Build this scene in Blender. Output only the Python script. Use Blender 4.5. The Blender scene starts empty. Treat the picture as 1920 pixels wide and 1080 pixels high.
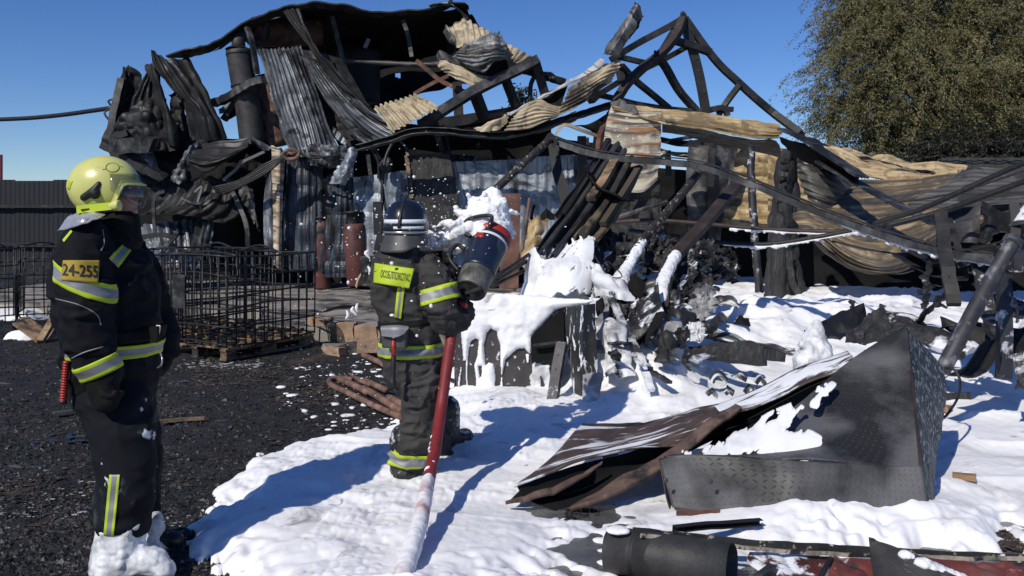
import bpy, bmesh, math, random
import numpy as np
from mathutils import Vector, Matrix, Quaternion
from mathutils.bvhtree import BVHTree
random.seed(7)
RNG = np.random.default_rng(11)
S = bpy.context.scene
COL = S.collection

# ------------------------------------------------------------------ camera, sky, sun, exposure
F, H, YH = 1700.0, 1.62, 400.0            # focal length in photo pixels, eye height, horizon row
cam = bpy.data.cameras.new('camera')
cam.sensor_width = 36.0
cam.lens = 36.0 * F / 1920.0
cam.shift_y = -(540.0 - YH) / 1920.0
cam.clip_start = 0.05
cam.clip_end = 6000
camo = bpy.data.objects.new('camera', cam)
COL.objects.link(camo)
camo.location = (0, 0, H)
camo.rotation_euler = (math.radians(90), 0, 0)
S.camera = camo

SUN_TO = Vector((0.56, 0.83, -0.84)).normalized()     # the way the light travels
sun_el = math.asin(-SUN_TO.z)
sun_az = math.atan2(-SUN_TO.x, -SUN_TO.y)             # clockwise from +Y
W = bpy.data.worlds.new('World')
S.world = W
W.use_nodes = True
wn = W.node_tree.nodes
bg = wn['Background']
sky = wn.new('ShaderNodeTexSky')
sky.sky_type = 'NISHITA'
sky.sun_disc = False
sky.sun_elevation = sun_el
sky.sun_rotation = sun_az
sky.altitude = 1500
sky.air_density = 1.0
sky.dust_density = 0.0
sky.ozone_density = 6.0
hs_ = wn.new('ShaderNodeHueSaturation')
hs_.inputs['Hue'].default_value = 0.512
hs_.inputs['Saturation'].default_value = 1.16
hs_.inputs['Value'].default_value = 1.0
W.node_tree.links.new(sky.outputs[0], hs_.inputs['Color'])
W.node_tree.links.new(hs_.outputs[0], bg.inputs[0])
bg.inputs[1].default_value = 0.115
sl = bpy.data.lights.new('sun', 'SUN')
sl.energy = 4.5
sl.angle = math.radians(0.53)
sl.color = (1.0, 0.94, 0.85)
so = bpy.data.objects.new('sun', sl)
COL.objects.link(so)
so.rotation_euler = SUN_TO.to_track_quat('-Z', 'Y').to_euler()
so.location = (-10, -15, 20)
S.view_settings.view_transform = 'Standard'
S.view_settings.look = 'None'
S.view_settings.gamma = 1.0
S.view_settings.use_curve_mapping = False
S.view_settings.exposure = -0.25

# ------------------------------------------------------------------ helpers
def P(px, py, D):
    return Vector(((px - 960.0) / F * D, D, H + (YH - py) / F * D))
def G(px, py, z=0.0):
    return P(px, py, F * (H - z) / (py - YH))
def V3(p):
    return p.copy() if isinstance(p, Vector) else P(*p)

def hsh(ix, iy, iz, seed):
    h = (ix.astype(np.int64) * 374761393 + iy.astype(np.int64) * 668265263 + iz.astype(np.int64) * 2147483647 + seed * 974711) & 0xFFFFFFFF
    h = ((h ^ (h >> 13)) * 1274126177) & 0xFFFFFFFF
    h = ((h ^ (h >> 16)) * 2246822519) & 0xFFFFFFFF
    return ((h ^ (h >> 15)) & 0xFFFFFF) / float(0xFFFFFF)
def vnoise(p, seed=0):
    p = np.asarray(p, float)
    i = np.floor(p).astype(np.int64)
    f = p - i
    f = f * f * f * (f * (f * 6 - 15) + 10)
    r = 0
    for dx in (0, 1):
        wx = f[:, 0] if dx else 1 - f[:, 0]
        for dy in (0, 1):
            wy = f[:, 1] if dy else 1 - f[:, 1]
            for dz in (0, 1):
                wz = f[:, 2] if dz else 1 - f[:, 2]
                r = r + wx * wy * wz * hsh(i[:, 0] + dx, i[:, 1] + dy, i[:, 2] + dz, seed)
    return r * 2 - 1
def fbm(p, octv=4, seed=0, gain=0.5):
    p = np.asarray(p, float)
    a, r = 1.0, 0
    for k in range(octv):
        r = r + a * vnoise(p * (2.03 ** k) + k * 17.3, seed + k)
        a *= gain
    return r
def worley(x, y, seed=0):
    ix, iy = np.floor(x).astype(np.int64), np.floor(y).astype(np.int64)
    best = np.full(x.shape, 9.0)
    z = np.zeros_like(ix)
    for dx in (-1, 0, 1):
        for dy in (-1, 0, 1):
            cx, cy = ix + dx, iy + dy
            d = (cx + hsh(cx, cy, z, seed) - x) ** 2 + (cy + hsh(cx, cy, z, seed + 5) - y) ** 2
            best = np.minimum(best, d)
    return np.sqrt(best)
def poly_sdf(x, y, poly):
    """signed distance, positive inside"""
    poly = np.asarray(poly, float)
    d = np.full(x.shape, 1e9)
    inside = np.zeros(x.shape, bool)
    n = len(poly)
    for a in range(n):
        x0, y0 = poly[a]
        x1, y1 = poly[(a + 1) % n]
        ex, ey = x1 - x0, y1 - y0
        t = np.clip(((x - x0) * ex + (y - y0) * ey) / (ex * ex + ey * ey + 1e-12), 0, 1)
        d = np.minimum(d, (x - x0 - t * ex) ** 2 + (y - y0 - t * ey) ** 2)
        c = ((y0 > y) != (y1 > y)) & (x < (x1 - x0) * (y - y0) / (y1 - y0 + 1e-12) + x0)
        inside ^= c
    d = np.sqrt(d)
    return np.where(inside, d, -d)
def sstep(a, b, x):
    t = np.clip((x - a) / (b - a), 0, 1)
    return t * t * (3 - 2 * t)

def root_loc(o):
    l = Vector((0, 0, 0))
    while o is not None:
        l += o.location
        o = o.parent
    return l
def tag(o, label=None, cat=None, group=None, kind=None):
    if label: o['label'] = label
    if cat: o['category'] = cat
    if group: o['group'] = group
    if kind: o['kind'] = kind
    return o
def thing(name, label, cat, base=(0, 0, 0), group=None):
    o = bpy.data.objects.new(name, None)
    COL.objects.link(o)
    o.location = base
    o.empty_display_size = 0.1
    return tag(o, label, cat, group)
def mk(name, verts, faces, mats, parent=None, uv=None, smooth=True, fmat=None, solid=0.0, centre=True):
    v = np.asarray([tuple(q) for q in verts] if not isinstance(verts, np.ndarray) else verts, float)
    if parent is None:
        org = np.array([v[:, 0].mean(), v[:, 1].mean(), v[:, 2].min()]) if centre else np.zeros(3)
    else:
        org = np.array(root_loc(parent))
    me = bpy.data.meshes.new(name)
    fl = faces.tolist() if isinstance(faces, np.ndarray) else faces
    me.from_pydata((v - org).tolist(), [], fl)
    if not isinstance(mats, (list, tuple)): mats = [mats]
    for m in mats: me.materials.append(m)
    if fmat is not None:
        me.polygons.foreach_set('material_index', np.asarray(fmat, np.int32))
    if uv is not None:
        ul = me.uv_layers.new(name='UVMap')
        li = np.empty(len(me.loops), np.int32)
        me.loops.foreach_get('vertex_index', li)
        ul.data.foreach_set('uv', np.asarray(uv, np.float32)[li].ravel())
    me.polygons.foreach_set('use_smooth', np.full(len(me.polygons), bool(smooth)))
    me.update()
    o = bpy.data.objects.new(name, me)
    COL.objects.link(o)
    if parent is None: o.location = org
    else: o.parent = parent
    if solid:
        md = o.modifiers.new('thickness', 'SOLIDIFY')
        md.thickness = solid
        md.offset = 0
    return o
def inst(o, parent, loc=(0, 0, 0), rot=None):
    c = o.copy()
    COL.objects.link(c)
    c.parent = parent
    c.location = loc
    if rot is not None: c.rotation_euler = rot
    return c
def crom(pts, n):
    """Catmull-Rom through rows of an array, n samples per span ends included"""
    p = np.asarray(pts, float)
    m = len(p)
    if m == 1: return p
    t = np.linspace(0, m - 1, n)
    if m == 2:
        return p[0] + (p[1] - p[0]) * t.reshape((-1,) + (1,) * (p.ndim - 1))
    i = np.clip(np.floor(t).astype(int), 0, m - 2)
    f = (t - i).reshape((-1,) + (1,) * (p.ndim - 1))
    ext = np.concatenate([(2 * p[0] - p[1])[None], p, (2 * p[-1] - p[-2])[None]])
    a, b, c, d = ext[i], ext[i + 1], ext[i + 2], ext[i + 3]
    return 0.5 * (2 * b + (c - a) * f + (2 * a - 5 * b + 4 * c - d) * f ** 2 + (3 * b - a - 3 * c + d) * f ** 3)
def lerp(pts, n):
    p = np.asarray(pts, float)
    t = np.linspace(0, len(p) - 1, n)
    i = np.clip(np.floor(t).astype(int), 0, len(p) - 2)
    f = (t - i).reshape((-1,) + (1,) * (p.ndim - 1))
    return p[i] * (1 - f) + p[i + 1] * f
def grid_faces(nv, nu, close=False):
    r = []
    for j in range(nv - 1):
        for i in range(nu - (0 if close else 1)):
            k = (i + 1) % nu
            r.append((j * nu + i, j * nu + k, (j + 1) * nu + k, (j + 1) * nu + i))
    return r
SEED = [100]
def sheet(name, rows, mat, parent=None, nu=40, nv=24, corr=None, crump=0.0, cs=2.0, thick=0.006,
          ragged=0.0, holes=None, hs=3.0, linear=False, sag=None, soft=False):
    """a bent sheet of metal through rows of control points; corr=(axis, waves, amplitude)"""
    SEED[0] += 1
    sd = SEED[0]
    g = np.array([[tuple(V3(q)) for q in r] for r in rows])
    if corr:
        if corr[0] == 'u': nu = max(nu, int(corr[1] * 7) + 1)
        else: nv = max(nv, int(corr[1] * 7) + 1)
    ip = lerp if linear else crom
    nn = 60
    d = ip(g, nn)
    d = np.swapaxes(ip(np.swapaxes(d, 0, 1), nn), 0, 1)      # nn x nn dense
    u = np.linspace(0, 1, nu)[None, :].repeat(nv, 0)
    v = np.linspace(0, 1, nv)[:, None].repeat(nu, 1)
    uu, vv = u.copy(), v.copy()
    if ragged:
        def e(t, s):
            q = np.stack([t * 7, np.full_like(t, s * 9.1), np.zeros_like(t)], -1).reshape(-1, 3)
            return ragged * np.clip(0.4 + fbm(q, 4, sd + s, 0.6), 0, 1.2).reshape(t.shape)
        a, b = e(v, 1), e(v, 2)
        c, f_ = e(u, 3), e(u, 4)
        uu = a + u * (1 - a - b)
        vv = c + v * (1 - c - f_)
    def samp(a, b):
        x, y = np.clip(a, 0, 1) * (nn - 1), np.clip(b, 0, 1) * (nn - 1)
        i, j = np.minimum(x.astype(int), nn - 2), np.minimum(y.astype(int), nn - 2)
        fx, fy = (x - i)[..., None], (y - j)[..., None]
        return (d[j, i] * (1 - fx) + d[j, i + 1] * fx) * (1 - fy) + (d[j + 1, i] * (1 - fx) + d[j + 1, i + 1] * fx) * fy
    p = samp(uu, vv)
    gu = np.gradient(p, axis=1)
    gv = np.gradient(p, axis=0)
    n = np.cross(gu, gv)
    n /= np.linalg.norm(n, axis=-1, keepdims=True) + 1e-9
    off = np.zeros((nv, nu))
    if corr:
        w = (uu if corr[0] == 'u' else vv) * corr[1] * 2 * math.pi
        off += corr[2] * np.clip(1.7 * np.sin(w), -1, 1)
    if crump:
        q = p.reshape(-1, 3) * cs
        k = fbm(q, 3, sd, 0.45)
        k2 = 1 - 2 * np.abs(vnoise(q * 1.7 + 31, sd + 9))
        off += crump * (0.5 * k + 0.75 * k2).reshape(nv, nu)
    p = p + n * off[..., None]
    fc = np.array(grid_faces(nv, nu))
    if holes is not None:
        cen = p.reshape(-1, 3)[fc].mean(1)
        fc = fc[fbm(cen * hs, 3, sd + 21) < holes]
    lu = np.linalg.norm(gu, axis=-1).mean() * (nu - 1)
    lv = np.linalg.norm(gv, axis=-1).mean() * (nv - 1)
    uvs = np.stack([uu * lu + sd * 1.37, vv * lv + sd * 0.77], -1).reshape(-1, 2)
    return mk(name, p.reshape(-1, 3), fc, mat, parent, uvs, smooth=soft, solid=thick)
def frames(p):
    t = np.gradient(p, axis=0)
    t /= np.linalg.norm(t, axis=1, keepdims=True) + 1e-9
    up = np.array([0, 0, 1.0]) if abs(t[0][2]) < 0.9 else np.array([0, 1.0, 0])
    r = []
    x = np.cross(t[0], up); x /= np.linalg.norm(x)
    for k in range(len(p)):
        x = x - t[k] * x.dot(t[k]); x /= np.linalg.norm(x) + 1e-9
        r.append((x.copy(), np.cross(x, t[k])))
    return r
SECT = {
    'box': [(-1, -1), (1, -1), (1, 1), (-1, 1)],
    'ell': [(-1, -1), (1, -1), (1, -.8), (-.8, -.8), (-.8, 1), (-1, 1)],
    'chan': [(-1, -1), (1, -1), (1, -.75), (-.75, -.75), (-.75, .75), (1, .75), (1, 1), (-1, 1)],
    'ibeam': [(-1, -1), (1, -1), (1, -.8), (.15, -.8), (.15, .8), (1, .8), (1, 1), (-1, 1), (-1, .8), (-.15, .8), (-.15, -.8), (-1, -.8)],
    'round': [(math.cos(a * math.pi / 5), math.sin(a * math.pi / 5)) for a in range(10)],
    'oct': [(math.cos(a * math.pi / 3), math.sin(a * math.pi / 3)) for a in range(6)],
}
def sweep(pts, w, h, sect='box', n=None, smooth=True, jit=0.0, twist=0.0, taper=None):
    q = np.array([tuple(V3(a)) for a in pts])
    if n is None: n = 2 if len(q) == 2 and not jit else max(8, 6 * (len(q) - 1) + 1)
    p = (crom if smooth else lerp)(q, n)
    if jit:
        SEED[0] += 1
        s = np.arange(len(p)) * 0.9
        for a in range(3):
            p[:, a] += jit * vnoise(np.stack([s, s * 0 + a * 7.7, s * 0 + SEED[0]], -1), SEED[0])
    fr = frames(p)
    sc = SECT[sect]
    vs = []
    for k in range(len(p)):
        x, y = fr[k]
        if twist:
            a = twist * k / (len(p) - 1)
            x, y = x * math.cos(a) + y * math.sin(a), y * math.cos(a) - x * math.sin(a)
        m = 1.0 if taper is None else 1 + (taper - 1) * k / (len(p) - 1)
        for a, b in sc:
            vs.append(p[k] + x * (a * w * 0.5 * m) + y * (b * h * 0.5 * m))
    ns = len(sc)
    fs = grid_faces(len(p), ns, True)
    fs.append(tuple(range(ns))[::-1])
    fs.append(tuple((len(p) - 1) * ns + a for a in range(ns)))
    return vs, fs
def bar(name, pts, w, h, mat, parent=None, sect='box', **k):
    vs, fs = sweep(pts, w, h, sect, **k)
    return mk(name, vs, fs, mat, parent, smooth=(sect in ('round', 'oct')))
def tube(name, pts, r, mat, parent=None, **k):
    return bar(name, pts, 2 * r, 2 * r, mat, parent, sect='round' if r > 0.012 else 'oct', **k)
class MB:
    def __init__(s): s.v, s.f, s.m = [], [], []
    def add(s, vs, fs, mi=0):
        b = len(s.v)
        s.v += [tuple(q) for q in vs]
        s.f += [tuple(b + i for i in q) for q in fs]
        s.m += [mi] * len(fs)
    def box(s, c, size, rot=None, mi=0, jit=0):
        c = Vector(c)
        vs = []
        for x in (-1, 1):
            for y in (-1, 1):
                for z in (-1, 1):
                    q = Vector((x * size[0] / 2 * (1 + random.uniform(-jit, jit)), y * size[1] / 2 * (1 + random.uniform(-jit, jit)), z * size[2] / 2 * (1 + random.uniform(-jit, jit))))
                    if rot is not None: q = rot @ q
                    vs.append(c + q)
        s.add(vs, [(0, 1, 3, 2), (4, 6, 7, 5), (0, 4, 5, 1), (2, 3, 7, 6), (0, 2, 6, 4), (1, 5, 7, 3)], mi)
    def build(s, name, mats, parent=None, smooth=False):
        return mk(name, s.v, s.f, mats, parent, smooth=smooth, fmat=s.m)
def lathe(prof, n=24, axis=None, base=None):
    """prof: (radius, distance along the axis)"""
    ax = Vector(axis or (0, 0, 1)).normalized()
    x = ax.orthogonal().normalized()
    y = ax.cross(x)
    b = Vector(base or (0, 0, 0))
    vs = [b + ax * z + (x * math.cos(2 * math.pi * k / n) + y * math.sin(2 * math.pi * k / n)) * r for r, z in prof for k in range(n)]
    fs = grid_faces(len(prof), n, True)
    fs = [q[::-1] for q in fs]
    return vs, fs
def bevel(o, w=0.004, seg=2):
    md = o.modifiers.new('bevel', 'BEVEL'); md.width = w; md.segments = seg; md.limit_method = 'ANGLE'
    return o
def evalmesh(o):
    dg = bpy.context.evaluated_depsgraph_get()
    e = o.evaluated_get(dg)
    return bpy.data.meshes.new_from_object(e)
def ell(c, r, ax=None, n=10):
    """ellipsoid verts/faces"""
    c = Vector(c)
    rot = ax if ax is not None else Matrix.Identity(3)
    vs, fs = [], []
    m = n * 2
    for j in range(1, n):
        for k in range(m):
            t, q = math.pi * j / n, 2 * math.pi * k / m
            vs.append(c + rot @ Vector((r[0] * math.sin(t) * math.cos(q), r[1] * math.sin(t) * math.sin(q), r[2] * math.cos(t))))
    fs = [q[::-1] for q in grid_faces(n - 1, m, True)]
    a = len(vs)
    vs += [c + rot @ Vector((0, 0, r[2])), c + rot @ Vector((0, 0, -r[2]))]
    for k in range(m):
        fs.append((a, k, (k + 1) % m))
        fs.append((a + 1, (n - 2) * m + (k + 1) % m, (n - 2) * m + k))
    return vs, fs
def limb(pts, n=6, seg=16, side=None):
    """pts (pos, ra, rb): a round-ended tube; ra lies along 'side'"""
    c = np.array([tuple(p[0]) for p in pts])
    r = np.array([[p[1], p[2] if len(p) > 2 else p[1]] for p in pts])
    m = n * (len(pts) - 1) + 1
    c, r = crom(c, m), crom(r, m)
    t = np.gradient(c, axis=0)
    t /= np.linalg.norm(t, axis=1, keepdims=True)
    fr = frames(c)
    vs = []
    rings = []
    def ring(k, s, o):
        if side is not None:
            x = np.array(side, float); x = x - t[k] * x.dot(t[k]); x /= np.linalg.norm(x); y = np.cross(t[k], x)
        else: x, y = fr[k]
        for a in range(seg):
            q = 2 * math.pi * a / seg
            vs.append(c[k] + t[k] * o + x * (math.cos(q) * r[k][0] * s) + y * (math.sin(q) * r[k][1] * s))
    K = 0
    for a in (80, 55, 28):
        ring(0, math.cos(math.radians(a)), -r[0].min() * math.sin(math.radians(a))); K += 1
    for k in range(m): ring(k, 1, 0); K += 1
    for a in (28, 55, 80):
        ring(m - 1, math.cos(math.radians(a)), r[-1].min() * math.sin(math.radians(a))); K += 1
    fs = grid_faces(K, seg, True)
    fs.append(tuple(range(seg))[::-1])
    fs.append(tuple((K - 1) * seg + a for a in range(seg)))
    return vs, fs
def remesh(name, parts, mat, parent=None, voxel=0.012, smooth=3, disp=None, factor=0.5):
    """fuse overlapping closed shapes into one continuous surface"""
    mb = MB()
    for vs, fs in parts: mb.add(vs, fs)
    o = mk(name, mb.v, mb.f, mat, None, centre=False)
    bm = bmesh.new(); bm.from_mesh(o.data); bmesh.ops.recalc_face_normals(bm, faces=bm.faces); bm.to_mesh(o.data); bm.free()
    md = o.modifiers.new('r', 'REMESH'); md.mode = 'VOXEL'; md.voxel_size = voxel; md.use_smooth_shade = True
    if smooth:
        md = o.modifiers.new('s', 'SMOOTH'); md.iterations = smooth; md.factor = factor
    me = evalmesh(o)
    old = o.data
    bpy.data.objects.remove(o)
    bpy.data.meshes.remove(old)
    n = len(me.vertices)
    co = np.empty(n * 3, np.float32); me.vertices.foreach_get('co', co); co = co.reshape(-1, 3).astype(float)
    if disp is not None:
        no = np.empty(n * 3, np.float32); me.vertices.foreach_get('normal', no); no = no.reshape(-1, 3)
        co = co + no * disp(co)[:, None]
    org = np.array(root_loc(parent)) if parent is not None else np.array([co[:, 0].mean(), co[:, 1].mean(), co[:, 2].min()])
    me.vertices.foreach_set('co', (co - org).astype(np.float32).ravel())
    me.polygons.foreach_set('use_smooth', np.ones(len(me.polygons), bool))
    me.materials.clear(); me.materials.append(mat)
    me.update()
    me.name = name
    o = bpy.data.objects.new(name, me)
    COL.objects.link(o)
    if parent is not None: o.parent = parent
    else: o.location = org
    return o
def bvh_of(o):
    l = root_loc(o)
    me = o.data
    return BVHTree.FromPolygons([v.co + l for v in me.vertices], [tuple(p.vertices) for p in me.polygons])
def wrap(name, bvh, a, b, ang, mats, parent, width_mats=None, nu=40, off=0.005, ref=None, R=0.6, thick=0.0, nv=None):
    """a strip laid round the axis a->b over the angles ang (degrees from ref); one material index per row of width_mats"""
    a, b = Vector(a), Vector(b)
    ax = (b - a).normalized()
    ref = Vector(ref if ref is not None else (0, -1, 0))
    x = (ref - ax * ref.dot(ax)).normalized()
    y = ax.cross(x)
    wm = width_mats or [0]
    sub = 2
    nv = len(wm) * sub + 1
    vs = []
    for j in range(nv):
        c = a.lerp(b, j / (nv - 1))
        for i in range(nu + 1):
            t = math.radians(ang[0] + (ang[1] - ang[0]) * i / nu)
            d = x * math.cos(t) + y * math.sin(t)
            h = bvh.ray_cast(c + d * R, -d)
            p = h[0] if h[0] is not None else c + d * 0.08
            vs.append(p + d * off)
    fs = grid_faces(nv, nu + 1)
    fm = [wm[min(int((k // nu) / sub), len(wm) - 1)] for k in range(len(fs))]
    return mk(name, vs, fs, mats, parent, fmat=fm, solid=thick or 0.003)
def lay(name, bvh, quad, direction, mats, parent, rows=None, nu=24, nv=12, off=0.005, relax=4):
    """a patch whose four corners (world points) are pushed along direction on to a surface"""
    q = [Vector(p) for p in quad]
    EYE = Vector((0, 0, H))
    rows = rows or [0]
    nv = max(nv, len(rows) * 2)
    nv = len(rows) * max(2, nv // len(rows))
    vs = []
    for j in range(nv + 1):
        for i in range(nu + 1):
            s, t = i / nu, j / nv
            p = q[0].lerp(q[1], s).lerp(q[3].lerp(q[2], s), t)
            d = Vector(direction).normalized() if direction else (p - EYE).normalized()
            h = bvh.ray_cast(p - d * 1.0, d)
            r = h[0] if h[0] is not None else p
            vs.append(r - d * off)
    g = np.array([tuple(q_) for q_ in vs]).reshape(nv + 1, nu + 1, 3)
    for _ in range(relax):
        k = g.copy()
        k[1:-1] = .5 * g[1:-1] + .25 * (g[:-2] + g[2:])
        g = k.copy()
        g[:, 1:-1] = .5 * k[:, 1:-1] + .25 * (k[:, :-2] + k[:, 2:])
    vs = g.reshape(-1, 3)
    fs = grid_faces(nv + 1, nu + 1)
    fm = [rows[(k // nu) * len(rows) // nv] for k in range(len(fs))]
    return mk(name, vs, fs, mats, parent, fmat=fm, solid=0.002)
def text_on(name, bvh, txt, org, right, up, size, direction, mat, parent, off=0.008, sx=1.0, bold=0.018):
    cu = bpy.data.curves.new(name, 'FONT')
    cu.body = txt; cu.size = 1.0; cu.align_x = 'CENTER'; cu.align_y = 'CENTER'; cu.resolution_u = 4
    cu.offset = bold
    o = bpy.data.objects.new(name, cu)
    COL.objects.link(o)
    me = evalmesh(o)
    bpy.data.objects.remove(o)
    bm = bmesh.new(); bm.from_mesh(me)
    bmesh.ops.triangulate(bm, faces=bm.faces)
    for _ in range(2):
        es = [e for e in bm.edges if e.calc_length() > 0.12]
        bmesh.ops.subdivide_edges(bm, edges=es, cuts=1)
        bmesh.ops.triangulate(bm, faces=bm.faces)
    r, u, c = Vector(right).normalized(), Vector(up).normalized(), Vector(org)
    vs, hit = [], []
    for v in bm.verts:
        p = c + r * (v.co.x * size * sx) + u * (v.co.y * size)
        d = Vector(direction).normalized() if direction else (p - Vector((0, 0, H))).normalized()
        h = bvh.ray_cast(p - d * 1.0, d) if bvh else (None,)
        vs.append((h[0] if h[0] is not None else p) - d * off)
        hit.append(h[0] is not None or bvh is None)
    bm.verts.index_update()
    fs = [tuple(v.index for v in f.verts) for f in bm.faces if all(hit[v.index] for v in f.verts)]
    bm.free(); bpy.data.meshes.remove(me)
    return mk(name, vs, fs, mat, parent, smooth=False)

# ------------------------------------------------------------------ materials
def mat(name, stops, scale=4.0, detail=6.0, rough=0.6, metal=0.0, stretch=(1, 1, 1), coord='Object', layers=(), bump=0.0,
        bscale=40.0, distort=0.0, spec=0.5, rvar=0.0, sss=0.0, bstretch=None, bdist=0.01):
    m = bpy.data.materials.new(name)
    m.use_nodes = True
    nt = m.node_tree
    N, L = nt.nodes, nt.links
    b = N['Principled BSDF']
    tc = N.new('ShaderNodeTexCoord')
    def noise(sc, st, det=6.0, dis=0.0, offs=0.0, co=None):
        mp = N.new('ShaderNodeMapping')
        mp.inputs['Scale'].default_value = st
        mp.inputs['Location'].default_value = (offs, offs * 0.7, offs * 1.3)
        L.new(tc.outputs[co or coord], mp.inputs[0])
        t = N.new('ShaderNodeTexNoise')
        t.inputs['Scale'].default_value = sc
        t.inputs['Detail'].default_value = det
        t.inputs['Roughness'].default_value = 0.62
        t.inputs['Distortion'].default_value = dis
        L.new(mp.outputs[0], t.inputs[0])
        return t.outputs[0]
    def ramp(src, st):
        r = N.new('ShaderNodeValToRGB')
        e = r.color_ramp.elements
        while len(e) < len(st): e.new(0.5)
        for k, (p, c) in enumerate(st):
            e[k].position = p
            e[k].color = (c[0], c[1], c[2], 1) if isinstance(c, (tuple, list)) else (c, c, c, 1)
        L.new(src, r.inputs[0])
        return r.outputs[0]
    base = noise(scale, stretch, detail, distort)
    col = ramp(base, stops)
    rsrc = None
    for k, ly in enumerate(layers):
        ms = noise(ly.get('scale', 3), ly.get('stretch', (1, 1, 1)), ly.get('detail', 7), ly.get('distort', 0.3), 3.1 * (k + 1), ly.get('coord'))
        mk_ = ramp(ms, [(ly['lo'], 0.0), (ly['hi'], 1.0)])
        mx = N.new('ShaderNodeMix'); mx.data_type = 'RGBA'
        L.new(mk_, mx.inputs[0]); L.new(col, mx.inputs[6])
        c = ly['col']
        mx.inputs[7].default_value = (c[0], c[1], c[2], 1)
        col = mx.outputs[2]
        if 'rough' in ly:
            rm = N.new('ShaderNodeMix')
            L.new(mk_, rm.inputs[0])
            if rsrc is None: rm.inputs[2].default_value = rough
            else: L.new(rsrc, rm.inputs[2])
            rm.inputs[3].default_value = ly['rough']
            rsrc = rm.outputs[0]
    L.new(col, b.inputs['Base Color'])
    if rsrc is not None: L.new(rsrc, b.inputs['Roughness'])
    elif rvar:
        mr = N.new('ShaderNodeMapRange')
        mr.inputs[3].default_value = rough - rvar; mr.inputs[4].default_value = rough + rvar
        mr.inputs[1].default_value = 0.3; mr.inputs[2].default_value = 0.7
        L.new(base, mr.inputs[0]); L.new(mr.outputs[0], b.inputs['Roughness'])
    else: b.inputs['Roughness'].default_value = rough
    b.inputs['Metallic'].default_value = metal
    b.inputs['Specular IOR Level'].default_value = spec
    if sss:
        b.inputs['Subsurface Weight'].default_value = sss
        b.inputs['Subsurface Radius'].default_value = (0.02, 0.022, 0.025)
        b.inputs['Subsurface Scale'].default_value = 1.0
    if bump:
        bn = noise(bscale, bstretch or (1, 1, 1), 5)
        bp = N.new('ShaderNodeBump')
        bp.inputs['Strength'].default_value = bump
        bp.inputs['Distance'].default_value = bdist
        L.new(bn, bp.inputs['Height'])
        L.new(bp.outputs[0], b.inputs['Normal'])
    return m

FOAMC = (0.86, 0.87, 0.88)
M = {}
M['foam'] = mat('foam', [(0.25, (0.80, 0.81, 0.82)), (0.55, (0.89, 0.895, 0.90))], 1.8, 6, 0.75, bump=0.22, bscale=90, bdist=0.006, spec=0.3, sss=0.3,
    layers=[dict(col=(0.55, 0.55, 0.55), lo=0.54, hi=0.70, scale=1.6, distort=0.8), dict(col=(0.30, 0.29, 0.28), lo=0.62, hi=0.72, scale=4, distort=0.5), dict(col=(0.10, 0.10, 0.10), lo=0.735, hi=0.76, scale=26, distort=0.2)])
M['wetfoam'] = mat('wet_foam', [(0.35, (0.30, 0.31, 0.32)), (0.6, (0.84, 0.85, 0.86))], 7, 8, 0.5, bump=0.3, bscale=60)
M['cinder'] = mat('cinder_ground', [(0.3, 0.006), (0.5, 0.016), (0.72, 0.04)], 9, 10, 0.75, rvar=0.2, bump=1.0, bscale=70, bdist=0.03,
    layers=[dict(col=(0.11, 0.075, 0.05), lo=0.60, hi=0.72, scale=1.1), dict(col=(0.16, 0.16, 0.16), lo=0.63, hi=0.70, scale=2.3, stretch=(1, 2.2, 1), distort=1.2),
            dict(col=(0.01, 0.012, 0.016), lo=0.66, hi=0.69, scale=0.8, rough=0.06, distort=0.8)])
M['grit'] = mat('grit', [(0.35, 0.003), (0.55, 0.011), (0.72, 0.045)], 60, 3, 0.55, spec=0.5)
M['chips'] = mat('chips', [(0.35, (0.012, 0.010, 0.008)), (0.55, (0.045, 0.032, 0.025)), (0.72, (0.17, 0.145, 0.125))], 40, 3, 0.8)
M['wetground'] = mat('wet_concrete', [(0.3, (0.05, 0.05, 0.048)), (0.7, (0.17, 0.17, 0.165))], 3, 9, 0.25, rvar=0.15, bump=0.3, bscale=40)
M['concrete'] = mat('sooty_concrete', [(0.3, (0.16, 0.145, 0.125)), (0.65, (0.34, 0.31, 0.27))], 3, 9, 0.85, bump=0.6, bscale=40,
    layers=[dict(col=(0.02, 0.02, 0.02), lo=0.46, hi=0.60, scale=1.6)])
M['ochre'] = mat('ochre_block', [(0.3, (0.25, 0.16, 0.10)), (0.7, (0.45, 0.31, 0.21))], 6, 8, 0.9, bump=0.6, bscale=40,
    layers=[dict(col=(0.03, 0.028, 0.025), lo=0.5, hi=0.62, scale=4)])
M['steel'] = mat('charred_steel', [(0.35, (0.008, 0.008, 0.009)), (0.58, (0.02, 0.019, 0.019)), (0.7, (0.055, 0.052, 0.05))], 5, 8, 0.6, 0.1, rvar=0.15, bump=0.3, bscale=60, bdist=0.005)
M['steelgrey'] = mat('grey_burnt_steel', [(0.37, (0.022, 0.022, 0.023)), (0.53, (0.06, 0.06, 0.062)), (0.68, (0.16, 0.155, 0.15))], 4, 9, 0.55, 0.15, rvar=0.15, bump=0.3, bscale=50, bdist=0.005,
    layers=[dict(col=(0.012, 0.012, 0.012), lo=0.48, hi=0.58, scale=2)])
M['steelfoam'] = mat('foam_flecked_steel', [(0.3, (0.012, 0.012, 0.014)), (0.7, (0.05, 0.05, 0.055))], 5, 8, 0.5, 0.2, bump=0.3, bscale=60, bdist=0.005,
    layers=[dict(col=(0.75, 0.77, 0.8), lo=0.56, hi=0.70, scale=9)])
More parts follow.
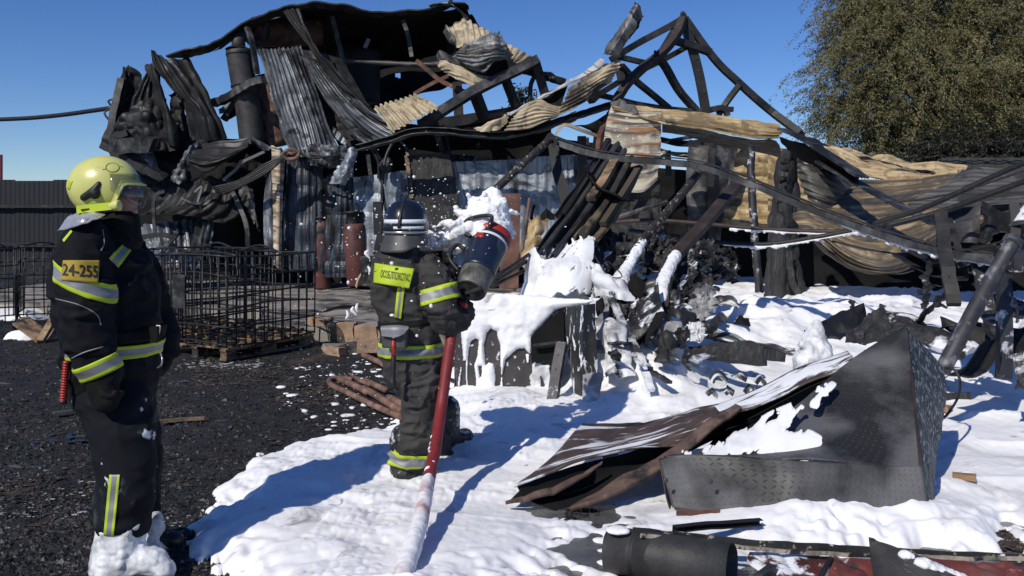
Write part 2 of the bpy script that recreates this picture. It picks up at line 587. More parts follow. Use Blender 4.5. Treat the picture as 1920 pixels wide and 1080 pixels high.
M['steelspot'] = mat('blistered_pipe', [(0.3, (0.012, 0.011, 0.010)), (0.7, (0.04, 0.036, 0.032))], 6, 8, 0.65, 0.1, bump=0.6, bscale=50, bdist=0.008,
    layers=[dict(col=(0.42, 0.36, 0.28), lo=0.57, hi=0.64, scale=22)])
M['rust'] = mat('rusty_steel', [(0.3, (0.05, 0.022, 0.015)), (0.55, (0.13, 0.058, 0.04)), (0.75, (0.22, 0.12, 0.085))], 6, 9, 0.75, 0.1, bump=0.4, bscale=60, bdist=0.006,
    layers=[dict(col=(0.02, 0.018, 0.017), lo=0.5, hi=0.65, scale=3)])
M['rustpipe'] = mat('rusty_pipe', [(0.3, (0.08, 0.04, 0.028)), (0.55, (0.20, 0.115, 0.08)), (0.72, (0.34, 0.23, 0.17))], 8, 9, 0.8, 0.0, bump=0.4, bscale=60,
    layers=[dict(col=(0.03, 0.025, 0.02), lo=0.52, hi=0.64, scale=4)])
M['redcyl'] = mat('red_oxide_paint', [(0.3, (0.085, 0.026, 0.022)), (0.7, (0.15, 0.055, 0.045))], 4, 8, 0.6, bump=0.15, bscale=60,
    layers=[dict(col=(0.035, 0.022, 0.02), lo=0.5, hi=0.68, scale=5)])
def sheetmat(name, stops, soot, lo, hi, extra=(), rough=0.5, metal=0.35, across=(1, 6, 1), bump=0.25):
    c = 0.5 * (lo + hi) - 0.05
    return mat(name, stops, 1.6, 8, rough, metal, across, 'UV', rvar=0.0, bump=bump, bscale=18, bdist=0.01,
        layers=[dict(col=soot, lo=c - 0.03, hi=c + 0.05, scale=0.9, stretch=across, coord='UV', distort=0.6, rough=0.7),
                dict(col=soot, lo=c - 0.015, hi=c + 0.045, scale=0.75, stretch=(1, 1, 1), coord='UV', distort=1.0, rough=0.75),
                dict(col=tuple(0.45 * (p + q) for p, q in zip(soot, stops[1][1] if isinstance(stops[1][1], tuple) else (stops[1][1],) * 3)), lo=0.5, hi=0.6, scale=3.5, stretch=(1, 1, 1), coord='UV', distort=0.8)] + list(extra))
AC, AV = (5, 0.7, 1), (0.7, 5, 1)
M['sootsheet'] = sheetmat('sooty_sheet', [(0.35, 0.006), (0.55, 0.017), (0.68, 0.075)], (0.004, 0.004, 0.004), 0.5, 0.6, across=AC, metal=0.1)
M['sootsheetv'] = sheetmat('sooty_sheet_cross', [(0.35, 0.006), (0.55, 0.017), (0.68, 0.075)], (0.004, 0.004, 0.004), 0.5, 0.6, across=AV, metal=0.1)
M['darksheet'] = mat('char_and_shade_black', [(0.3, 0.004), (0.7, 0.013)], 2, 8, 0.85, 0.0, spec=0.2)  # charred sheets, and dark sheets put in for shaded hollows
M['zinc'] = sheetmat('scorched_zinc', [(0.3, (0.08, 0.09, 0.10)), (0.55, (0.20, 0.215, 0.235)), (0.75, (0.36, 0.37, 0.38))], (0.02, 0.02, 0.022), 0.50, 0.68, across=AC, metal=0.5)
M['zincblue'] = sheetmat('blue_grey_sheet', [(0.36, (0.15, 0.18, 0.21)), (0.52, (0.28, 0.32, 0.36)), (0.68, (0.46, 0.49, 0.52))], (0.03, 0.033, 0.038), 0.58, 0.78, across=AC, metal=0.3,
    extra=[dict(col=(0.20, 0.13, 0.07), lo=0.64, hi=0.72, scale=1.3)])
M['greysheet'] = sheetmat('ash_grey_sheet', [(0.3, (0.10, 0.10, 0.10)), (0.55, (0.24, 0.235, 0.22)), (0.75, (0.38, 0.36, 0.33))], (0.03, 0.03, 0.03), 0.52, 0.70, across=AV, metal=0.2)
M['beige'] = sheetmat('cream_sheet', [(0.3, (0.36, 0.29, 0.185)), (0.55, (0.52, 0.43, 0.28)), (0.78, (0.62, 0.55, 0.42))], (0.045, 0.038, 0.03), 0.56, 0.68, across=AC, metal=0.0, rough=0.65)
M['beigev'] = sheetmat('cream_sheet_cross', [(0.3, (0.36, 0.29, 0.185)), (0.55, (0.52, 0.43, 0.28)), (0.78, (0.62, 0.55, 0.42))], (0.045, 0.038, 0.03), 0.55, 0.66, across=AV, metal=0.0, rough=0.65)
M['beigerust'] = sheetmat('peeling_cream_sheet', [(0.3, (0.40, 0.33, 0.23)), (0.55, (0.55, 0.48, 0.36)), (0.78, (0.66, 0.60, 0.50))], (0.06, 0.05, 0.04), 0.60, 0.72, across=AV, metal=0.0, rough=0.7,
    extra=[dict(col=(0.28, 0.13, 0.05), lo=0.53, hi=0.60, scale=2.0, stretch=(.5, 5, 1), coord='UV'), dict(col=(0.10, 0.085, 0.07), lo=0.55, hi=0.60, scale=1.6, stretch=(.5, 6, 1), coord='UV'), dict(col=(0.75, 0.73, 0.70), lo=0.62, hi=0.65, scale=7, coord='UV')])
M['tan'] = sheetmat('scorched_tan_sheet', [(0.36, (0.20, 0.135, 0.06)), (0.5, (0.42, 0.30, 0.14)), (0.64, (0.58, 0.47, 0.29))], (0.035, 0.032, 0.03), 0.58, 0.70, across=AV, metal=0.0, rough=0.6)
M['drape'] = sheetmat('soot_streaked_tan_sheet', [(0.38, (0.05, 0.045, 0.04)), (0.5, (0.17, 0.125, 0.07)), (0.62, (0.38, 0.29, 0.17))], (0.04, 0.04, 0.042), 0.54, 0.66, across=AV, metal=0.1, rough=0.55,
    extra=[dict(col=(0.7, 0.72, 0.75), lo=0.66, hi=0.74, scale=2.6, stretch=(1, 2, 1), coord='UV')])
M['drapegrey'] = sheetmat('soot_and_shade_grey_sheet', [(0.3, (0.035, 0.035, 0.036)), (0.55, (0.075, 0.073, 0.072)), (0.78, (0.16, 0.14, 0.11))], (0.015, 0.015, 0.016), 0.52, 0.70, across=AV, metal=0.1, rough=0.6,
    extra=[dict(col=(0.7, 0.72, 0.75), lo=0.69, hi=0.74, scale=4, coord='UV')])  # also the dark tone put in for shadow under the bent roof sheet
M['foamsheet'] = mat('foam_washed_sheet', [(0.3, (0.02, 0.02, 0.022)), (0.7, (0.06, 0.058, 0.056))], 5, 7, 0.45, 0.1, coord='UV', bump=0.2, bscale=40,
    layers=[dict(col=(0.80, 0.82, 0.84), lo=0.50, hi=0.60, scale=1.8, stretch=(1.6, 4, 1), coord='UV', distort=0.6, rough=0.7)])
M['rustfoam'] = mat('foam_streaked_rusty_sheet', [(0.3, (0.035, 0.026, 0.022)), (0.7, (0.11, 0.075, 0.06))], 6, 8, 0.55, 0.1, coord='UV', bump=0.3, bscale=40,
    layers=[dict(col=(0.72, 0.74, 0.78), lo=0.53, hi=0.60, scale=1.7, stretch=(1.2, 6, 1), coord='UV', distort=0.5, rough=0.7)])
M['charwood'] = mat('charred_wood', [(0.3, 0.008), (0.55, 0.03), (0.8, 0.10)], 5, 9, 0.6, 0.0, (5, 5, 0.6), bump=0.9, bscale=14, bstretch=(4, 4, 0.6), bdist=0.03)
M['wood'] = mat('scorched_pallet_wood', [(0.3, (0.18, 0.11, 0.055)), (0.7, (0.38, 0.26, 0.15))], 6, 8, 0.85, 0.0, bump=0.3, bscale=50,
    layers=[dict(col=(0.025, 0.022, 0.02), lo=0.47, hi=0.62, scale=3)])
M['fence'] = mat('dark_blue_fence', [(0.3, (0.005, 0.0065, 0.010)), (0.7, (0.009, 0.012, 0.018))], 3, 6, 0.7)
M['drum'] = mat('burnt_drum', [(0.3, (0.02, 0.02, 0.02)), (0.7, (0.065, 0.063, 0.06))], 5, 9, 0.6, 0.2, bump=0.5, bscale=50, bdist=0.006,
    layers=[dict(col=(0.07, 0.035, 0.028), lo=0.58, hi=0.68, scale=5)])
M['bark'] = mat('bark', [(0.3, (0.03, 0.024, 0.018)), (0.7, (0.09, 0.075, 0.06))], 6, 8, 0.9)
M['redpaint'] = mat('red_paint', [(0.3, (0.30, 0.02, 0.015)), (0.7, (0.42, 0.03, 0.02))], 6, 6, 0.45)
M['black'] = mat('black_rubber', [(0.3, 0.008), (0.7, 0.02)], 12, 6, 0.5, bump=0.1)
M['wire'] = mat('black_wire', [(0.3, 0.012), (0.7, 0.035)], 20, 4, 0.5, 0.3)
M['beigestripe'] = sheetmat('scorched_yellow_rib', [(0.3, (0.10, 0.075, 0.035)), (0.5, (0.26, 0.195, 0.10)), (0.75, (0.42, 0.35, 0.22))], (0.025, 0.022, 0.02), 0.42, 0.56, across=(6, 0.5, 1), metal=0.0, rough=0.6)
M['rustdark'] = mat('dark_rusty_steel', [(0.3, (0.02, 0.015, 0.013)), (0.6, (0.05, 0.035, 0.03)), (0.8, (0.10, 0.07, 0.06))], 6, 8, 0.65, 0.2, bump=0.3, bscale=60, bdist=0.005)
M['whiteash'] = sheetmat('whitened_sheet', [(0.3, (0.30, 0.29, 0.27)), (0.55, (0.50, 0.49, 0.46)), (0.75, (0.62, 0.60, 0.57))], (0.06, 0.06, 0.06), 0.58, 0.72, across=AV, metal=0.0, rough=0.7)
M['ribs'] = sheetmat('charred_ribbed_sheet', [(0.3, (0.02, 0.021, 0.022)), (0.55, (0.06, 0.062, 0.065)), (0.75, (0.12, 0.122, 0.125))], (0.012, 0.012, 0.012), 0.52, 0.7, across=(6, 0.5, 1), metal=0.2)
M['tan2'] = sheetmat('bright_tan_sheet', [(0.36, (0.30, 0.21, 0.10)), (0.5, (0.48, 0.355, 0.18)), (0.64, (0.60, 0.49, 0.31))], (0.03, 0.03, 0.032), 0.62, 0.70, across=(0.6, 2.2, 1), metal=0.0, rough=0.65)
M['sidefold'] = sheetmat('soot_and_cream_fold', [(0.3, (0.05, 0.05, 0.05)), (0.55, (0.13, 0.125, 0.11)), (0.75, (0.30, 0.25, 0.16))], (0.02, 0.02, 0.02), 0.52, 0.7, across=AV, metal=0.1)
M['steelfrost'] = mat('foam_filmed_steel', [(0.3, (0.02, 0.02, 0.022)), (0.7, (0.06, 0.06, 0.067))], 5, 8, 0.55, 0.1, bump=0.3, bscale=60, bdist=0.005, layers=[dict(col=(0.36, 0.38, 0.43), lo=0.52, hi=0.74, scale=7)])
M['charfoam'] = mat('charred_wood_with_foam', [(0.3, 0.008), (0.55, 0.03), (0.8, 0.10)], 5, 9, 0.6, 0.0, (5, 5, 0.6), bump=0.9, bscale=14, bdist=0.03, layers=[dict(col=(0.8, 0.82, 0.84), lo=0.52, hi=0.58, scale=2.6)])
M['cabinet'] = mat('brown_black_enamel', [(0.3, (0.03, 0.026, 0.026)), (0.7, (0.06, 0.052, 0.052))], 4, 6, 0.45, layers=[dict(col=(0.16, 0.10, 0.10), lo=0.58, hi=0.62, scale=5), dict(col=(0.6, 0.62, 0.64), lo=0.62, hi=0.66, scale=18)])
M['streaky'] = mat('foam_streaked_black_panel', [(0.3, 0.012), (0.7, 0.03)], 5, 7, 0.35, layers=[dict(col=(0.78, 0.8, 0.82), lo=0.56, hi=0.60, scale=5, stretch=(3, 3, 1), distort=1.5)])
M['foamfilm'] = mat('grey_foam_film', [(0.3, (0.06, 0.06, 0.06)), (0.5, (0.22, 0.22, 0.22)), (0.7, (0.7, 0.71, 0.72))], 5, 8, 0.5, bump=0.2, bscale=50)
M['foamfilm2'] = mat('foam_film_over_sheet', [(0.3, (0.30, 0.30, 0.31)), (0.5, (0.72, 0.73, 0.74)), (0.7, (0.82, 0.83, 0.84))], 3, 7, 0.6, bump=0.2, bscale=40, layers=[dict(col=(0.03, 0.03, 0.03), lo=0.58, hi=0.66, scale=7)])
M['foamthick'] = mat('thick_foam_over_sheet', [(0.3, (0.45, 0.46, 0.48)), (0.5, (0.80, 0.81, 0.82)), (0.7, (0.86, 0.87, 0.88))], 2.5, 7, 0.7, bump=0.3, bscale=40, layers=[dict(col=(0.10, 0.10, 0.11), lo=0.66, hi=0.72, scale=6)])
M['foamleg'] = mat('foamed_bar', [(0.42, (0.04, 0.04, 0.042)), (0.5, (0.5, 0.51, 0.53)), (0.62, (0.82, 0.83, 0.84))], 3.5, 8, 0.6, bump=0.3, bscale=40)
M['foamedge'] = mat('black_sheet_with_foam', [(0.3, 0.008), (0.7, 0.025)], 5, 7, 0.5, layers=[dict(col=(0.8, 0.82, 0.84), lo=0.55, hi=0.61, scale=2.8, distort=0.8)])
M['rag'] = mat('foam_soaked_rag', [(0.3, (0.10, 0.10, 0.10)), (0.5, (0.45, 0.45, 0.46)), (0.7, (0.78, 0.79, 0.8))], 4, 8, 0.6, bump=0.3, bscale=40, layers=[dict(col=(0.012, 0.012, 0.012), lo=0.55, hi=0.64, scale=5)])
M['rag2'] = mat('foam_soaked_sheet', [(0.38, (0.25, 0.25, 0.26)), (0.52, (0.74, 0.75, 0.76))], 4, 8, 0.6, bump=0.3, bscale=40, layers=[dict(col=(0.02, 0.02, 0.02), lo=0.52, hi=0.58, scale=4)])
M['heap'] = mat('charred_heap', [(0.3, 0.008), (0.55, 0.03), (0.75, 0.12)], 6, 9, 0.6, bump=0.5, bscale=30, layers=[dict(col=(0.75, 0.77, 0.8), lo=0.60, hi=0.66, scale=5)])
M['rustfoam2'] = mat('foam_sheeted_rust', [(0.3, (0.035, 0.028, 0.026)), (0.7, (0.09, 0.07, 0.06))], 6, 8, 0.55, 0.1, coord='UV', bump=0.3, bscale=40,
    layers=[dict(col=(0.78, 0.8, 0.83), lo=0.45, hi=0.52, scale=1.9, stretch=(1.2, 6, 1), coord='UV', distort=0.5, rough=0.7)])
M['rustlip'] = mat('brown_rust_lip', [(0.3, (0.05, 0.032, 0.026)), (0.55, (0.13, 0.085, 0.065)), (0.78, (0.22, 0.16, 0.13))], 9, 9, 0.7, 0.1, coord='UV', bump=0.4, bscale=60, bdist=0.006, layers=[dict(col=(0.02, 0.018, 0.017), lo=0.55, hi=0.66, scale=4)])
M['creamchar'] = mat('scorched_cream_edge', [(0.3, 0.012), (0.6, 0.03)], 6, 8, 0.6, bump=0.4, bscale=60, layers=[dict(col=(0.38, 0.32, 0.24), lo=0.58, hi=0.62, scale=16), dict(col=(0.75, 0.77, 0.8), lo=0.64, hi=0.67, scale=7)])
M['creamedge'] = mat('cream_edge', [(0.3, (0.10, 0.085, 0.065)), (0.6, (0.42, 0.37, 0.29))], 14, 8, 0.7, bump=0.4, bscale=60, layers=[dict(col=(0.015, 0.014, 0.013), lo=0.50, hi=0.56, scale=12)])
M['redfoam'] = mat('burnt_red_paint_with_foam', [(0.3, (0.03, 0.015, 0.013)), (0.7, (0.12, 0.03, 0.025))], 8, 8, 0.5, bump=0.3, bscale=50, layers=[dict(col=(0.78, 0.8, 0.83), lo=0.52, hi=0.58, scale=6)])
M['redgravel'] = mat('burnt_red_plate', [(0.3, (0.04, 0.02, 0.018)), (0.55, (0.16, 0.035, 0.028)), (0.75, (0.16, 0.10, 0.08))], 5, 9, 0.7, bump=0.5, bscale=60, layers=[dict(col=(0.5, 0.48, 0.44), lo=0.68, hi=0.71, scale=30), dict(col=(0.7, 0.72, 0.74), lo=0.66, hi=0.72, scale=5), dict(col=(0.02, 0.018, 0.016), lo=0.55, hi=0.64, scale=6)])
M['wood2'] = mat('light_brown_wood', [(0.3, (0.20, 0.12, 0.06)), (0.7, (0.34, 0.22, 0.12))], 6, 8, 0.85, 0.0, (1, 8, 8), bump=0.3, bscale=50)
M['fencegrey'] = mat('weathered_boards', [(0.3, 0.03), (0.7, 0.07)], 4, 7, 0.85)
M['residue'] = mat('grey_foam_residue', [(0.3, (0.22, 0.22, 0.22)), (0.7, (0.5, 0.5, 0.5))], 20, 5, 0.8)
M['hosefoam'] = mat('pinkish_hose_foam', [(0.36, (0.48, 0.26, 0.26)), (0.46, (0.78, 0.76, 0.77)), (0.6, (0.86, 0.87, 0.88))], 3.2, 7, 0.7, bump=0.3, bscale=60)
M['navysheet'] = sheetmat('dark_blue_sheet', [(0.36, (0.015, 0.02, 0.03)), (0.52, (0.035, 0.045, 0.062)), (0.68, (0.10, 0.12, 0.15))], (0.008, 0.009, 0.011), 0.56, 0.70, across=AC, metal=0.2)
# ------------------------------------------------------------------ the ground, the foam
def fan_grid(d0, d1, nd, a0, a1, na):
    D = np.exp(np.linspace(math.log(d0), math.log(d1), nd))[:, None].repeat(na, 1)
    a = np.linspace(a0, a1, na)[None, :].repeat(nd, 0)
    return D * a, D
R_ = 3000.0
mk('ground', [(-R_, -R_, -0.09), (R_, -R_, -0.09), (R_, R_, -0.09), (-R_, R_, -0.09)], [(0, 1, 2, 3)], M['cinder'], smooth=False)['kind'] = 'structure'
X, Y = fan_grid(2.6, 45, 330, -0.75, 0.8, 360)
def ground_z(x, y):
    q = np.stack([x, y, np.zeros_like(x)], -1).reshape(-1, 3)
    return (0.030 * fbm(q * 0.9, 3, 3) + 0.018 * fbm(q * 4.5, 3, 8) + 0.010 * np.abs(vnoise(q * 22, 12))).reshape(x.shape) - 0.02
yard = mk('cinder_yard', np.stack([X, Y, ground_z(X, Y)], -1).reshape(-1, 3), np.array(grid_faces(330, 360)), M['cinder'], centre=False)
yard['kind'] = 'structure'

def g2(px, py, z=0.0):
    p = G(px, py, z)
    return (p.x, p.y)
FOAM_POLY = [g2(*q) for q in [(430, 1200), (455, 1085), (440, 1040), (392, 1012), (384, 968), (402, 934), (442, 888), (480, 858), (560, 832), (640, 818), (735, 806),
    (746, 790), (806, 752), (846, 735), (852, 704), (866, 650), (930, 606), (1010, 580)]] + [(1.2, 17.5), (3.0, 19.5), (6, 21.5), (13, 21.5), (16, 16), (9, 3), (4, 2.4), (-0.5, 2.4)]
MOUNDS = [(1.05, 8.1, .27, .42), (.75, 9.0, .40, .6), (1.5, 8.6, .25, .5), (1.25, 7.5, .14, .4), (2.6, 10.0, .22, .7), (3.6, 11.2, .25, .9), (2.1, 11.5, .2, .8), (5.0, 12, .25, 1.0), (2.0, 6.9, .10, .4), (1.42, 4.62, .11, .30), (2.05, 4.7, .06, .4)]
HOLLOWS = [(-.68, 5.3, .75, .40), (-.36, 6.0, .5, .3), (.25, 5.0, .75, .55), (.9, 5.15, .55, .5), (.7, 4.2, .7, .5)]
POOLS = [[g2(*q) for q in [(1118, 1160), (1122, 1082), (1400, 1084), (1940, 1068), (2000, 1160)]],
         [g2(*q) for q in [(1010, 1085), (1035, 1020), (1075, 985), (1120, 968), (1160, 985), (1150, 1085)]],
         [g2(*q) for q in [(1072, 978), (1095, 962), (1150, 956), (1180, 965), (1140, 980)]],
         [g2(*q) for q in [(1380, 1062), (1500, 1040), (1930, 1030), (1990, 1100), (1380, 1100)]],
         [g2(*q) for q in [(1840, 1000), (1895, 996), (1930, 1030), (1850, 1030)]]]
def foam_h(x, y):
    sh = x.shape
    q = np.stack([x, y, np.zeros_like(x)], -1).reshape(-1, 3)
    e = (0.10 * fbm(q * 2.6, 4, 40, 0.6) + 0.05 * vnoise(q * 14, 44)).reshape(sh)
    d = poly_sdf(x, y, FOAM_POLY) + e
    for p in POOLS:
        d = np.minimum(d, -poly_sdf(x, y, p) + e * 1.5 + 0.02)
    wx = x + 0.14 * vnoise(q * 3.1, 50).reshape(sh)
    wy = y + 0.14 * vnoise(q * 3.1 + 9, 51).reshape(sh)
    l1 = np.clip(1 - worley(wx / 0.85, wy / 0.85, 3) ** 2, 0, 1) ** .8
    l2 = np.clip(1 - worley(wx / 0.30 + 3, wy / 0.30, 4) ** 2, 0, 1)
    l3 = np.clip(1 - worley(wx / 0.11, wy / 0.11 + 7, 6) ** 2, 0, 1)
    rip = (1 - np.abs(vnoise(np.stack([wx * 1.1, wy * 2.6, wx * 0], -1).reshape(-1, 3), 91))).reshape(sh) ** 2
    big = fbm(q * 0.55, 3, 60).reshape(sh)
    rough = sstep(-0.5, 0.5, fbm(q * 0.8 + 5, 2, 63)).reshape(sh)
    back = sstep(7.0, 14.0, y)
    t = 0.034 + 0.028 * np.clip(big, -0.8, 1) + 0.10 * back + 0.12 * back * np.clip(big, 0, 1)
    patchy = sstep(0.0, 0.7, fbm(q * 1.3 + 11, 3, 64)).reshape(sh)
    lump = (0.062 * l1 + 0.030 * rip + 0.020 * l2 * patchy + 0.005 * l3 * rough * patchy) * (1 + 1.1 * back)
    for (mx, my, mh, mr) in MOUNDS:
        t = t + mh * np.exp(-((x - mx) ** 2 + ((y - my) * .8) ** 2) / mr ** 2) * (1 + .25 * fbm(q * 3.3, 3, 66).reshape(sh))
    for (mx, my, mk_, mr) in HOLLOWS:
        s_ = 1 - mk_ * np.exp(-((x - mx) ** 2 + (y - my) ** 2) / mr ** 2)
        t, lump = t * s_, lump * s_
    edge = 1 - np.exp(-np.clip(d, 0, None) / 0.13)
    h = (t + lump) * edge + 0.0025 * fbm(q * 26, 3, 70).reshape(sh) * edge
    return np.where(d > 0, h + 0.004, -0.12 + 0.0 * d), d
X, Y = fan_grid(2.9, 24, 560, -0.42, 0.80, 760)
hz, dd = foam_h(X, Y)
gz = ground_z(X, Y)
Z = np.where(dd > 0, hz + np.clip(gz, -0.02, 0.02), gz - 0.03)
fc = np.array(grid_faces(560, 760))
keep = (dd.reshape(-1)[fc].max(1) > -0.06)
foam = mk('foam', np.stack([X, Y, Z], -1).reshape(-1, 3), fc[keep], M['foam'], centre=False)
tag(foam, 'wide blanket of white firefighting foam over the ground', 'foam', kind='stuff')
def on_foam(px, py, lift=0.0):
    D = np.linspace(3.4, 9, 300)
    x = (px - 960) / F * D
    z = H + (YH - py) / F * D
    h, d = foam_h(x[:, None], D[:, None])
    k = int(np.argmax(z <= np.maximum(h[:, 0], 0) + lift))
    return P(px, py, D[k])
def foam_z(x, y):
    a = foam_h(np.array([[x]]), np.array([[y]]))
    return float(a[0][0, 0]) if a[1][0, 0] > 0 else 0.0
# wet concrete showing through the foam at the bottom of the picture
X, Y = fan_grid(3.2, 6.5, 60, 0.0, 0.75, 90)
mk('wet_pavement', np.stack([X, Y, ground_z(X, Y) * 0.4 + 0.012], -1).reshape(-1, 3), grid_faces(60, 90), M['wetground'], centre=False)['kind'] = 'structure'

def scatter(n, x0, x1, y0, y1, smin, smax, seed, flat=1.0, avoid=True, zoff=0.0, clus=None):
    """n small angular pieces spread evenly over a picture-shaped stretch of ground"""
    r = np.random.default_rng(seed)
    px, py = r.uniform(x0, x1, n), r.uniform(y0, y1, n)
    D = F * H / (py - YH)
    x = (px - 960) / F * D
    ok = np.ones(n, bool)
    if avoid: ok &= poly_sdf(x, D, FOAM_POLY) < 0.02
    if clus is not None: ok &= fbm(np.stack([x * clus, D * clus, x * 0], -1), 3, seed) > 0.1
    x, D = x[ok], D[ok]
    z = ground_z(x, D) + zoff
    m = len(x)
    s = smin * (smax / smin) ** (r.random(m) ** 2.2)
    base = np.array([(1, 0, 0), (-1, 0, 0), (0, 1, 0), (0, -1, 0), (0, 0, 1), (0, 0, -1)], float)
    v = base[None] * (0.6 + 0.8 * r.random((m, 6, 1))) + r.normal(0, 0.22, (m, 6, 3))
    a = r.random(m) * 6.28
    ca, sa = np.cos(a)[:, None], np.sin(a)[:, None]
    vx = v[:, :, 0] * ca - v[:, :, 1] * sa
    vy = v[:, :, 0] * sa + v[:, :, 1] * ca
    el = (0.6 + 0.9 * r.random(m))[:, None]
    vs = np.stack([x[:, None] + vx * s[:, None] * el, D[:, None] + vy * s[:, None], z[:, None] + v[:, :, 2] * s[:, None] * flat], -1).reshape(-1, 3)
    f = np.array([(0, 2, 4), (2, 1, 4), (1, 3, 4), (3, 0, 4), (2, 0, 5), (1, 2, 5), (3, 1, 5), (0, 3, 5)])
    return vs, (f[None] + (np.arange(m) * 6)[:, None, None]).reshape(-1, 3)
v, f = scatter(60000, -120, 1000, 540, 1110, 0.004, 0.022, 5, 0.7)
tag(mk('cinders', v, f, M['grit'], centre=False, smooth=False), 'loose black cinders and clinker strewn over the yard', 'cinders', kind='stuff')
v, f = scatter(9000, -100, 900, 600, 1090, 0.006, 0.026, 15, 0.3, zoff=0.006, clus=0.9)
tag(mk('litter', v, f, M['chips'], centre=False, smooth=False), 'brown and grey chips of litter among the cinders', 'litter', kind='stuff')
def flecks(n, x0, x1, y0, y1, smin, smax, seed, clus, thr, zoff=0.004, flat=0.35):
    r = np.random.default_rng(seed)
    px, py = r.uniform(x0, x1, n), r.uniform(y0, y1, n)
    D = F * H / (py - YH); x = (px - 960) / F * D
    k = fbm(np.stack([x * clus, D * clus * 0.6, x * 0], -1), 3, seed) + 0.5 * r.random(n)
    ok = (k > thr) & (poly_sdf(x, D, FOAM_POLY) < 0.03)
    mb = MB()
    for X_, D_ in zip(x[ok], D[ok]):
        s = smin * (smax / smin) ** (r.random() ** 3)
        vs, fs = ell((X_, D_, float(ground_z(np.array([X_]), np.array([D_]))[0]) + zoff), (s * r.uniform(.7, 1.7), s * r.uniform(.7, 1.4), s * flat), n=4)
        mb.add(vs, fs)
    return mb
mb = flecks(900, 520, 900, 560, 830, 0.006, 0.045, 3, 1.2, 0.25)
o = mb.build('foam_flecks', M['foam'], None, True); tag(o, 'small white flecks of foam on the black ground near the pipes', 'foam', kind='stuff')
mb = flecks(1500, -60, 480, 860, 1085, 0.003, 0.016, 4, 1.7, 0.72, flat=0.15)
o = mb.build('foam_flecks', M['residue'], None, True); tag(o, 'thin white foam residue on the cinders by the near firefighter', 'foam', kind='stuff')

M['water'] = mat('dark_water', [(0.3, 0.004), (0.7, 0.010)], 3, 4, 0.22, spec=0.4)
for k, pl in enumerate(([(70, 815), (110, 810), (150, 814), (160, 820), (125, 824), (95, 823), (80, 821)], [(-30, 840), (10, 837), (40, 840), (30, 844), (-20, 847)])[:1]):
    pts = np.array([g2(*q) for q in pl])
    x0, y0 = pts.min(0) - .1; x1, y1 = pts.max(0) + .1
    X, Y = np.meshgrid(np.linspace(x0, x1, 70), np.linspace(y0, y1, 70))
    dpl = poly_sdf(X, Y, pts) + .14 * fbm(np.stack([X * 5, Y * 5, X * 0], -1).reshape(-1, 3), 3, 90 + k).reshape(X.shape)
    f = np.array(grid_faces(70, 70)); f = f[dpl.reshape(-1)[f].min(1) > 0]
    o = mk('puddle', np.stack([X, Y, X * 0 + .004 + float(ground_z(pts[:1, 0], pts[:1, 1])[0]) * .5 + .012], -1).reshape(-1, 3), f, M['water'], centre=False)
    o['kind'] = 'structure'

v, f = scatter(2600, 360, 640, 660, 760, 0.008, 0.035, 25, 0.35, zoff=0.006, clus=1.6)
tag(mk('litter', v, f, M['chips'], centre=False, smooth=False), 'patch of brown brick chips on the cinders between the cage and the pipes', 'litter', kind='stuff')
r_ = np.random.default_rng(44)
mbp = MB()
for _ in range(420):
    x_, y_ = r_.normal(425, 40), r_.normal(681, 6)
    p_ = G(x_, y_); s_ = 0.004 + 0.02 * r_.random() ** 3
    mbp.add(*ell((p_.x, p_.y, float(ground_z(np.array([p_.x]), np.array([p_.y]))[0]) + .004), (s_ * 1.6, s_, s_ * .15), n=3))
tag(mbp.build('ash_powder', M['residue'], None, True), 'pale ash powder spilled in front of the pallet corner', 'ash', kind='stuff')
# ------------------------------------------------------------------ the two firefighters
M['navy'] = mat('navy_turnout_cloth', [(0.3, (0.0035, 0.004, 0.006)), (0.7, (0.008, 0.009, 0.0125))], 6, 8, 0.85, bump=0.25, bscale=160, bdist=0.003, spec=0.2)
M['navydirty'] = mat('navy_trouser_cloth', [(0.3, (0.004, 0.005, 0.008)), (0.7, (0.011, 0.0125, 0.018))], 6, 8, 0.85, bump=0.25, bscale=160, bdist=0.003, spec=0.2,
    layers=[dict(col=(0.10, 0.105, 0.115), lo=0.55, hi=0.72, scale=4), dict(col=(0.7, 0.72, 0.74), lo=0.635, hi=0.67, scale=6)])
M['greycloth'] = mat('charcoal_turnout_cloth', [(0.3, (0.026, 0.025, 0.024)), (0.7, (0.056, 0.053, 0.050))], 5, 8, 0.8, bump=0.3, bscale=170, bdist=0.003, spec=0.3)
M['hivis'] = mat('lime_yellow_tape', [(0.3, (0.38, 0.50, 0.015)), (0.7, (0.50, 0.62, 0.025))], 9, 6, 0.6)
M['silvertape'] = mat('silver_tape', [(0.3, (0.17, 0.18, 0.19)), (0.7, (0.28, 0.285, 0.30))], 9, 6, 0.5, metal=0.1)
M['patch'] = mat('ochre_patch', [(0.3, (0.30, 0.21, 0.02)), (0.7, (0.42, 0.30, 0.04))], 14, 6, 0.8, bump=0.2, bscale=120)
M['ink'] = mat('black_print', [(0.3, 0.008), (0.7, 0.012)], 9, 2, 0.7)
M['helmety'] = mat('pale_yellow_helmet', [(0.3, (0.56, 0.56, 0.17)), (0.7, (0.65, 0.65, 0.22))], 5, 7, 0.32, spec=0.5,
    layers=[dict(col=(0.35, 0.33, 0.2), lo=0.66, hi=0.74, scale=9)])
M['helmetb'] = mat('dark_blue_helmet', [(0.3, (0.008, 0.010, 0.017)), (0.7, (0.014, 0.017, 0.028))], 5, 7, 0.25, spec=0.6)
M['skin'] = mat('skin', [(0.3, (0.34, 0.17, 0.115)), (0.7, (0.46, 0.25, 0.18))], 14, 6, 0.55, sss=0.0, bump=0.1, bscale=120)
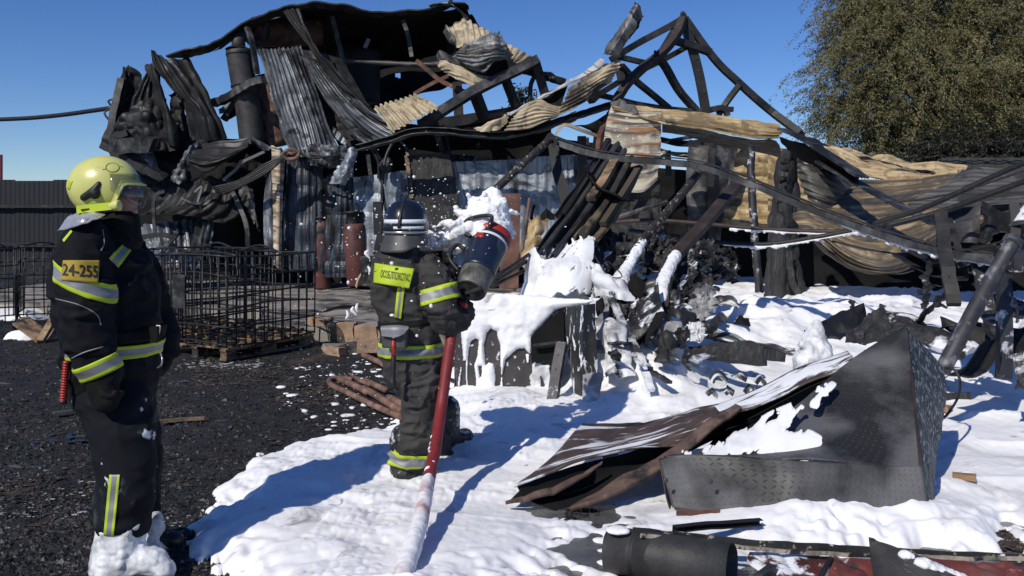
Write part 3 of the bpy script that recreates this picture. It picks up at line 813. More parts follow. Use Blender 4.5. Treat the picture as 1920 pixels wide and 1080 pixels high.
M['stubble'] = mat('stubble', [(0.3, (0.10, 0.06, 0.045)), (0.7, (0.2, 0.12, 0.09))], 60, 6, 0.7)
M['glove'] = mat('black_glove', [(0.3, 0.004), (0.7, 0.011)], 20, 6, 0.85, spec=0.2, bump=0.3, bscale=90)
M['leather'] = mat('black_leather', [(0.3, (0.03, 0.03, 0.031)), (0.7, (0.075, 0.074, 0.073))], 7, 8, 0.5, bump=0.15, bscale=90)
M['silverflap'] = mat('silver_cloth', [(0.3, (0.50, 0.50, 0.51)), (0.7, (0.66, 0.66, 0.67))], 12, 5, 0.35, metal=0.6, bump=0.3, bscale=40)
M['boot'] = mat('black_boot', [(0.3, 0.008), (0.7, 0.02)], 8, 6, 0.45, bump=0.2, bscale=60,
    layers=[dict(col=(0.75, 0.77, 0.8), lo=0.56, hi=0.66, scale=14)])
M['whitepaint'] = mat('white_paint', [(0.3, (0.66, 0.67, 0.68)), (0.7, (0.78, 0.79, 0.8))], 9, 4, 0.5)
M['chrome'] = mat('bright_metal', [(0.3, 0.45), (0.7, 0.6)], 9, 4, 0.3, metal=0.8)
vis = bpy.data.materials.new('smoked_visor'); vis.use_nodes = True
_n, _l = vis.node_tree.nodes, vis.node_tree.links
_g = _n.new('ShaderNodeBsdfGlossy'); _g.inputs['Roughness'].default_value = 0.08
_t = _n.new('ShaderNodeBsdfTransparent'); _t.inputs[0].default_value = (0.80, 0.81, 0.83, 1)
_x = _n.new('ShaderNodeMixShader'); _x.inputs[0].default_value = 0.05
_l.new(_t.outputs[0], _x.inputs[1]); _l.new(_g.outputs[0], _x.inputs[2]); _l.new(_x.outputs[0], _n['Material Output'].inputs[0])
M['visor'] = vis
TAPE = [M['hivis'], M['silvertape']]
FY = [0, 1, 1, 0]

def folds(amp, seed, sz=11.0, sxy=4.5):
    def f(c):
        q = c * np.array([sxy, sxy, sz])
        q2 = q + 0.55 * np.stack([vnoise(q * 0.7, seed + 3), vnoise(q * 0.7 + 4, seed + 4), vnoise(q * 0.7 + 8, seed + 5)], -1)
        a = 2.2 * (1 - np.abs(vnoise(q2, seed))) ** 2.5 - 1
        b = 2.0 * (1 - np.abs(vnoise(q2 * 1.9 + 3, seed + 1))) ** 2 - 1
        e = 2.0 * (1 - np.abs(vnoise(c * np.array([9, 9, 7.0]) + 20, seed + 2))) ** 3 - 1
        return amp * (0.55 * a + 0.35 * b + 0.35 * e + 0.3 * vnoise(c * 5, seed + 7))
    return f
def hand(parts, wrist, to, palm_side, grip, r=0.045):
    """palm plus five separate bent fingers; 'grip' is the way the fingers curl, palm_side the way along the knuckles"""
    w, t = Vector(wrist), Vector(to)
    d = (t - w).normalized()
    k = Vector(palm_side); k = (k - d * k.dot(d)).normalized()
    g = Vector(grip); g = (g - d * g.dot(d) - k * g.dot(k)).normalized()
    L = 0.095
    parts.append(limb([(w, 0.036, 0.030), (w + d * L * 0.5, 0.047, 0.024), (w + d * L, 0.046, 0.02)], 4, 12, side=k))
    for i, (o, ln) in enumerate([(-0.034, .85), (-0.011, 1.0), (0.012, .95), (0.034, .75)]):
        a = w + d * (L * 0.85) + k * o
        b = a + (d * 0.8 + g * 0.6) * 0.042 * ln
        c = b + (d * 0.1 + g) .normalized() * 0.032 * ln
        e = c + (g * 0.7 - d * 0.7) * 0.026 * ln
        parts.append(limb([(a, .0125), (b, .012), (c, .011), (e, .0095)], 3, 8))
    a = w + d * 0.025 - k * 0.034
    parts.append(limb([(a, .016), (a + d * 0.035 - k * 0.02 + g * 0.02, .014), (a + d * 0.055 - k * 0.012 + g * 0.045, .011)], 3, 8))

# ---- the near firefighter, seen from his right side, facing right
Dn = 4.22
pn = lambda x, y, D=Dn: P(x, y, D)
SX, SY = (1, 0, 0), (0, 1, 0)
px2m = Dn / F
bparts = []
bparts.append(limb([(pn(212, 470), .10, .12), (pn(205, 560), .15, .16), (pn(208, 680), .15, .16)], side=SX))
bparts.append(limb([(pn(215, 470), .075), (pn(226, 400), .07)]))
bparts.append(limb([(pn(212, 690, 4.1), .09), (pn(235, 850, 4.1), .06), (pn(232, 1020, 4.1), .045)]))
bparts.append(limb([(pn(225, 690, 4.35), .09), (pn(250, 850, 4.37), .06), (pn(262, 990, 4.4), .045)]))
bparts.append(limb([(pn(158, 470, 4.02), .07), (pn(158, 600, 3.97), .05), (pn(196, 705, 3.98), .035)]))
bparts.append(limb([(pn(225, 470, 4.45), .07), (pn(285, 590, 4.5), .05), (pn(305, 670, 4.45), .035)]))
# head: skull, jaw, brow, cheeks, nose, lips, chin, ear, eyes
hc = pn(218, 352)
def hp(dx, dy, dz=0.0): return hc + Vector((dx, dz, dy))       # dx forward, dy up, dz towards the far side
bparts.append(ell(hc + Vector((-0.01, 0, 0.03)), (0.098, 0.077, 0.105)))
bparts.append(ell(hp(0.035, -0.055), (0.065, 0.058, 0.075)))
bparts.append(limb([(hp(0.075, 0.015, -0.03), .014), (hp(0.083, 0.017, 0), .015), (hp(0.075, 0.015, 0.03), .014)], 4, 8))
bparts.append(limb([(hp(0.085, 0.004), .010), (hp(0.104, -0.024), .012), (hp(0.112, -0.037), .014)], 4, 8))
bparts.append(ell(hp(0.102, -0.042), (0.014, 0.019, 0.010)))
for s_ in (-1, 1):
    bparts.append(ell(hp(0.066, -0.025, 0.038 * s_), (0.026, 0.022, 0.022)))
bparts.append(limb([(hp(0.080, -0.066, -0.022), .008), (hp(0.093, -0.064, 0), .010), (hp(0.080, -0.066, 0.022), .008)], 3, 8))
bparts.append(limb([(hp(0.078, -0.080, -0.018), .009), (hp(0.090, -0.079, 0), .011), (hp(0.078, -0.080, 0.018), .009)], 3, 8))
bparts.append(ell(hp(0.078, -0.108), (0.022, 0.024, 0.020)))
per = remesh('person', bparts, M['skin'], None, 0.0065, 2)
tag(per, 'firefighter in a pale yellow helmet and dark navy suit standing on the cinders, facing right', 'person')
for s_ in (-1, 1):
    o = mk('eye', *ell(hp(0.073, -0.002, 0.031 * s_), (0.012, 0.0115, 0.0105), n=8), M['whitepaint'], per)
    mk('iris', *ell(hp(0.0815, -0.003, 0.032 * s_), (0.004, 0.005, 0.005), n=5), M['ink'], o)
mk('eyebrow', *limb([(hp(0.088, 0.018, -0.045), .005), (hp(0.097, 0.022, -0.026), .006), (hp(0.097, 0.019, -0.010), .005)], 4, 8), M['stubble'], per)

tors = [limb([(pn(212, 425), .085, .10), (pn(198, 462), .175, .20), (pn(194, 505), .215, .235), (pn(198, 560), .236, .25), (pn(204, 610), .228, .245), (pn(209, 655), .212, .235),
    (pn(211, 700), .205, .23)], 6, 28, side=SX)]
arm_r = limb([(pn(164, 452, 4.05), .100, .11), (pn(161, 500, 4.0), .114, .12), (pn(162, 555, 3.97), .116, .12), (pn(165, 610, 3.95), .112, .115), (pn(175, 660, 3.95), .104, .10), (pn(189, 700, 3.97), .092, .085)], 6, 20, side=SX)
arm_l = limb([(pn(225, 462, 4.42), .11), (pn(262, 530, 4.5), .12), (pn(285, 600, 4.5), .11), (pn(300, 655, 4.46), .09)], 6, 18)
fold1 = folds(0.015, 21, 9, 4)
jk = remesh('jacket', tors + [arm_r, arm_l], M['navy'], per, 0.011, 6, fold1)
t0 = remesh('t', tors, M['navy'], None, 0.014, 6, fold1); bt = bvh_of(t0); bpy.data.objects.remove(t0)
t0 = remesh('t', [arm_r], M['navy'], None, 0.012, 6, fold1); ba = bvh_of(t0); bpy.data.objects.remove(t0)
bj = bvh_of(jk)
mk('collar', *limb([(pn(222, 440), .115, .12), (pn(225, 430), .095, .10), (pn(227, 418), .086, .09)], 4, 20, side=SX), M['glove'], per)
wrap('reflective_band', ba, pn(158, 506, 4.0), pn(146, 534, 4.0), (-88, 88), TAPE, per, FY, off=0.006)
wrap('reflective_band', ba, pn(171, 676, 3.96), pn(184, 703, 3.97), (-95, 95), TAPE, per, FY, off=0.006)
wrap('reflective_band', bt, pn(208, 638), pn(208, 662), (-115, 25), TAPE, per, FY, off=0.016)
ap_ = lay('arm_patch', bj, [pn(118, 488), pn(187, 488), pn(184, 531), pn(114, 525)], None, M['patch'], per, off=0.013, relax=8)
text_on('patch_number', bvh_of(ap_), '24-255', pn(150.5, 508.5, 3.86), (1, 0, -0.06), (0, 0, 1), 0.070, None, M['ink'], per, 0.004, 0.80)
lay('chest_band', bj, [pn(204, 484), pn(233, 454), pn(246, 470), pn(222, 502)], None, TAPE, per, FY, off=0.006)
lay('shoulder_band', bj, [pn(117, 450), pn(133, 431), pn(136, 434), pn(120, 454)], None, M['hivis'], per, off=0.006)
for q in ([(105, 560), (150, 572), (182, 590), (190, 610)], [(135, 672), (160, 660), (195, 650)], [(193, 430), (196, 455), (190, 470)]):
    pts = []
    for x_, y_ in crom(q, 14):
        h_ = bj.ray_cast(pn(x_, y_, 3.0), pn(x_, y_, 4.0) - pn(x_, y_, 3.0))
        if h_[0] is not None: pts.append(h_[0] + Vector((0, -0.003, 0)))
    tube('piping', pts, 0.0028, M['silvertape'], per, smooth=False, n=len(pts))
belt = wrap('belt', bt, pn(208, 612), pn(208, 634), (-150, 30), [M['glove']], per, [0, 0], off=0.012)
bar('buckle', [pn(297, 610, 4.13), pn(293, 640, 4.11)], 0.018, 0.012, M['chrome'], per)
bar('radio', [pn(289, 612, 4.1), pn(290, 642, 4.1)], 0.035, 0.03, M['glove'], per)
tube('strap', [pn(300, 660, 4.06), pn(304, 672, 4.03), pn(302, 684, 4.03), pn(295, 690, 4.05)], 0.004, M['chrome'], per)

tro = [limb([(pn(208, 690), .20, .20), (pn(212, 735), .185, .19)], 5, 24, side=SX),
       limb([(pn(205, 730, 4.12), .165, .125), (pn(226, 790, 4.09), .148, .125), (pn(234, 850, 4.08), .138, .118), (pn(235, 910, 4.07), .132, .112), (pn(229, 975, 4.07), .128, .11)], 6, 22, side=SX),
       limb([(pn(230, 730, 4.34), .16, .125), (pn(248, 800, 4.36), .125, .12), (pn(258, 880, 4.38), .115, .11), (pn(262, 960, 4.40), .10, .10)], 6, 22, side=SX)]
tr = remesh('trousers', tro, M['navydirty'], per, 0.011, 5, folds(0.011, 33, 7.0, 5.0))
btr = bvh_of(tr)
lay('leg_band', btr, [pn(205, 890), pn(194, 1004), pn(213, 1008), pn(225, 890)], None, TAPE, per, FY, nu=30, off=0.006)
gl = []
hand(gl, pn(190, 700, 3.95), pn(198, 760, 3.92), (0.25, -1, 0.0), (1, 0.2, 0))
gl = [([w_ for w_ in v_], f_) for v_, f_ in gl]
gl.append(limb([(pn(187, 690, 3.96), .078, .07), (pn(195, 735, 3.95), .066, .058), (pn(200, 752, 3.94), .058, .05)], 4, 14))
remesh('glove', gl, M['glove'], per, 0.006, 2)
gl = []
hand(gl, pn(300, 655, 4.43), pn(314, 705, 4.40), (0.2, -1, 0), (0.2, 0.1, -1))
gl.append(limb([(pn(298, 645, 4.44), .055), (pn(306, 676, 4.42), .045)], 4, 12))
remesh('glove', gl, M['glove'], per, 0.006, 2)
for (x_, y_, D_, yb) in ((228, 1000, 4.08, 1.0), (262, 985, 4.40, 1.0)):
    sh = Vector(((x_ - 960) / F * D_, D_, 0))
    bp = [limb([(sh + Vector((0, 0, .36)), .085), (sh + Vector((0, 0, .20)), .075), (sh + Vector((-.01, 0, .07)), .068)], 4, 16),
          limb([(sh + Vector((-.05, 0, .058)), .055, .045), (sh + Vector((.08, -.01, .056)), .05, .045), (sh + Vector((.185, -.025, .046)), .05, .036)], 5, 14, side=SY)]
    remesh('boot', bp, M['boot'], per, 0.009, 2)
# foam clinging to the right boot and shin
fb = []
sh = Vector(((229 - 960) / F * 4.07, 4.07, 0))
rr = random.Random(4)
fb.append(limb([(sh + Vector((0.0, 0, .28)), .100, .095), (sh + Vector((-.01, 0, .14)), .110, .105), (sh + Vector((-.015, 0, .03)), .122, .115)], 5, 18, side=SX))
fb.append(limb([(sh + Vector((0, 0, .07)), .10, .07), (sh + Vector((.13, -.015, .06)), .075, .065), (sh + Vector((.195, -.03, .035)), .06, .05)], 5, 14, side=SY))
for k in range(40):
    a = rr.uniform(0, 6.28); z_ = rr.uniform(0.0, 0.42) ** 1.0
    rad = 0.102 if z_ < .3 else 0.092
    fb.append(ell(sh + Vector((math.cos(a) * rad, math.sin(a) * rad, z_)), [rr.uniform(.014, .026) * (1.0 if z_ < .3 else .6)] * 3, n=6))
def lumpy(a, s, seed):
    return lambda c: a * (0.6 * fbm(c * s, 3, seed) + 0.6 * np.abs(vnoise(c * s * 2.3, seed + 9)))
o = remesh('foam_coating', fb, M['wetfoam'], per, 0.007, 9, lumpy(0.010, 16, 5))
fb = [ell(pn(290, 985, 4.36), (.045, .05, .07)), ell(pn(284, 1010, 4.36), (.05, .05, .06)), ell(pn(292, 1025, 4.36), (.06, .05, .04))]
remesh('foam_coating', fb, M['wetfoam'], per, 0.008, 3, lumpy(0.008, 22, 6))

# helmet: a shell cut along a rim that is high over the face and low behind
Hc = pn(197, 352)
yaw = Matrix.Rotation(math.radians(6), 3, 'Z')
def helmet_pt(az, el, k=1.0):
    ca, sa = math.cos(az), math.sin(az)
    rx = 0.168 if ca < 0 else 0.160
    q = Vector((ca * math.cos(el) * rx, sa * math.cos(el) * 0.132, math.sin(el) * 0.150)) * k * .97
    if el < 0: q.x *= 1 - 0.10 * (-el) * (1 if ca < 0 else 0.2)
    return Hc + yaw @ q
na, ne = 72, 22
def rim_el(az):
    a = abs(math.atan2(math.sin(az), math.cos(az)))
    return -0.72 + (0.90) * float(sstep(1.22, 0.80, np.array(a)))
hv = []
for j in range(ne):
    for i in range(na):
        az = 2 * math.pi * i / na
        e0 = rim_el(az)
        hv.append(helmet_pt(az, e0 + (math.pi / 2 - 0.01 - e0) * j / (ne - 1)))
hf = [q for q in grid_faces(ne, na, True)]
hf.append(tuple((ne - 1) * na + i for i in range(na)))
hel = mk('helmet', hv, hf, M['helmety'], per, solid=0.007)
rim = [helmet_pt(2 * math.pi * i / 90, rim_el(2 * math.pi * i / 90), 1.012) for i in range(91)]
tube('rim_trim', rim, 0.007, M['helmety'], hel, smooth=False, n=91)
# flared brow band over the face
brow = []
for r_ in range(3):
    for i in range(25):
        az = math.radians(-66 + 132 * i / 24)
        p = helmet_pt(az, rim_el(az) - 0.02, 1.02)
        out = yaw @ Vector((math.cos(az) * 0.026, math.sin(az) * .018, -.012)) * (r_ / 2)
        brow.append(p + out)
mk('brow_edge', brow, grid_faces(3, 25), M['helmety'], hel, solid=0.006)
vv = []
for r_ in range(9):
    for i in range(29):
        az = math.radians(-68 + 136 * i / 28)
        e = 0.42 - 0.95 * (r_ / 8) * (0.35 + 0.65 * math.cos(az * 1.15) ** 0.8)
        k = 1.05 + 0.30 * (r_ / 8) * max(0, math.cos(az)) ** 0.7
        vv.append(helmet_pt(az, e, k))
mk('visor', vv, grid_faces(9, 29), M['visor'], hel, solid=0.003)
hb = bvh_of(hel)
def onh(x, y, off=0.004):
    o_, d_ = pn(x, y, 2.5), (pn(x, y, 4.0) - pn(x, y, 2.5)).normalized()
    h_ = hb.ray_cast(o_, d_)
    return (h_[0] if h_[0] is not None else pn(x, y, 4.08)) - d_ * off
lay('reflective_sticker', hb, [pn(132, 335), pn(158, 341), pn(150, 357), pn(132, 352)], (0, 1, 0), M['hivis'], hel, off=0.006, nu=8, nv=6)
ring_ = [onh(211 + 12.5 * math.cos(t), 314 + 8.5 * math.sin(t), 0.005) for t in np.linspace(0, 2 * math.pi, 28)]
tube('number_ring', ring_, 0.0016, M['ink'], hel, smooth=False, n=28)
text_on('helmet_number', hb, '255', pn(211, 314, 3.9), (1, 0, 0.08), (0, 0, 1), 0.036, (0, 1, 0), M['ink'], hel, 0.007)
tube('mark', [onh(192, 318), onh(199, 317)], 0.0022, M['ink'], hel)
tube('mark', [onh(225, 313), onh(231, 313)], 0.0022, M['ink'], hel)
mm = [limb([(onh(186, 345, -.005), .020, .014), (onh(176, 358, -.005), .026, .02), (onh(158, 370, -.004), .022, .018)], 4, 12), ell(onh(178, 362, .0), (.026, .024, .028))]
remesh('visor_mount', mm, M['black'], hel, 0.005, 2)
tch = thing
tb = [pn(147, 393, 4.07), pn(212, 386, 4.05)]
tor = bar('torch', tb, 0.030, 0.034, M['hivis'], hel, n=4)
ax_ = (tb[1] - tb[0]).normalized()
v_, f_ = lathe([(.0, 0), (.017, 0), (.019, .01), (.022, .02), (.024, .035), (.024, .046), (.018, .048), (0, .048)], 18, ax_, tb[1] - ax_ * .015)
mk('torch_lens', v_, f_, M['greylens'] if 'greylens' in M else M['helmety'], tor)
bar('torch_label', [pn(152, 394, 4.049), pn(168, 392, 4.049)], .004, .008, M['ink'], tor)
nf = [[pn(144, 398, 4.12), pn(172, 398, 4.05), pn(198, 402, 4.06)], [pn(126, 408, 4.06), pn(158, 409, 3.98), pn(188, 408, 4.0)], [pn(108, 434, 4.02), pn(138, 427, 3.93), pn(168, 415, 3.95)]]
sheet('neck_flap', nf, M['silverflap'], hel, nu=14, nv=12, crump=0.006, cs=16, thick=0.004)
v_, f_ = lathe([(.0, 0), (.105, 0), (.115, .02), (.118, .04)], 24, (0, 0, 1), pn(207, 412, 4.2))
# the red-handled tool hanging behind his hip
tl = thing('hand_tool', 'red ribbed tool handle hanging behind the near firefighter’s hip', 'tool', pn(122, 755, 4.12))
prof = []
for k in range(15): prof += [(0.0145, k * .0118), (0.0145, k * .0118 + .0085), (0.012, k * .0118 + .010), (0.012, k * .0118 + .0115)]
v_, f_ = lathe([(0, 0)] + prof + [(0.0, .178)], 14, pn(124, 683, 4.0) - pn(118, 752, 4.0), pn(118, 752, 4.0))
mk('handle', v_, f_, M['redpaint'], tl)
tube('tip', [pn(118, 757, 4.0), pn(118.5, 750, 4.0)], 0.0155, M['black'], tl)

# ---- the firefighter at the foam generator, seen from behind
Dm = 5.5
pm = lambda x, y, D=Dm: P(x, y, D)
bp = [limb([(pm(762, 515), .10, .07), (pm(760, 600), .12, .09), (pm(775, 690), .13, .10)], side=SX),
      limb([(pm(765, 500), .06), (pm(768, 440, 5.56), .06)]), ell(pm(766, 415, 5.56), (.075, .095, .11)),
      ell(pm(773, 440, 5.64), (.06, .05, .07)), ell(pm(778, 425, 5.69), (.02, .02, .02)),
      limb([(pm(790, 700, 5.48), .08), (pm(785, 800, 5.45), .055), (pm(760, 885, 5.48), .05)]),
      limb([(pm(798, 700, 5.62), .08), (pm(806, 780, 5.85), .055), (pm(828, 850, 6.02), .05)]),
      limb([(pm(798, 522, 5.55), .04), (pm(842, 595, 5.47), .04), (pm(866, 585, 5.62), .032)]),
      limb([(pm(728, 508, 5.6), .045), (pm(735, 545, 5.8), .04), (pm(775, 545, 5.88), .035), (pm(835, 511, 5.72), .032)])]
pr2 = remesh('person', bp, M['skin'], None, 0.009, 2)
tag(pr2, 'firefighter in a dark helmet and charcoal suit seen from behind, aiming the foam generator', 'person')
tors = [limb([(pm(766, 470), .07, .08), (pm(758, 487), .15, .115), (pm(753, 520), .175, .15), (pm(754, 555), .175, .15), (pm(760, 598), .155, .14), (pm(768, 622), .17, .15), (pm(771, 655), .187, .16), (pm(772, 684), .185, .16)], 6, 28, side=SX)]
armr = limb([(pm(803, 496, 5.5), .085), (pm(817, 530, 5.46), .112), (pm(829, 570, 5.43), .112), (pm(843, 598, 5.45), .10), (pm(862, 590, 5.55), .085), (pm(870, 575, 5.64), .065)], 6, 20)
arml = limb([(pm(722, 500, 5.58), .09), (pm(728, 545, 5.78), .10), (pm(770, 545, 5.88), .085), (pm(830, 512, 5.72), .065)], 6, 16)
fold2 = folds(0.020, 71, 12.0, 6.0)
jk2 = remesh('jacket', tors + [armr, arml], M['greycloth'], pr2, 0.011, 4, fold2)
t0 = remesh('t', tors, M['navy'], None, 0.014, 4, fold2); bt2 = bvh_of(t0); bpy.data.objects.remove(t0)
t0 = remesh('t', [armr], M['navy'], None, 0.012, 4, fold2); ba2 = bvh_of(t0); bpy.data.objects.remove(t0)
bj2 = bvh_of(jk2)
np_ = lay('name_panel', bt2, [pm(702, 493), pm(777, 504), pm(767, 541), pm(700, 530)], None, M['hivis'], pr2, off=0.030, nu=30, relax=14)
text_on('name_letters', bvh_of(np_), 'ОСОБЛПОЖСПАС', pm(741, 518, 5.3), (1, 0, -0.155), (0.12, 0, 1), 0.060, None, M['ink'], pr2, 0.006, 0.325, 0.0)
lay('back_band', bt2, [pm(745, 538), pm(739, 596), pm(752, 599), pm(759, 540)], None, TAPE, pr2, [0, 1, 0], off=0.009, nu=20)
wrap('reflective_band', ba2, pm(808, 541, 5.46), pm(815, 569, 5.45), (-90, 95), TAPE, pr2, FY, off=0.007)
wrap('reflective_band', bt2, pm(771, 642), pm(771, 667), (-100, 100), TAPE, pr2, FY, off=0.007)
wrap('belt', bt2, pm(760, 598), pm(761, 609), (-100, 100), [M['glove']], pr2, [0], off=0.007)
tro = [limb([(pm(775, 672), .165, .145), (pm(782, 705), .165, .145)], 5, 22, side=SX),
       limb([(pm(784, 705, 5.48), .145, .14), (pm(790, 750, 5.44), .132, .135), (pm(784, 800, 5.44), .118, .12), (pm(770, 845, 5.46), .115, .11), (pm(762, 874, 5.48), .112, .105)], 6, 20, side=SX),
       limb([(pm(795, 705, 5.6), .13), (pm(803, 760, 5.75), .11), (pm(812, 810, 5.9), .095), (pm(826, 845, 6.0), .085)], 6, 18)]
tr2 = remesh('trousers', tro, M['greycloth'], pr2, 0.010, 3, folds(0.024, 83, 13.0, 7.0))
btr2 = bvh_of(tr2)
wrap('ankle_band', btr2, pm(769, 842, 5.46), pm(764, 868, 5.47), (-110, 80), TAPE, pr2, FY, off=0.007)
for (x_, D_, z_, tx, ty) in ((757, 5.48, 0.0, -.06, .16), (838, 6.05, 0.06, .12, .12)):
    s0 = Vector(((x_ - 960) / F * D_, D_, z_))
    remesh('boot', [limb([(s0 + Vector((0, 0, .26)), .085), (s0 + Vector((0, 0, .07)), .082)], 4, 16),
        limb([(s0 + Vector((-tx * .3, -ty * .3, .055)), .062, .05), (s0 + Vector((tx, ty, .05)), .062, .045)], 4, 14, side=(ty, -tx, 0))], M['boot'], pr2, 0.009, 2, lumpy(0.006, 20, 8))
gl = []
hand(gl, pm(868, 578, 5.63), pm(866, 545, 5.60), (1, 0.2, 0), (0.5, -0.8, 0.2))
gl.append(limb([(pm(867, 590, 5.62), .06), (pm(868, 572, 5.63), .05)], 4, 12))
remesh('glove', gl, M['glove'], pr2, 0.006, 2)
gl = []
hand(gl, pm(826, 514, 5.72), pm(850, 492, 5.62), (0.5, 0.5, 1), (0.8, -0.5, -.4))
gl.append(limb([(pm(818, 520, 5.74), .062), (pm(830, 510, 5.70), .05)], 4, 12))
remesh('glove', gl, M['glove'], pr2, 0.006, 2)
# dark helmet with a comb, white bands and a leather neck guard
Hm = pm(760, 420)
v_, f_ = [], []
n_ = 48
prof = [(.128, -.060), (.133, -.045), (.136, -.02), (.134, .02), (.125, .06), (.105, .10), (.07, .13), (.03, .146), (.004, .149)]
prof = [tuple(q) for q in crom(prof, 33)]
for r_, z_ in prof:
    for i in range(n_):
        t = 2 * math.pi * i / n_
        v_.append(Hm + Vector((math.cos(t) * r_, math.sin(t) * r_ * 1.14 + .03, z_)))
h2 = mk('helmet', v_, grid_faces(len(prof), n_, True) + [tuple((len(prof) - 1) * n_ + i for i in range(n_))], M['helmetb'], pr2, solid=0.005)
hb2 = bvh_of(h2)
hc2 = Hm + Vector((0, .03, 0))
tube('comb', [Hm + Vector((-.022 + .02 * math.sin(t), -.165 * math.cos(t) + .03, .165 * math.sin(t) - .015)) for t in np.linspace(-.05, 2.2, 16)], 0.0105, M['black'], h2, smooth=False, n=16)
wrap('white_band', hb2, hc2 + Vector((0, 0, .028)), hc2 + Vector((0, 0, .004)), (-75, 62), [M['whitepaint']], h2, [0], off=.003)
wrap('white_band', hb2, hc2 + Vector((0, 0, -.014)), hc2 + Vector((0, 0, -.030)), (-55, 22), [M['whitepaint']], h2, [0], off=.003)
wrap('rim_band', hb2, hc2 + Vector((0, 0, -.044)), hc2 + Vector((0, 0, -.060)), (-120, 120), [M['chrome']], h2, [0], off=.004)
ng = []
for r_ in range(8):
    for i in range(31):
        t = math.radians(-180 + 5 + (205) * i / 30)
        q = r_ / 7
        rad = .125 + .035 * q
        ng.append(hc2 + Vector((math.cos(t) * rad * (1.0 if math.cos(t) < .3 else 1 - .15 * q), math.sin(t) * rad * 1.1, -.058 - .11 * q + .05 * q * max(0, math.cos(t)))))
mk('neck_guard', ng, grid_faces(8, 31), M['leather'], h2, solid=0.005)
# pouch and the red-handled axe on his belt
pc = thing('belt_pouch', 'grey belt pouch with a flap on the second firefighter’s back', 'pouch', pm(740, 640, 5.3))
bevel(bar('bag', [pm(719, 632, 5.30), pm(764, 634, 5.28)], .085, .12, M['leather'], pc, n=4), .012, 3)
sheet('flap', [[pm(716, 612, 5.34), pm(742, 610, 5.32), pm(764, 612, 5.32)], [pm(714, 614, 5.25), pm(742, 613, 5.22), pm(766, 615, 5.23)], [pm(716, 630, 5.24), pm(742, 632, 5.21), pm(757, 626, 5.22)]], M['silvertape'], pc, nu=14, nv=10, thick=.006)
axe = thing('hand_axe', 'short axe with a red and black handle hanging from the pouch', 'axe', pm(737, 725, 5.25))
tube('head', [pm(737, 626, 5.25), pm(738, 634, 5.25)], .013, M['chrome'], axe)
tube('handle', [pm(738, 634, 5.25), pm(737.5, 668, 5.24)], .0125, M['redpaint'], axe)
v_, f_ = lathe([(0, 0), (.019, 0), (.021, .01), (.019, .03), (.015, .035), (.016, .07), (.0145, .075), (.0165, .115), (.0145, .12), (.016, .165), (.013, .17), (0, .175)], 14, pm(738, 668, 5.24) - pm(736, 723, 5.25), pm(736, 723, 5.25))
mk('grip', v_, f_, M['black'], axe)

# ---- foam generator in his hands
M['bluepaint'] = mat('dark_blue_paint', [(0.3, (0.008, 0.013, 0.030)), (0.7, (0.014, 0.022, 0.048))], 6, 7, 0.35, spec=0.5,
    layers=[dict(col=(0.75, 0.77, 0.8), lo=0.66, hi=0.69, scale=13), dict(col=(0.12, 0.12, 0.13), lo=0.60, hi=0.72, scale=5)])
M['wornsteel'] = mat('worn_steel', [(0.38, (0.03, 0.03, 0.029)), (0.64, (0.24, 0.23, 0.20))], 7, 8, 0.5, 0.3, layers=[dict(col=(0.012, 0.012, 0.012), lo=0.46, hi=0.6, scale=4)])
gb = P(887, 532, 5.52)
ga = Vector((0.27, 0.64, 0.70)).normalized()
gen = thing('foam_generator', 'blue cylindrical foam generator with a red rim held by the second firefighter', 'foam generator', gb)
v_, f_ = lathe([(0.0920, .08), (0.1067, .08), (0.1104, .10), (0.1076, .115), (0.1233, .36), (0.1251, .40), (0.1178, .40), (0.1122, .36), (0.0874, .09)], 36, ga, gb)
mk('drum', v_, f_, M['bluepaint'], gen)
v_, f_ = lathe([(0.1251, .36), (0.1306, .365), (0.1316, .40), (0.1270, .41), (0.1168, .405)], 36, ga, gb); mk('rim', v_, f_, M['redpaint'], gen)
v_, f_ = lathe([(0.1095, .315), (0.1210, .318), (0.1224, .335), (0.1113, .338)], 36, ga, gb); mk('pale_stripe', v_, f_, M['whitepaint'], gen)
v_, f_ = lathe([(0.0000, -.012), (0.0460, -.01), (0.0782, -.035), (0.0920, -.06), (0.0975, -.05), (0.1012, .0), (0.1058, .085)], 36, ga, gb); mk('base_cone', v_, f_, M['wornsteel'], gen)
xs = ga.cross(Vector((0, 0, 1))).normalized()
fr_ = xs.cross(ga).normalized()
if fr_.y > 0: fr_ = -fr_
bar('brace', [gb - ga * .062 + (xs * .9 + fr_ * .4) * .098, gb - ga * .062 - (xs * .9 + fr_ * .4) * .098], .014, .02, M['steel'], gen)
sd = xs if xs.x < 0 else -xs
hd = [gb + ga * .30 + (fr_ * .9 + sd * .75).normalized() * .13, gb + ga * .335 + (fr_ * .7 + sd * .9).normalized() * .19, gb + ga * .40 + (fr_ * .8 + sd * .6).normalized() * .19, gb + ga * .405 + (fr_ * 1.0 - sd * .25).normalized() * .185, gb + ga * .36 + (fr_ * 1.0 - sd * .3).normalized() * .135]
tube('handle', hd, .0125, M['black'], gen, n=26)
hd = [gb + ga * .22 + (fr_ * .6 + sd).normalized() * .125, gb + ga * .23 + (fr_ * .6 + sd).normalized() * .185, gb + ga * .12 + (fr_ * .6 + sd).normalized() * .195, gb + ga * .05 + (fr_ * .6 + sd).normalized() * .11]
tube('handle', hd, .0125, M['black'], gen, n=22)
q0 = gb + ga * .29
dq = (fr_ * 1.0 + sd * .05).normalized(); tq = ga.cross(dq).normalized()
mk('sticker', [q0 + dq * .1225 + ga * a - tq * b for a, b in ((-.02, -.032), (-.012, .03), (.03, .034), (.022, -.02))], [(0, 1, 2, 3)], M['redpaint'], gen, solid=.002)
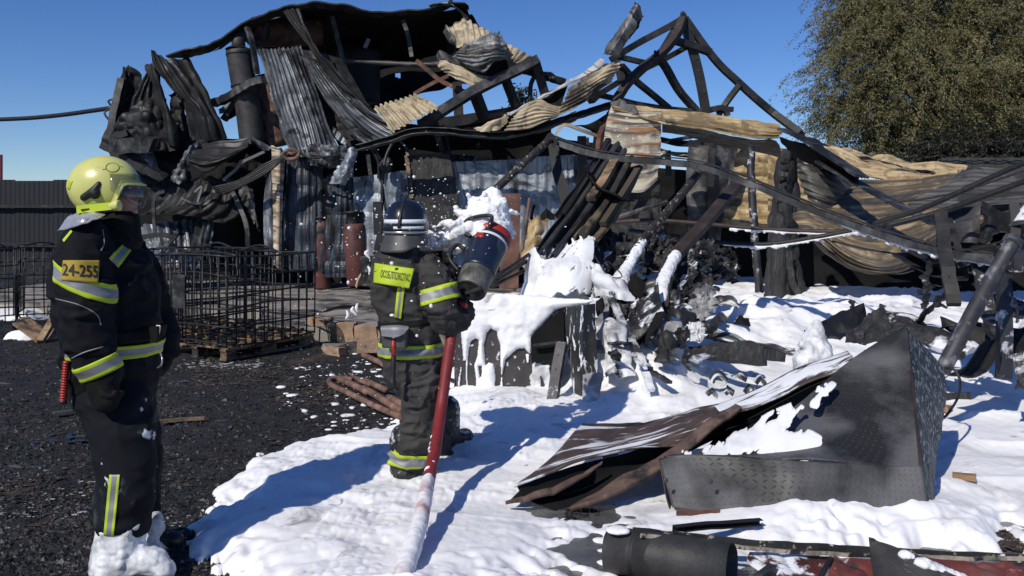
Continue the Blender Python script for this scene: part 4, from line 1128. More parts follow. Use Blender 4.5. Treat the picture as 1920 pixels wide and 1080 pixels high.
tube('valve_body', [P(866, 545, 5.56), P(866, 562, 5.52), P(867, 572, 5.50)], .03, M['black'], gen)
tube('valve_lever', [P(857, 566, 5.47), P(875, 575, 5.44)], .014, M['redpaint'], gen)
tube('strut', [P(838, 510, 5.5), P(852, 545, 5.48), P(862, 560, 5.5)], .010, M['black'], gen)
tube('strut', [P(846, 505, 5.5), P(858, 540, 5.48), P(866, 560, 5.5)], .008, M['steelgrey'], gen)

# ---- red hose
hs = [P(864, 570, 5.56), P(852, 600, 5.50), P(845, 640, 5.44), P(836, 700, 5.40), P(827, 765, 5.32), P(816, 840, 5.05), P(803, 905, 4.72), P(788, 985, 4.25), P(770, 1045, 3.95), P(754, 1100, 3.72)]
M['hose'] = mat('red_hose', [(0.3, (0.15, 0.014, 0.016)), (0.7, (0.26, 0.028, 0.030))], 9, 7, 0.55, bump=0.2, bscale=120,
    layers=[dict(col=(0.03, 0.012, 0.012), lo=0.60, hi=0.70, scale=9)])
hz_ = thing('fire_hose', 'red fire hose dropping from the foam generator on to the foam', 'hose', hs[-1])
tube('hose', hs, .034, M['hose'], hz_, n=60)
fh = [limb([(P(*q), r_) for q, r_ in []], 4, 12)] if False else []
hc_ = crom(np.array([tuple(q) for q in hs]), 60)
rr = random.Random(9)
fh.append(limb([(Vector(hc_[k]) + Vector((-.004, -.008, .010)), .033 + .014 * (k - 39) / 21) for k in range(39, 60, 4)], 5, 14))
for k in range(33, 60):
    t = (k - 33) / 26
    for a in range(1):
        c_ = Vector(hc_[k]) + Vector((rr.uniform(-.022, .022), rr.uniform(-.03, .0), rr.uniform(-.01, .025)))
        s_ = rr.uniform(.014, .026) * (0.75 + .55 * t)
        fh.append(ell(c_, (s_, s_, s_), n=6))
for k in (31, 32, 33):
    fh.append(ell(Vector(hc_[k]) + Vector((-.028, -.012, 0)), (.012, .012, .024), n=6))
remesh('foam_coating', fh, M['hosefoam'], hz_, .008, 4, lumpy(.008, 11, 3))

# ---- foam leaving the generator
mouth = gb + ga * .40
fs_ = []
rr = random.Random(12)
def clump(cen, rad, n, rmin, rmax):
    for _ in range(n):
        d = Vector((rr.gauss(0, 1), rr.gauss(0, 1), rr.gauss(0, 1))).normalized() * rr.random() ** .5
        s = rr.uniform(rmin, rmax)
        fs_.append(ell(cen + Vector((d.x * rad[0], d.y * rad[1], d.z * rad[2])), (s, s, s * rr.uniform(.8, 1.3)), n=6))
fs_.append(limb([(mouth - ga * .06, .115), (P(912, 418, 5.85), .15), (P(916, 392, 5.9), .125), (P(922, 372, 5.9), .07)], 5, 20))
def strand(x0, y0, dx, dy, n, r0, D0):
    pts = []
    x, y = x0, y0
    for i in range(n):
        pts.append((P(x, y, D0 + rr.gauss(0, .04)), max(.006, r0 * (1 - .8 * i / (n - 1)) * rr.uniform(.75, 1.25))))
        x += dx + rr.gauss(0, 5); y += dy + rr.gauss(0, 4)
        dy += 1.2
    fs_.append(limb(pts, 4, 10))
for _ in range(16): strand(rr.uniform(880, 930), rr.uniform(400, 430), rr.uniform(-16, 14), rr.uniform(-14, -4), 4, rr.uniform(.04, .075), 5.85)
for _ in range(12): strand(rr.uniform(875, 900), rr.uniform(415, 440), rr.uniform(-17, -8), rr.uniform(1, 8), 5, rr.uniform(.022, .05), 5.8)
for _ in range(7): strand(rr.uniform(925, 945), rr.uniform(400, 430), rr.uniform(4, 10), rr.uniform(0, 8), 5, rr.uniform(.02, .045), 5.85)
strand(905, 385, 2, -8, 4, .05, 5.88); strand(935, 385, 2, -8, 4, .05, 5.88)
for _ in range(60):
    c_ = P(rr.gauss(842, 26), rr.gauss(452, 13), 5.8 + rr.gauss(0, .05)); q_ = rr.uniform(.006, .018)
    fs_.append(ell(c_, (q_ * rr.uniform(.8, 2.2), q_, q_ * rr.uniform(.6, 1.4)), n=5))
o = remesh('foam_jet', fs_, M['foam'], None, .008, 3, lumpy(.016, 17, 4))
tag(o, 'burst of white foam spilling out of the foam generator mouth', 'foam', kind='stuff')
mb = MB()
for _ in range(620):
    x_, y_ = rr.gauss(800, 85), rr.gauss(440, 75)
    if rr.random() < .35: x_, y_ = rr.uniform(560, 900), rr.uniform(330, 760)
    D_ = 5.75 + rr.gauss(0, .35)
    if x_ > 860 and y_ > 470: continue
    s = .0020 * (5.0 ** (rr.random() ** 4.5))
    v_, f_ = ell(P(x_, y_, D_), (s * rr.uniform(.7, 1.8), s, s * rr.uniform(.7, 1.6)), n=3)
    mb.add(v_, f_)
for (x_, y_) in ((662, 576), (670, 570), (650, 583), (690, 500), (745, 410), (690, 470), (875, 400)):
    mb.add(*limb([(P(x_, y_, 6), .006), (P(x_ + rr.uniform(-5, 5), y_ + rr.uniform(4, 9), 6), .012), (P(x_ + rr.uniform(-3, 8), y_ + 14, 6), .006)], 3, 8))
o = mb.build('foam_droplets', M['foam'], None, True)
tag(o, 'white droplets of foam flying through the air round the second firefighter', 'foam', kind='stuff')
# ------------------------------------------------------------------ yard at the left: fence, cages, cylinders, slab, pipes
def zc(ox, oy, sc):
    return lambda x, y, D: P(ox + x * sc, oy + y * sc, D)
fen = thing('metal_fence', 'dark blue corrugated metal fence across the far left of the yard', 'fence', P(100, 486, 32))
for i in range(9):
    x0 = -260 + i * 72
    top = 339 - (2 if i % 2 else 0) - (4 if i > 5 else 0)
    sheet('panel', [[(x0, top, 32), (x0 + 73, top, 32 + .04)], [(x0, 386, 32), (x0 + 73, 386, 32.04)]], M['fence'], fen, corr=('u', 8, .008), nv=2, linear=True, thick=.01)
    sheet('panel', [[(x0, 388, 31.93), (x0 + 73, 388, 31.97)], [(x0, 490, 31.93), (x0 + 73, 490, 31.97)]], M['fence'], fen, corr=('u', 8, .008), nv=2, linear=True, thick=.01)
bar('rail', [(-270, 387, 31.8), (390, 387, 31.8)], .10, .10, M['steel'], fen)
bar('rail', [(-270, 458, 31.8), (390, 458, 31.8)], .10, .12, M['steel'], fen)
tag(bar('red_post', [(-1, 290, 34), (-1, 345, 34), (-1, 480, 34)], .16, .16, M['redpaint'], n=4), 'thin red post sticking up beyond the fence at the far left', 'post')

cage_bits = {}
def cage(A, du, dv, zb, label, bend=0.0, plate=None, pallet=True, hcut=1.0):
    A, du, dv = Vector((A[0], A[1], 0)), Vector((du[0], du[1], 0)), Vector((dv[0], dv[1], 0))
    root = thing('ibc_cage', label, 'cage', (A.x, A.y, zb), 'burnt tank cages')
    hgt = 1.0 * hcut
    ph = .145
    Lu, Lv = du.length, dv.length
    un, vn = du.normalized(), dv.normalized()
    def pt(a, b, z): return A + du * a + dv * b + Vector((0, 0, zb + z))
    base = None
    rr = random.Random(int(abs(A.x) * 100))
    if 'v' not in cage_bits:
        vs, fs = sweep([root.location.copy(), root.location + Vector((0, 0, 1))], .017, .017, 'oct')
        cage_bits['v'] = mk('upright_bar', vs, fs, M['wire'], root)
        proto = cage_bits['v']; first = True
    else: proto, first = cage_bits['v'], False
    nu_, nv_ = 10, 8
    spots = [(i / nu_, 0) for i in range(nu_ + 1)] + [(i / nu_, 1) for i in range(nu_ + 1)] + [(0, j / nv_) for j in range(1, nv_)] + [(1, j / nv_) for j in range(1, nv_)]
    for k, (a, b) in enumerate(spots):
        if first and k == 0: c = proto
        else:
            c = proto.copy(); COL.objects.link(c)
        c.parent = root
        p = pt(a, b, ph) - Vector((A.x, A.y, zb))
        c.location = p
        c.scale = (1, 1, hgt)
        c.rotation_euler = (rr.gauss(0, .012), rr.gauss(0, .012), 0)
    for z in (.02, .22, .42, .60, .78, 1.0):
        r = .011 if z < 1 else .013
        for (a0, b0, a1, b1) in ((0, 0, 1, 0), (1, 0, 1, 1), (1, 1, 0, 1), (0, 1, 0, 0)):
            p0, p1 = pt(a0, b0, ph + z * hgt), pt(a1, b1, ph + z * hgt)
            mid = p0.lerp(p1, .5) + Vector((rr.gauss(0, bend), rr.gauss(0, bend), rr.gauss(0, bend) - abs(bend) * .4))
            tube('cross_bar', [p0, p0.lerp(mid, .55), mid, p1], r, M['wire'], root, n=8)
    for k in range(2):
        p0, p1 = pt(.1 + .5 * k, 0, ph + hgt * 1.005), pt(.3 + .55 * k, 1, ph + hgt * 1.005)
        tube('top_bar', [p0, p0.lerp(p1, .5) + Vector((0, 0, .03 + .05 * k)), p1], .014, M['wire'], root, n=9)
    if pallet:
        bd = None
        for k in range(7):
            a = (k + .5) / 7
            b_ = bar('deck_board', [pt(a, -.01, ph - .012), pt(a, 1.01, ph - .012)], .022 + 0 * a, Lu / 7 * .82, M['wood'], root) if False else None
            mb = MB()
            rot = Matrix((un, vn, Vector((0, 0, 1)))).transposed()
            mb.box(pt(a, .5, ph - .013), (Lu / 7 * .80, Lv * 1.02, .022), rot)
            mb.build('deck_board', M['wood'], root)
        for b in (.06, .5, .94):
            mb = MB(); mb.box(pt(.5, b, ph - .036), (Lu * 1.0, .09, .022), rot); mb.build('stringer_board', M['wood'], root)
            for a in (.06, .5, .94):
                mb = MB(); mb.box(pt(a, b, .052), (.14, .095, .08), rot, jit=.05); mb.build('block', M['wood'], root)
            mb = MB(); mb.box(pt(.5, b, .008), (Lu * 1.0, .1, .018), rot); mb.build('bottom_board', M['wood'], root)
        mb = MB()
        for _ in range(160):
            a, b = rr.random(), rr.random()
            mb.box(pt(a, b, ph + .015 + rr.random() * .03), (rr.uniform(.02, .09), rr.uniform(.02, .07), .02), Matrix.Rotation(rr.uniform(0, 6), 3, 'Z'))
        mb.build('ash', M['grit'], root)['kind'] = 'stuff'
    if plate:
        a, b, z0, z1, w = plate
        p = pt(a, b, ph + z1); q = pt(a, b + w, ph + z1)
        n_ = Vector((0, -.03, 0))
        sheet('plate', [[p + n_, q + n_], [pt(a, b, ph + z0) + n_, pt(a, b + w, ph + z0) + n_]], M['steelgrey'], root, nu=6, nv=6, crump=.006, cs=4)
    return root
cage((-3.13, 9.94), (.70, 1.22), (-.90, .52), 0, 'empty black wire tank cage on a scorched pallet, standing in front of the gas cylinders', .02, (0, .62, .40, .78, .20))
cage((-3.98, 10.95), (.70, 1.22), (-.90, .52), 0, 'wire tank cage just behind and left of the cage in front of the cylinders', .02)
cage((-7.15, 13.0), (1.25, .45), (-.35, .95), 0, 'wire tank cage standing by the white foam patch behind the near firefighter', .015, None, False, 1.0)
cage((-7.75, 11.6), (1.10, .55), (-.45, .9), 0, 'wire tank cage cut off by the left edge, beside the tilted pallet', .02, None, False)
# tilted pallet under the left cages
tp = thing('tilted_pallet', 'broken wooden pallet lying askew under the left tank cages', 'pallet', P(70, 630, 11.6))
for k in range(3):
    bar('board', [P(32 + 6 * k, 606 - 5 * k, 11.7 + .3 * k), P(78 + 6 * k, 640 - 5 * k, 11.4 + .3 * k)], .12, .03, M['wood'], tp)
bar('board', [P(76, 640, 11.35), P(104, 592, 11.6)], .10, .05, M['wood'], tp)
bar('board', [P(86, 642, 11.5), P(118, 600, 11.75)], .10, .05, M['wood'], tp)
# foam lying behind the left cages
def foam_patch(name, poly, label, h=.08, seed=0, res=60, zf=None, lump=.05):
    pts = np.array(poly)
    x0, y0 = pts.min(0) - .25; x1, y1 = pts.max(0) + .25
    n1 = max(12, int((x1 - x0) / ((x1 - x0 + y1 - y0) / (2 * res)))); n2 = max(12, int((y1 - y0) / ((x1 - x0 + y1 - y0) / (2 * res))))
    X, Y = np.meshgrid(np.linspace(x0, x1, n1), np.linspace(y0, y1, n2))
    q = np.stack([X, Y, X * 0 + seed], -1).reshape(-1, 3)
    d = poly_sdf(X, Y, poly) + .10 * fbm(q * 3, 3, seed).reshape(X.shape)
    l = np.sqrt(np.clip(1 - worley(X / .3 + seed, Y / .3, 3) ** 2, 0, 1))
    Z = np.where(d > 0, (h + lump * l) * (1 - np.exp(-np.clip(d, 0, None) / .1)) + .01, -.08)
    Z = Z + (zf(X, Y) if zf else 0)
    f = np.array(grid_faces(n2, n1)); f = f[d.reshape(-1)[f].max(1) > 0]
    return tag(mk(name, np.stack([X, Y, Z], -1).reshape(-1, 3), f, M['foam'], centre=False), label, 'foam', kind='stuff')
foam_patch('foam_patch', [g2(*q) for q in [(-40, 606), (-40, 570), (40, 566), (80, 548), (180, 540), (260, 548), (250, 600), (140, 606), (110, 590), (60, 600)]], 'white foam patch on the ground behind the left tank cages', .10, 2)
foam_patch('foam_patch', [g2(*q) for q in [(24, 625), (50, 618), (80, 622), (75, 632), (40, 634)]], 'small foam patch beside the tilted pallet', .05, 3, 30)
foam_patch('foam_patch', [g2(*q) for q in [(325, 560), (375, 556), (378, 572), (330, 574)]], 'small foam patch seen through the tank cage', .08, 4, 30)

# concrete slab, its broken edge and the blocks before it
slab_z = .20
mb = MB()
n1, n2 = 60, 60
X, Y = np.meshgrid(np.linspace(-9.5, 1.5, n1), np.linspace(0, 1, n2))
edge = 11.45 + .10 * (X + 2.2) * -1.0 * (X > -6) + .10 * fbm(np.stack([X * 1.5, X * 0, X * 0], -1).reshape(-1, 3), 3, 9).reshape(X.shape)
edge = np.where(X < -3.4, edge + 1.6 + .6 * np.clip(-3.4 - X, 0, 2), edge)
Yw = edge + Y * (26 - edge)
q = np.stack([X, Yw, X * 0], -1).reshape(-1, 3)
Z = slab_z + .02 * fbm(q * 1.1, 4, 5).reshape(X.shape) + .012 * fbm(q * 7, 2, 6).reshape(X.shape)
vs = np.stack([X, Yw, Z], -1).reshape(-1, 3)
low = np.stack([X[0], Yw[0] - .02, X[0] * 0 - .1], -1)
fs = grid_faces(n2, n1) + [(n1 * n2 + i, n1 * n2 + i + 1, i + 1, i) for i in range(n1 - 1)]
mk('concrete_slab', np.concatenate([vs, low]), fs, M['concrete'], centre=False, smooth=False)['kind'] = 'structure'
def rock(name, c, size, m, parent=None, seed=0, rot=0):
    r = random.Random(seed)
    bm = bmesh.new(); bmesh.ops.create_cube(bm, size=1)
    bmesh.ops.subdivide_edges(bm, edges=bm.edges, cuts=2, use_grid_fill=True)
    R3 = Matrix.Rotation(rot, 3, 'Z')
    vs = []
    for v in bm.verts:
        q = Vector((v.co.x * size[0] * (1 + r.gauss(0, .05)), v.co.y * size[1] * (1 + r.gauss(0, .05)), v.co.z * size[2] * (1 + r.gauss(0, .07))))
        vs.append(Vector(c) + R3 @ q)
    fs = [tuple(w.index for w in f.verts) for f in bm.faces]
    bm.free()
    return mk(name, vs, fs, m, parent, smooth=False)
kerb = [(600, 612, 11.6), (646, 622, 11.45), (690, 628, 11.35), (735, 632, 11.3)]
for k, (x, y, D) in enumerate(kerb):
    tag(rock('edge_block', P(x, y, D) + Vector((0, -.02, .0)), (.30, .16, .24), M['ochre'], None, k, -.1), ['ochre edge block beside the tank cage corner', 'ochre edge block with a chipped corner, second from the tank cage', 'ochre edge block behind the broken slab piece', 'ochre edge block nearest the second firefighter'][k], 'block', 'ochre blocks along the slab edge')
tag(rock('broken_block', P(655, 655, 10.7) + Vector((0, 0, -.02)), (.52, .36, .17), M['concrete'], None, 21, .5), 'broken concrete block with an ash-covered top lying before the slab edge', 'block')
tag(rock('broken_block', P(632, 660, 10.5), (.20, .2, .13), M['ochre'], None, 22, 1.1), 'small ochre rubble lump left of the broken concrete block', 'block')
tag(rock('broken_block', P(690, 648, 10.4), (.24, .2, .14), M['ochre'], None, 23, .2), 'ochre rubble lump right of the broken concrete block', 'block')
wr_ = thing('wire_bundle', 'bundle of bent black wires hanging over the slab edge by the cage', 'wires', P(620, 640, 11.3))
for k in range(6):
    tube('wire', [P(596 + 5 * k, 600, 11.6), P(608 + 3.4 * k, 604, 11.25), P(614 + 3 * k, 622, 11.22), P(617 + 3 * k, 640, 11.25)], .007, M['wire'], wr_, n=12)
# rusty pipes in front
pp = [('rusty U-bent pipe, nearest of the pile by the second firefighter', [(660, 712), (640, 709), (619, 712), (622, 722), (655, 738), (700, 760), (756, 784)], .026),
      ('rusty pipe lying inside the U-bent pipe', [(636, 711), (662, 722), (690, 736)], .030),
      ('dark rusty pipe ending at the foam behind the firefighter’s leg', [(686, 730), (715, 748), (752, 772)], .030),
      ('short rusty pipe at the back of the pile', [(684, 713), (705, 723), (724, 732)], .028),
      ('thin rusty pipe behind the U-bent pipe', [(656, 702), (676, 714), (694, 722)], .020),
      ('rusty pipe stub lying near the broken blocks', [(681, 666), (700, 674), (728, 688)], .030),
      ('short thick rusty pipe against the firefighter’s leg', [(728, 746), (744, 754), (756, 760)], .034)]
for lab, q, r in pp:
    tag(tube('rusty_pipe', [G(x, y, r + .01) for x, y in q], r, M['rustpipe'], n=30 if len(q) > 4 else 10), lab, 'pipe', 'rusty pipes on the ground')
for k, q in enumerate([[(560, 556, 16), (640, 548, 16.4), (720, 551, 16.4)], [(540, 548, 16.8), (600, 545, 17), (700, 534, 17)], [(596, 590, 13), (640, 575, 13.5), (700, 578, 14)]]):
    tag(tube('cable', [P(*a) for a in q], .018, M['black'], n=14), ['black cable lying along the slab below the cylinders', 'thin black cable running to the grey barrel', 'black cable snaking across the sooty slab'][k], 'cable')
# cylinders
def gas(label, base, top, r, cap):
    b, t = P(*base), P(*top)
    ax = (t - b).normalized(); L = (t - b).length
    o = thing('gas_cylinder', label, 'gas cylinder', b, 'rusty red gas cylinders')
    v, f = lathe([(0, 0), (r * .9, 0), (r, .03), (r, L * .74), (r * .97, L * .76)] + ([(r, L * .77), (r, L * .87), (r * .8, L * .93), (r * .55, L * .95)] if not cap else [(r * .95, L * .83), (0, L * .83)]), 28, ax, b)
    mk('body', v, f, M['redcyl'], o)
    if not cap:
        v, f = lathe([(r * 1.01, L * .77), (r * 1.02, L * .86), (r * .7, L * .935), (r * .6, L * .95), (r * .6, L * .97)], 28, ax, b); mk('shoulder', v, f, M['steelgrey'], o)
    v, f = lathe([(r * .55, L * .83 if cap else L * .95), (r * .6, L * .97), (r * .95, L * .975), (r * .95, L), (0, L)], 24, ax, b); mk('collar', v, f, M['steel'], o)
    return o
gas('rusty gas cylinder with a grey shoulder, left of the two', (604, 541, 17.2), (602, 406, 17.2), .165, False)
g_ = gas('rusty red gas cylinder with a dark collar, beside the grey barrel', (670, 536, 16.9), (661, 396, 16.9), .19, True)
tube('valve_loop', [P(664, 398, 16.9), P(665, 384, 16.9), P(670, 384, 16.9), P(671, 398, 16.9)], .014, M['steel'], g_, n=14)
mk('side_box', *(lambda mb: (mb.add(*sweep([P(684, 536, 17.3), P(680, 412, 17.3)], .28, .3)), (mb.v, mb.f))[1])(MB()), M['redcyl'], g_, smooth=False)
br = thing('barrel', 'small grey steel barrel standing beside the red cylinder', 'barrel', P(692, 540, 15.5))
v, f = lathe([(0, 0), (.135, 0), (.14, .02), (.14, .22), (.148, .23), (.148, .25), (.14, .26), (.14, .48), (.15, .49), (.15, .51), (.13, .51), (.13, .47), (0, .47)], 28, (0, 0, 1), P(692, 536, 15.5)); mk('body', v, f, M['steelgrey'], br)
tag(tube('bent_pipe', [P(668, 538, 15.6), P(672, 524, 15.6), P(679, 512, 15.6)], .022, M['beige']), 'short pale bent pipe leaning against the grey barrel', 'pipe')
cb = thing('power_cable', 'black cable strung in from the left to the burnt shed', 'cable', P(0, 224, 20))
tube('cable', [P(-60, 226, 22), P(0, 224, 21.5), P(60, 221, 21), P(120, 215, 20.5), P(170, 208, 20), P(212, 202, 19.6)], .05, M['black'], cb, n=24)
tube('loop', [P(212, 202, 19.6), P(203, 190, 19.6), P(214, 187, 19.6), P(220, 200, 19.6), P(196, 210, 19.5), P(208, 228, 19.5), P(215, 222, 19.5)], .022, M['black'], cb, n=24)

tag(bar('thin_board', [G(298, 790, .02), G(345, 786, .02), G(384, 784, .02)], .05, .02, M['wood'], n=6), 'thin pale board lying on the cinders right of the near firefighter’s legs', 'board')
tag(bar('thin_board', [G(100, 775, .02), G(135, 771, .02)], .09, .02, M['fencegrey'], n=4), 'short grey board on the cinders behind the near firefighter', 'board')
# ------------------------------------------------------------------ the burnt shed at the left
z5, z6, z7, z8, z9 = zc(180, 0, .3149), zc(640, 0, .3148), zc(1100, 0, .3148), zc(960, 230, .3056), zc(1400, 230, .3055)
def zrow(z, pts): return [z(*p) for p in pts]
sh = thing('burnt_shed', 'burnt-out corrugated metal shed, twisted and black with soot, towering at the left', 'shed', P(560, 540, 19))
# charred inside: the underside of the roof and the back wall
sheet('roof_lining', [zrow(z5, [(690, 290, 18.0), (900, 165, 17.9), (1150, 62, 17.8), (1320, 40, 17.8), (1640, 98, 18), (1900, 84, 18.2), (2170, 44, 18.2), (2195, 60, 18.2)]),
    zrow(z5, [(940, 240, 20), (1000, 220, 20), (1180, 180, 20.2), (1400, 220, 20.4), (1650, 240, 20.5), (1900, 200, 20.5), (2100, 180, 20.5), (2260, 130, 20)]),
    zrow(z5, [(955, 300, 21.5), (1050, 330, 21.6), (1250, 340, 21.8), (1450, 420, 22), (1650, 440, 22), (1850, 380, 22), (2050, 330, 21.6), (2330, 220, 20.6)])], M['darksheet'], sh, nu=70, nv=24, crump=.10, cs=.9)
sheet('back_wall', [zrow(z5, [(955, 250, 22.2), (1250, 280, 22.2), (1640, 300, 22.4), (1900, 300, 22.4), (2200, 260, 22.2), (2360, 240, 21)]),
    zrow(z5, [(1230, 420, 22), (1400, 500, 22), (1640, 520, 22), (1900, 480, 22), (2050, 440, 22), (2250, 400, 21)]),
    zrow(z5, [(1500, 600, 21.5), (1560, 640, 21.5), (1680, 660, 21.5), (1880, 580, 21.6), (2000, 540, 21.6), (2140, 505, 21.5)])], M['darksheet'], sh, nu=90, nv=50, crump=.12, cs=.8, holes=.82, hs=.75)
# roof lip: a folded edge running over the whole width
sheet('roof_edge', [zrow(z5, [(415, 332, 17.6), (560, 295, 17.5), (700, 255, 17.4), (850, 160, 17.4), (960, 105, 17.4), (1090, 52, 17.4), (1210, 28, 17.4), (1310, 16, 17.4), (1500, 38, 17.5), (1650, 72, 17.6), (1840, 62, 17.7), (1990, 56, 17.7), (2110, 22, 17.7), (2200, 18, 17.7)]),
    zrow(z5, [(430, 345, 17.9), (570, 340, 17.9), (715, 300, 17.8), (860, 205, 17.8), (970, 145, 17.8), (1100, 92, 17.8), (1220, 62, 17.8), (1320, 46, 17.8), (1500, 66, 17.9), (1650, 98, 18), (1840, 90, 18), (1990, 84, 18), (2110, 48, 18), (2200, 40, 18)])], M['sootsheet'], sh, nu=120, nv=6, crump=.035, cs=2.2, thick=.03)
sheet('roof_edge', [zrow(z6, [(520, 32, 17.6), (560, 20, 17.6), (640, 15, 17.6)]), zrow(z6, [(530, 44, 17.7), (580, 34, 17.7), (665, 30, 17.7)])], M['greysheet'], sh, nu=20, nv=5, crump=.02, thick=.02)
sheet('roof_strip', [zrow(z6, [(655, 25, 17.6), (760, 108, 17.4)]), zrow(z6, [(672, 22, 17.8), (700, 80, 17.8)])][0:1] + [zrow(z6, [(690, 62, 17.9), (740, 118, 17.5)])], M['greysheet'], sh, nu=14, nv=4, crump=.01)
tube('hook', [z6(640, 20, 17.6), z6(645, 4, 17.6), z6(655, 2, 17.6), z6(662, 22, 17.6)], .02, M['steel'], sh, n=12)
# twisted panels at the left end
sheet('twisted_panel', [zrow(z5, [(325, 298, 17.5), (345, 302, 17.45), (420, 338, 17.5), (560, 345, 17.8)]), zrow(z5, [(345, 390, 17.3), (400, 420, 17.3), (500, 440, 17.3), (615, 450, 17.6)]),
    zrow(z5, [(420, 500, 17.3), (480, 540, 17.2), (580, 560, 17.2), (670, 560, 17.4)]), zrow(z5, [(515, 570, 17.4), (560, 640, 17.2), (650, 660, 17.1), (730, 680, 17.3)]), zrow(z5, [(545, 830, 17.4), (610, 840, 17.3), (700, 840, 17.2), (790, 830, 17.3)])],
    M['sootsheet'], sh, nv=40, corr=('u', 5, .022), crump=.05, cs=1.6, ragged=.015)
sheet('twisted_panel', [zrow(z5, [(283, 385, 17.6), (330, 375, 17.5), (372, 380, 17.6)]), zrow(z5, [(320, 480, 17.5), (370, 480, 17.4), (400, 520, 17.5)]), zrow(z5, [(350, 640, 17.5), (410, 640, 17.4), (450, 660, 17.5)]), zrow(z5, [(420, 860, 17.5), (460, 880, 17.4), (515, 890, 17.5)])],
    M['sootsheet'], sh, nu=20, nv=40, crump=.07, cs=1.8, ragged=.03)
sheet('twisted_panel', [zrow(z5, [(300, 430, 18), (330, 410, 18), (350, 420, 18)]), zrow(z5, [(240, 530, 18), (290, 520, 17.9), (360, 520, 18)]), zrow(z5, [(190, 610, 18), (270, 600, 17.9), (370, 560, 18)]), zrow(z5, [(205, 720, 18), (290, 720, 17.9), (400, 700, 18)]), zrow(z5, [(330, 900, 18), (400, 900, 17.9), (470, 880, 18)])],
    M['sootsheetv'], sh, nv=40, corr=('u', 4, .03), crump=.07, cs=1.5, ragged=.02)
sheet('shard', [zrow(z5, [(145, 402, 18), (170, 392, 17.9), (195, 398, 18)]), zrow(z5, [(140, 500, 18), (175, 500, 17.9), (205, 470, 18)]), zrow(z5, [(120, 600, 18), (150, 610, 17.9), (190, 600, 18)]), zrow(z5, [(95, 720, 18), (110, 730, 17.9), (150, 690, 18)])], M['sootsheet'], sh, nu=16, nv=40, crump=.07, cs=2.5, ragged=.08)
sheet('shard', [zrow(z5, [(198, 392, 18.1), (215, 400, 18)]), zrow(z5, [(205, 460, 18.1), (270, 450, 18)]), zrow(z5, [(190, 560, 18.1), (235, 560, 18)])], M['sootsheet'], sh, nu=14, nv=24, crump=.05, cs=2.5, ragged=.1)
sheet('crumpled_sheet', [zrow(z5, [(110, 745, 17.6), (170, 680, 17.5), (260, 610, 17.5), (350, 560, 17.6)]), zrow(z5, [(90, 800, 17.6), (190, 740, 17.4), (290, 690, 17.3), (370, 640, 17.5)]), zrow(z5, [(75, 860, 17.6), (210, 820, 17.4), (330, 780, 17.3), (440, 770, 17.5)]), zrow(z5, [(130, 920, 17.6), (250, 900, 17.4), (380, 900, 17.3), (500, 900, 17.5)])],
    M['sootsheetv'], sh, nu=40, nv=40, crump=0.060, cs=3.2, ragged=.02)
sheet('crumpled_sheet', [zrow(z5, [(120, 880, 17.4), (220, 870, 17.3), (330, 870, 17.4)]), zrow(z5, [(160, 940, 17.3), (270, 960, 17.2), (370, 980, 17.3)]), zrow(z5, [(280, 1010, 17.3), (350, 1040, 17.2), (410, 1060, 17.3)])], M['zinc'], sh, nu=34, nv=34, crump=0.078, cs=4.2, ragged=.06, holes=.65, hs=2.0)
sheet('crumpled_sheet', [zrow(z5, [(520, 915, 17.0), (560, 870, 16.9), (610, 840, 17.0), (650, 862, 17.1)]), zrow(z5, [(470, 980, 17.0), (515, 960, 16.85), (560, 960, 16.9), (600, 950, 17)]), zrow(z5, [(420, 1080, 17.0), (460, 1090, 16.9), (500, 1100, 16.9), (540, 1060, 17)])], M['zinc'], sh, nu=34, nv=34, crump=0.060, cs=4.9, ragged=.05)
sheet('folded_sheet', [zrow(z5, [(640, 850, 17.2), (740, 838, 17.1), (850, 828, 17), (935, 818, 17)]), zrow(z5, [(590, 890, 17), (700, 890, 16.8), (830, 880, 16.7), (925, 838, 16.8)]), zrow(z5, [(540, 940, 16.8), (640, 960, 16.6), (760, 940, 16.5), (900, 870, 16.6)]), zrow(z5, [(560, 985, 16.9), (650, 1030, 16.6), (780, 960, 16.6), (890, 885, 16.7)])],
    M['sootsheetv'], sh, nu=30, corr=('v', 5, .025), crump=.03, cs=1.4)
sheet('folded_sheet', [zrow(z5, [(935, 818, 17.1), (1000, 850, 17.2), (1045, 875, 17.2)]), zrow(z5, [(960, 870, 17.0), (1000, 890, 17.1), (1030, 900, 17.2)])], M['zinc'], sh, nu=16, nv=8, crump=.03, cs=3)
sheet('charred_sheet', [[(236, 165, 18.4), (262, 170, 18.3), (292, 165, 18.3), (312, 190, 18.4)], [(215, 215, 18.4), (255, 215, 18.2), (300, 215, 18.2), (335, 225, 18.4)], [(200, 262, 18.4), (250, 262, 18.1), (310, 262, 18.1), (350, 262, 18.3)], [(208, 300, 18.3), (262, 310, 18.0), (320, 310, 18.0), (360, 300, 18.2)]], M['sootsheet'], sh, nu=44, nv=44, crump=0.066, cs=3.0, ragged=.04)
sheet('charred_sheet', [[(330, 275, 17.9), (400, 262, 17.8), (470, 258, 17.8), (520, 262, 17.9)], [(310, 330, 17.8), (390, 320, 17.6), (460, 320, 17.6), (520, 310, 17.8)], [(300, 400, 17.6), (390, 400, 17.4), (460, 400, 17.4), (510, 400, 17.6)]], M['darksheet'], sh, nu=44, nv=30, crump=0.060, cs=2.8, ragged=.03)
sheet('charred_sheet', [[(232, 128, 18.2), (242, 122, 18.1), (250, 130, 18.2)], [(226, 190, 18.2), (240, 190, 18.05), (258, 180, 18.2)], [(206, 255, 18.1), (226, 262, 18), (250, 262, 18.1)]], M['sootsheet'], sh, nu=24, nv=40, crump=0.048, cs=4.2, ragged=.08)
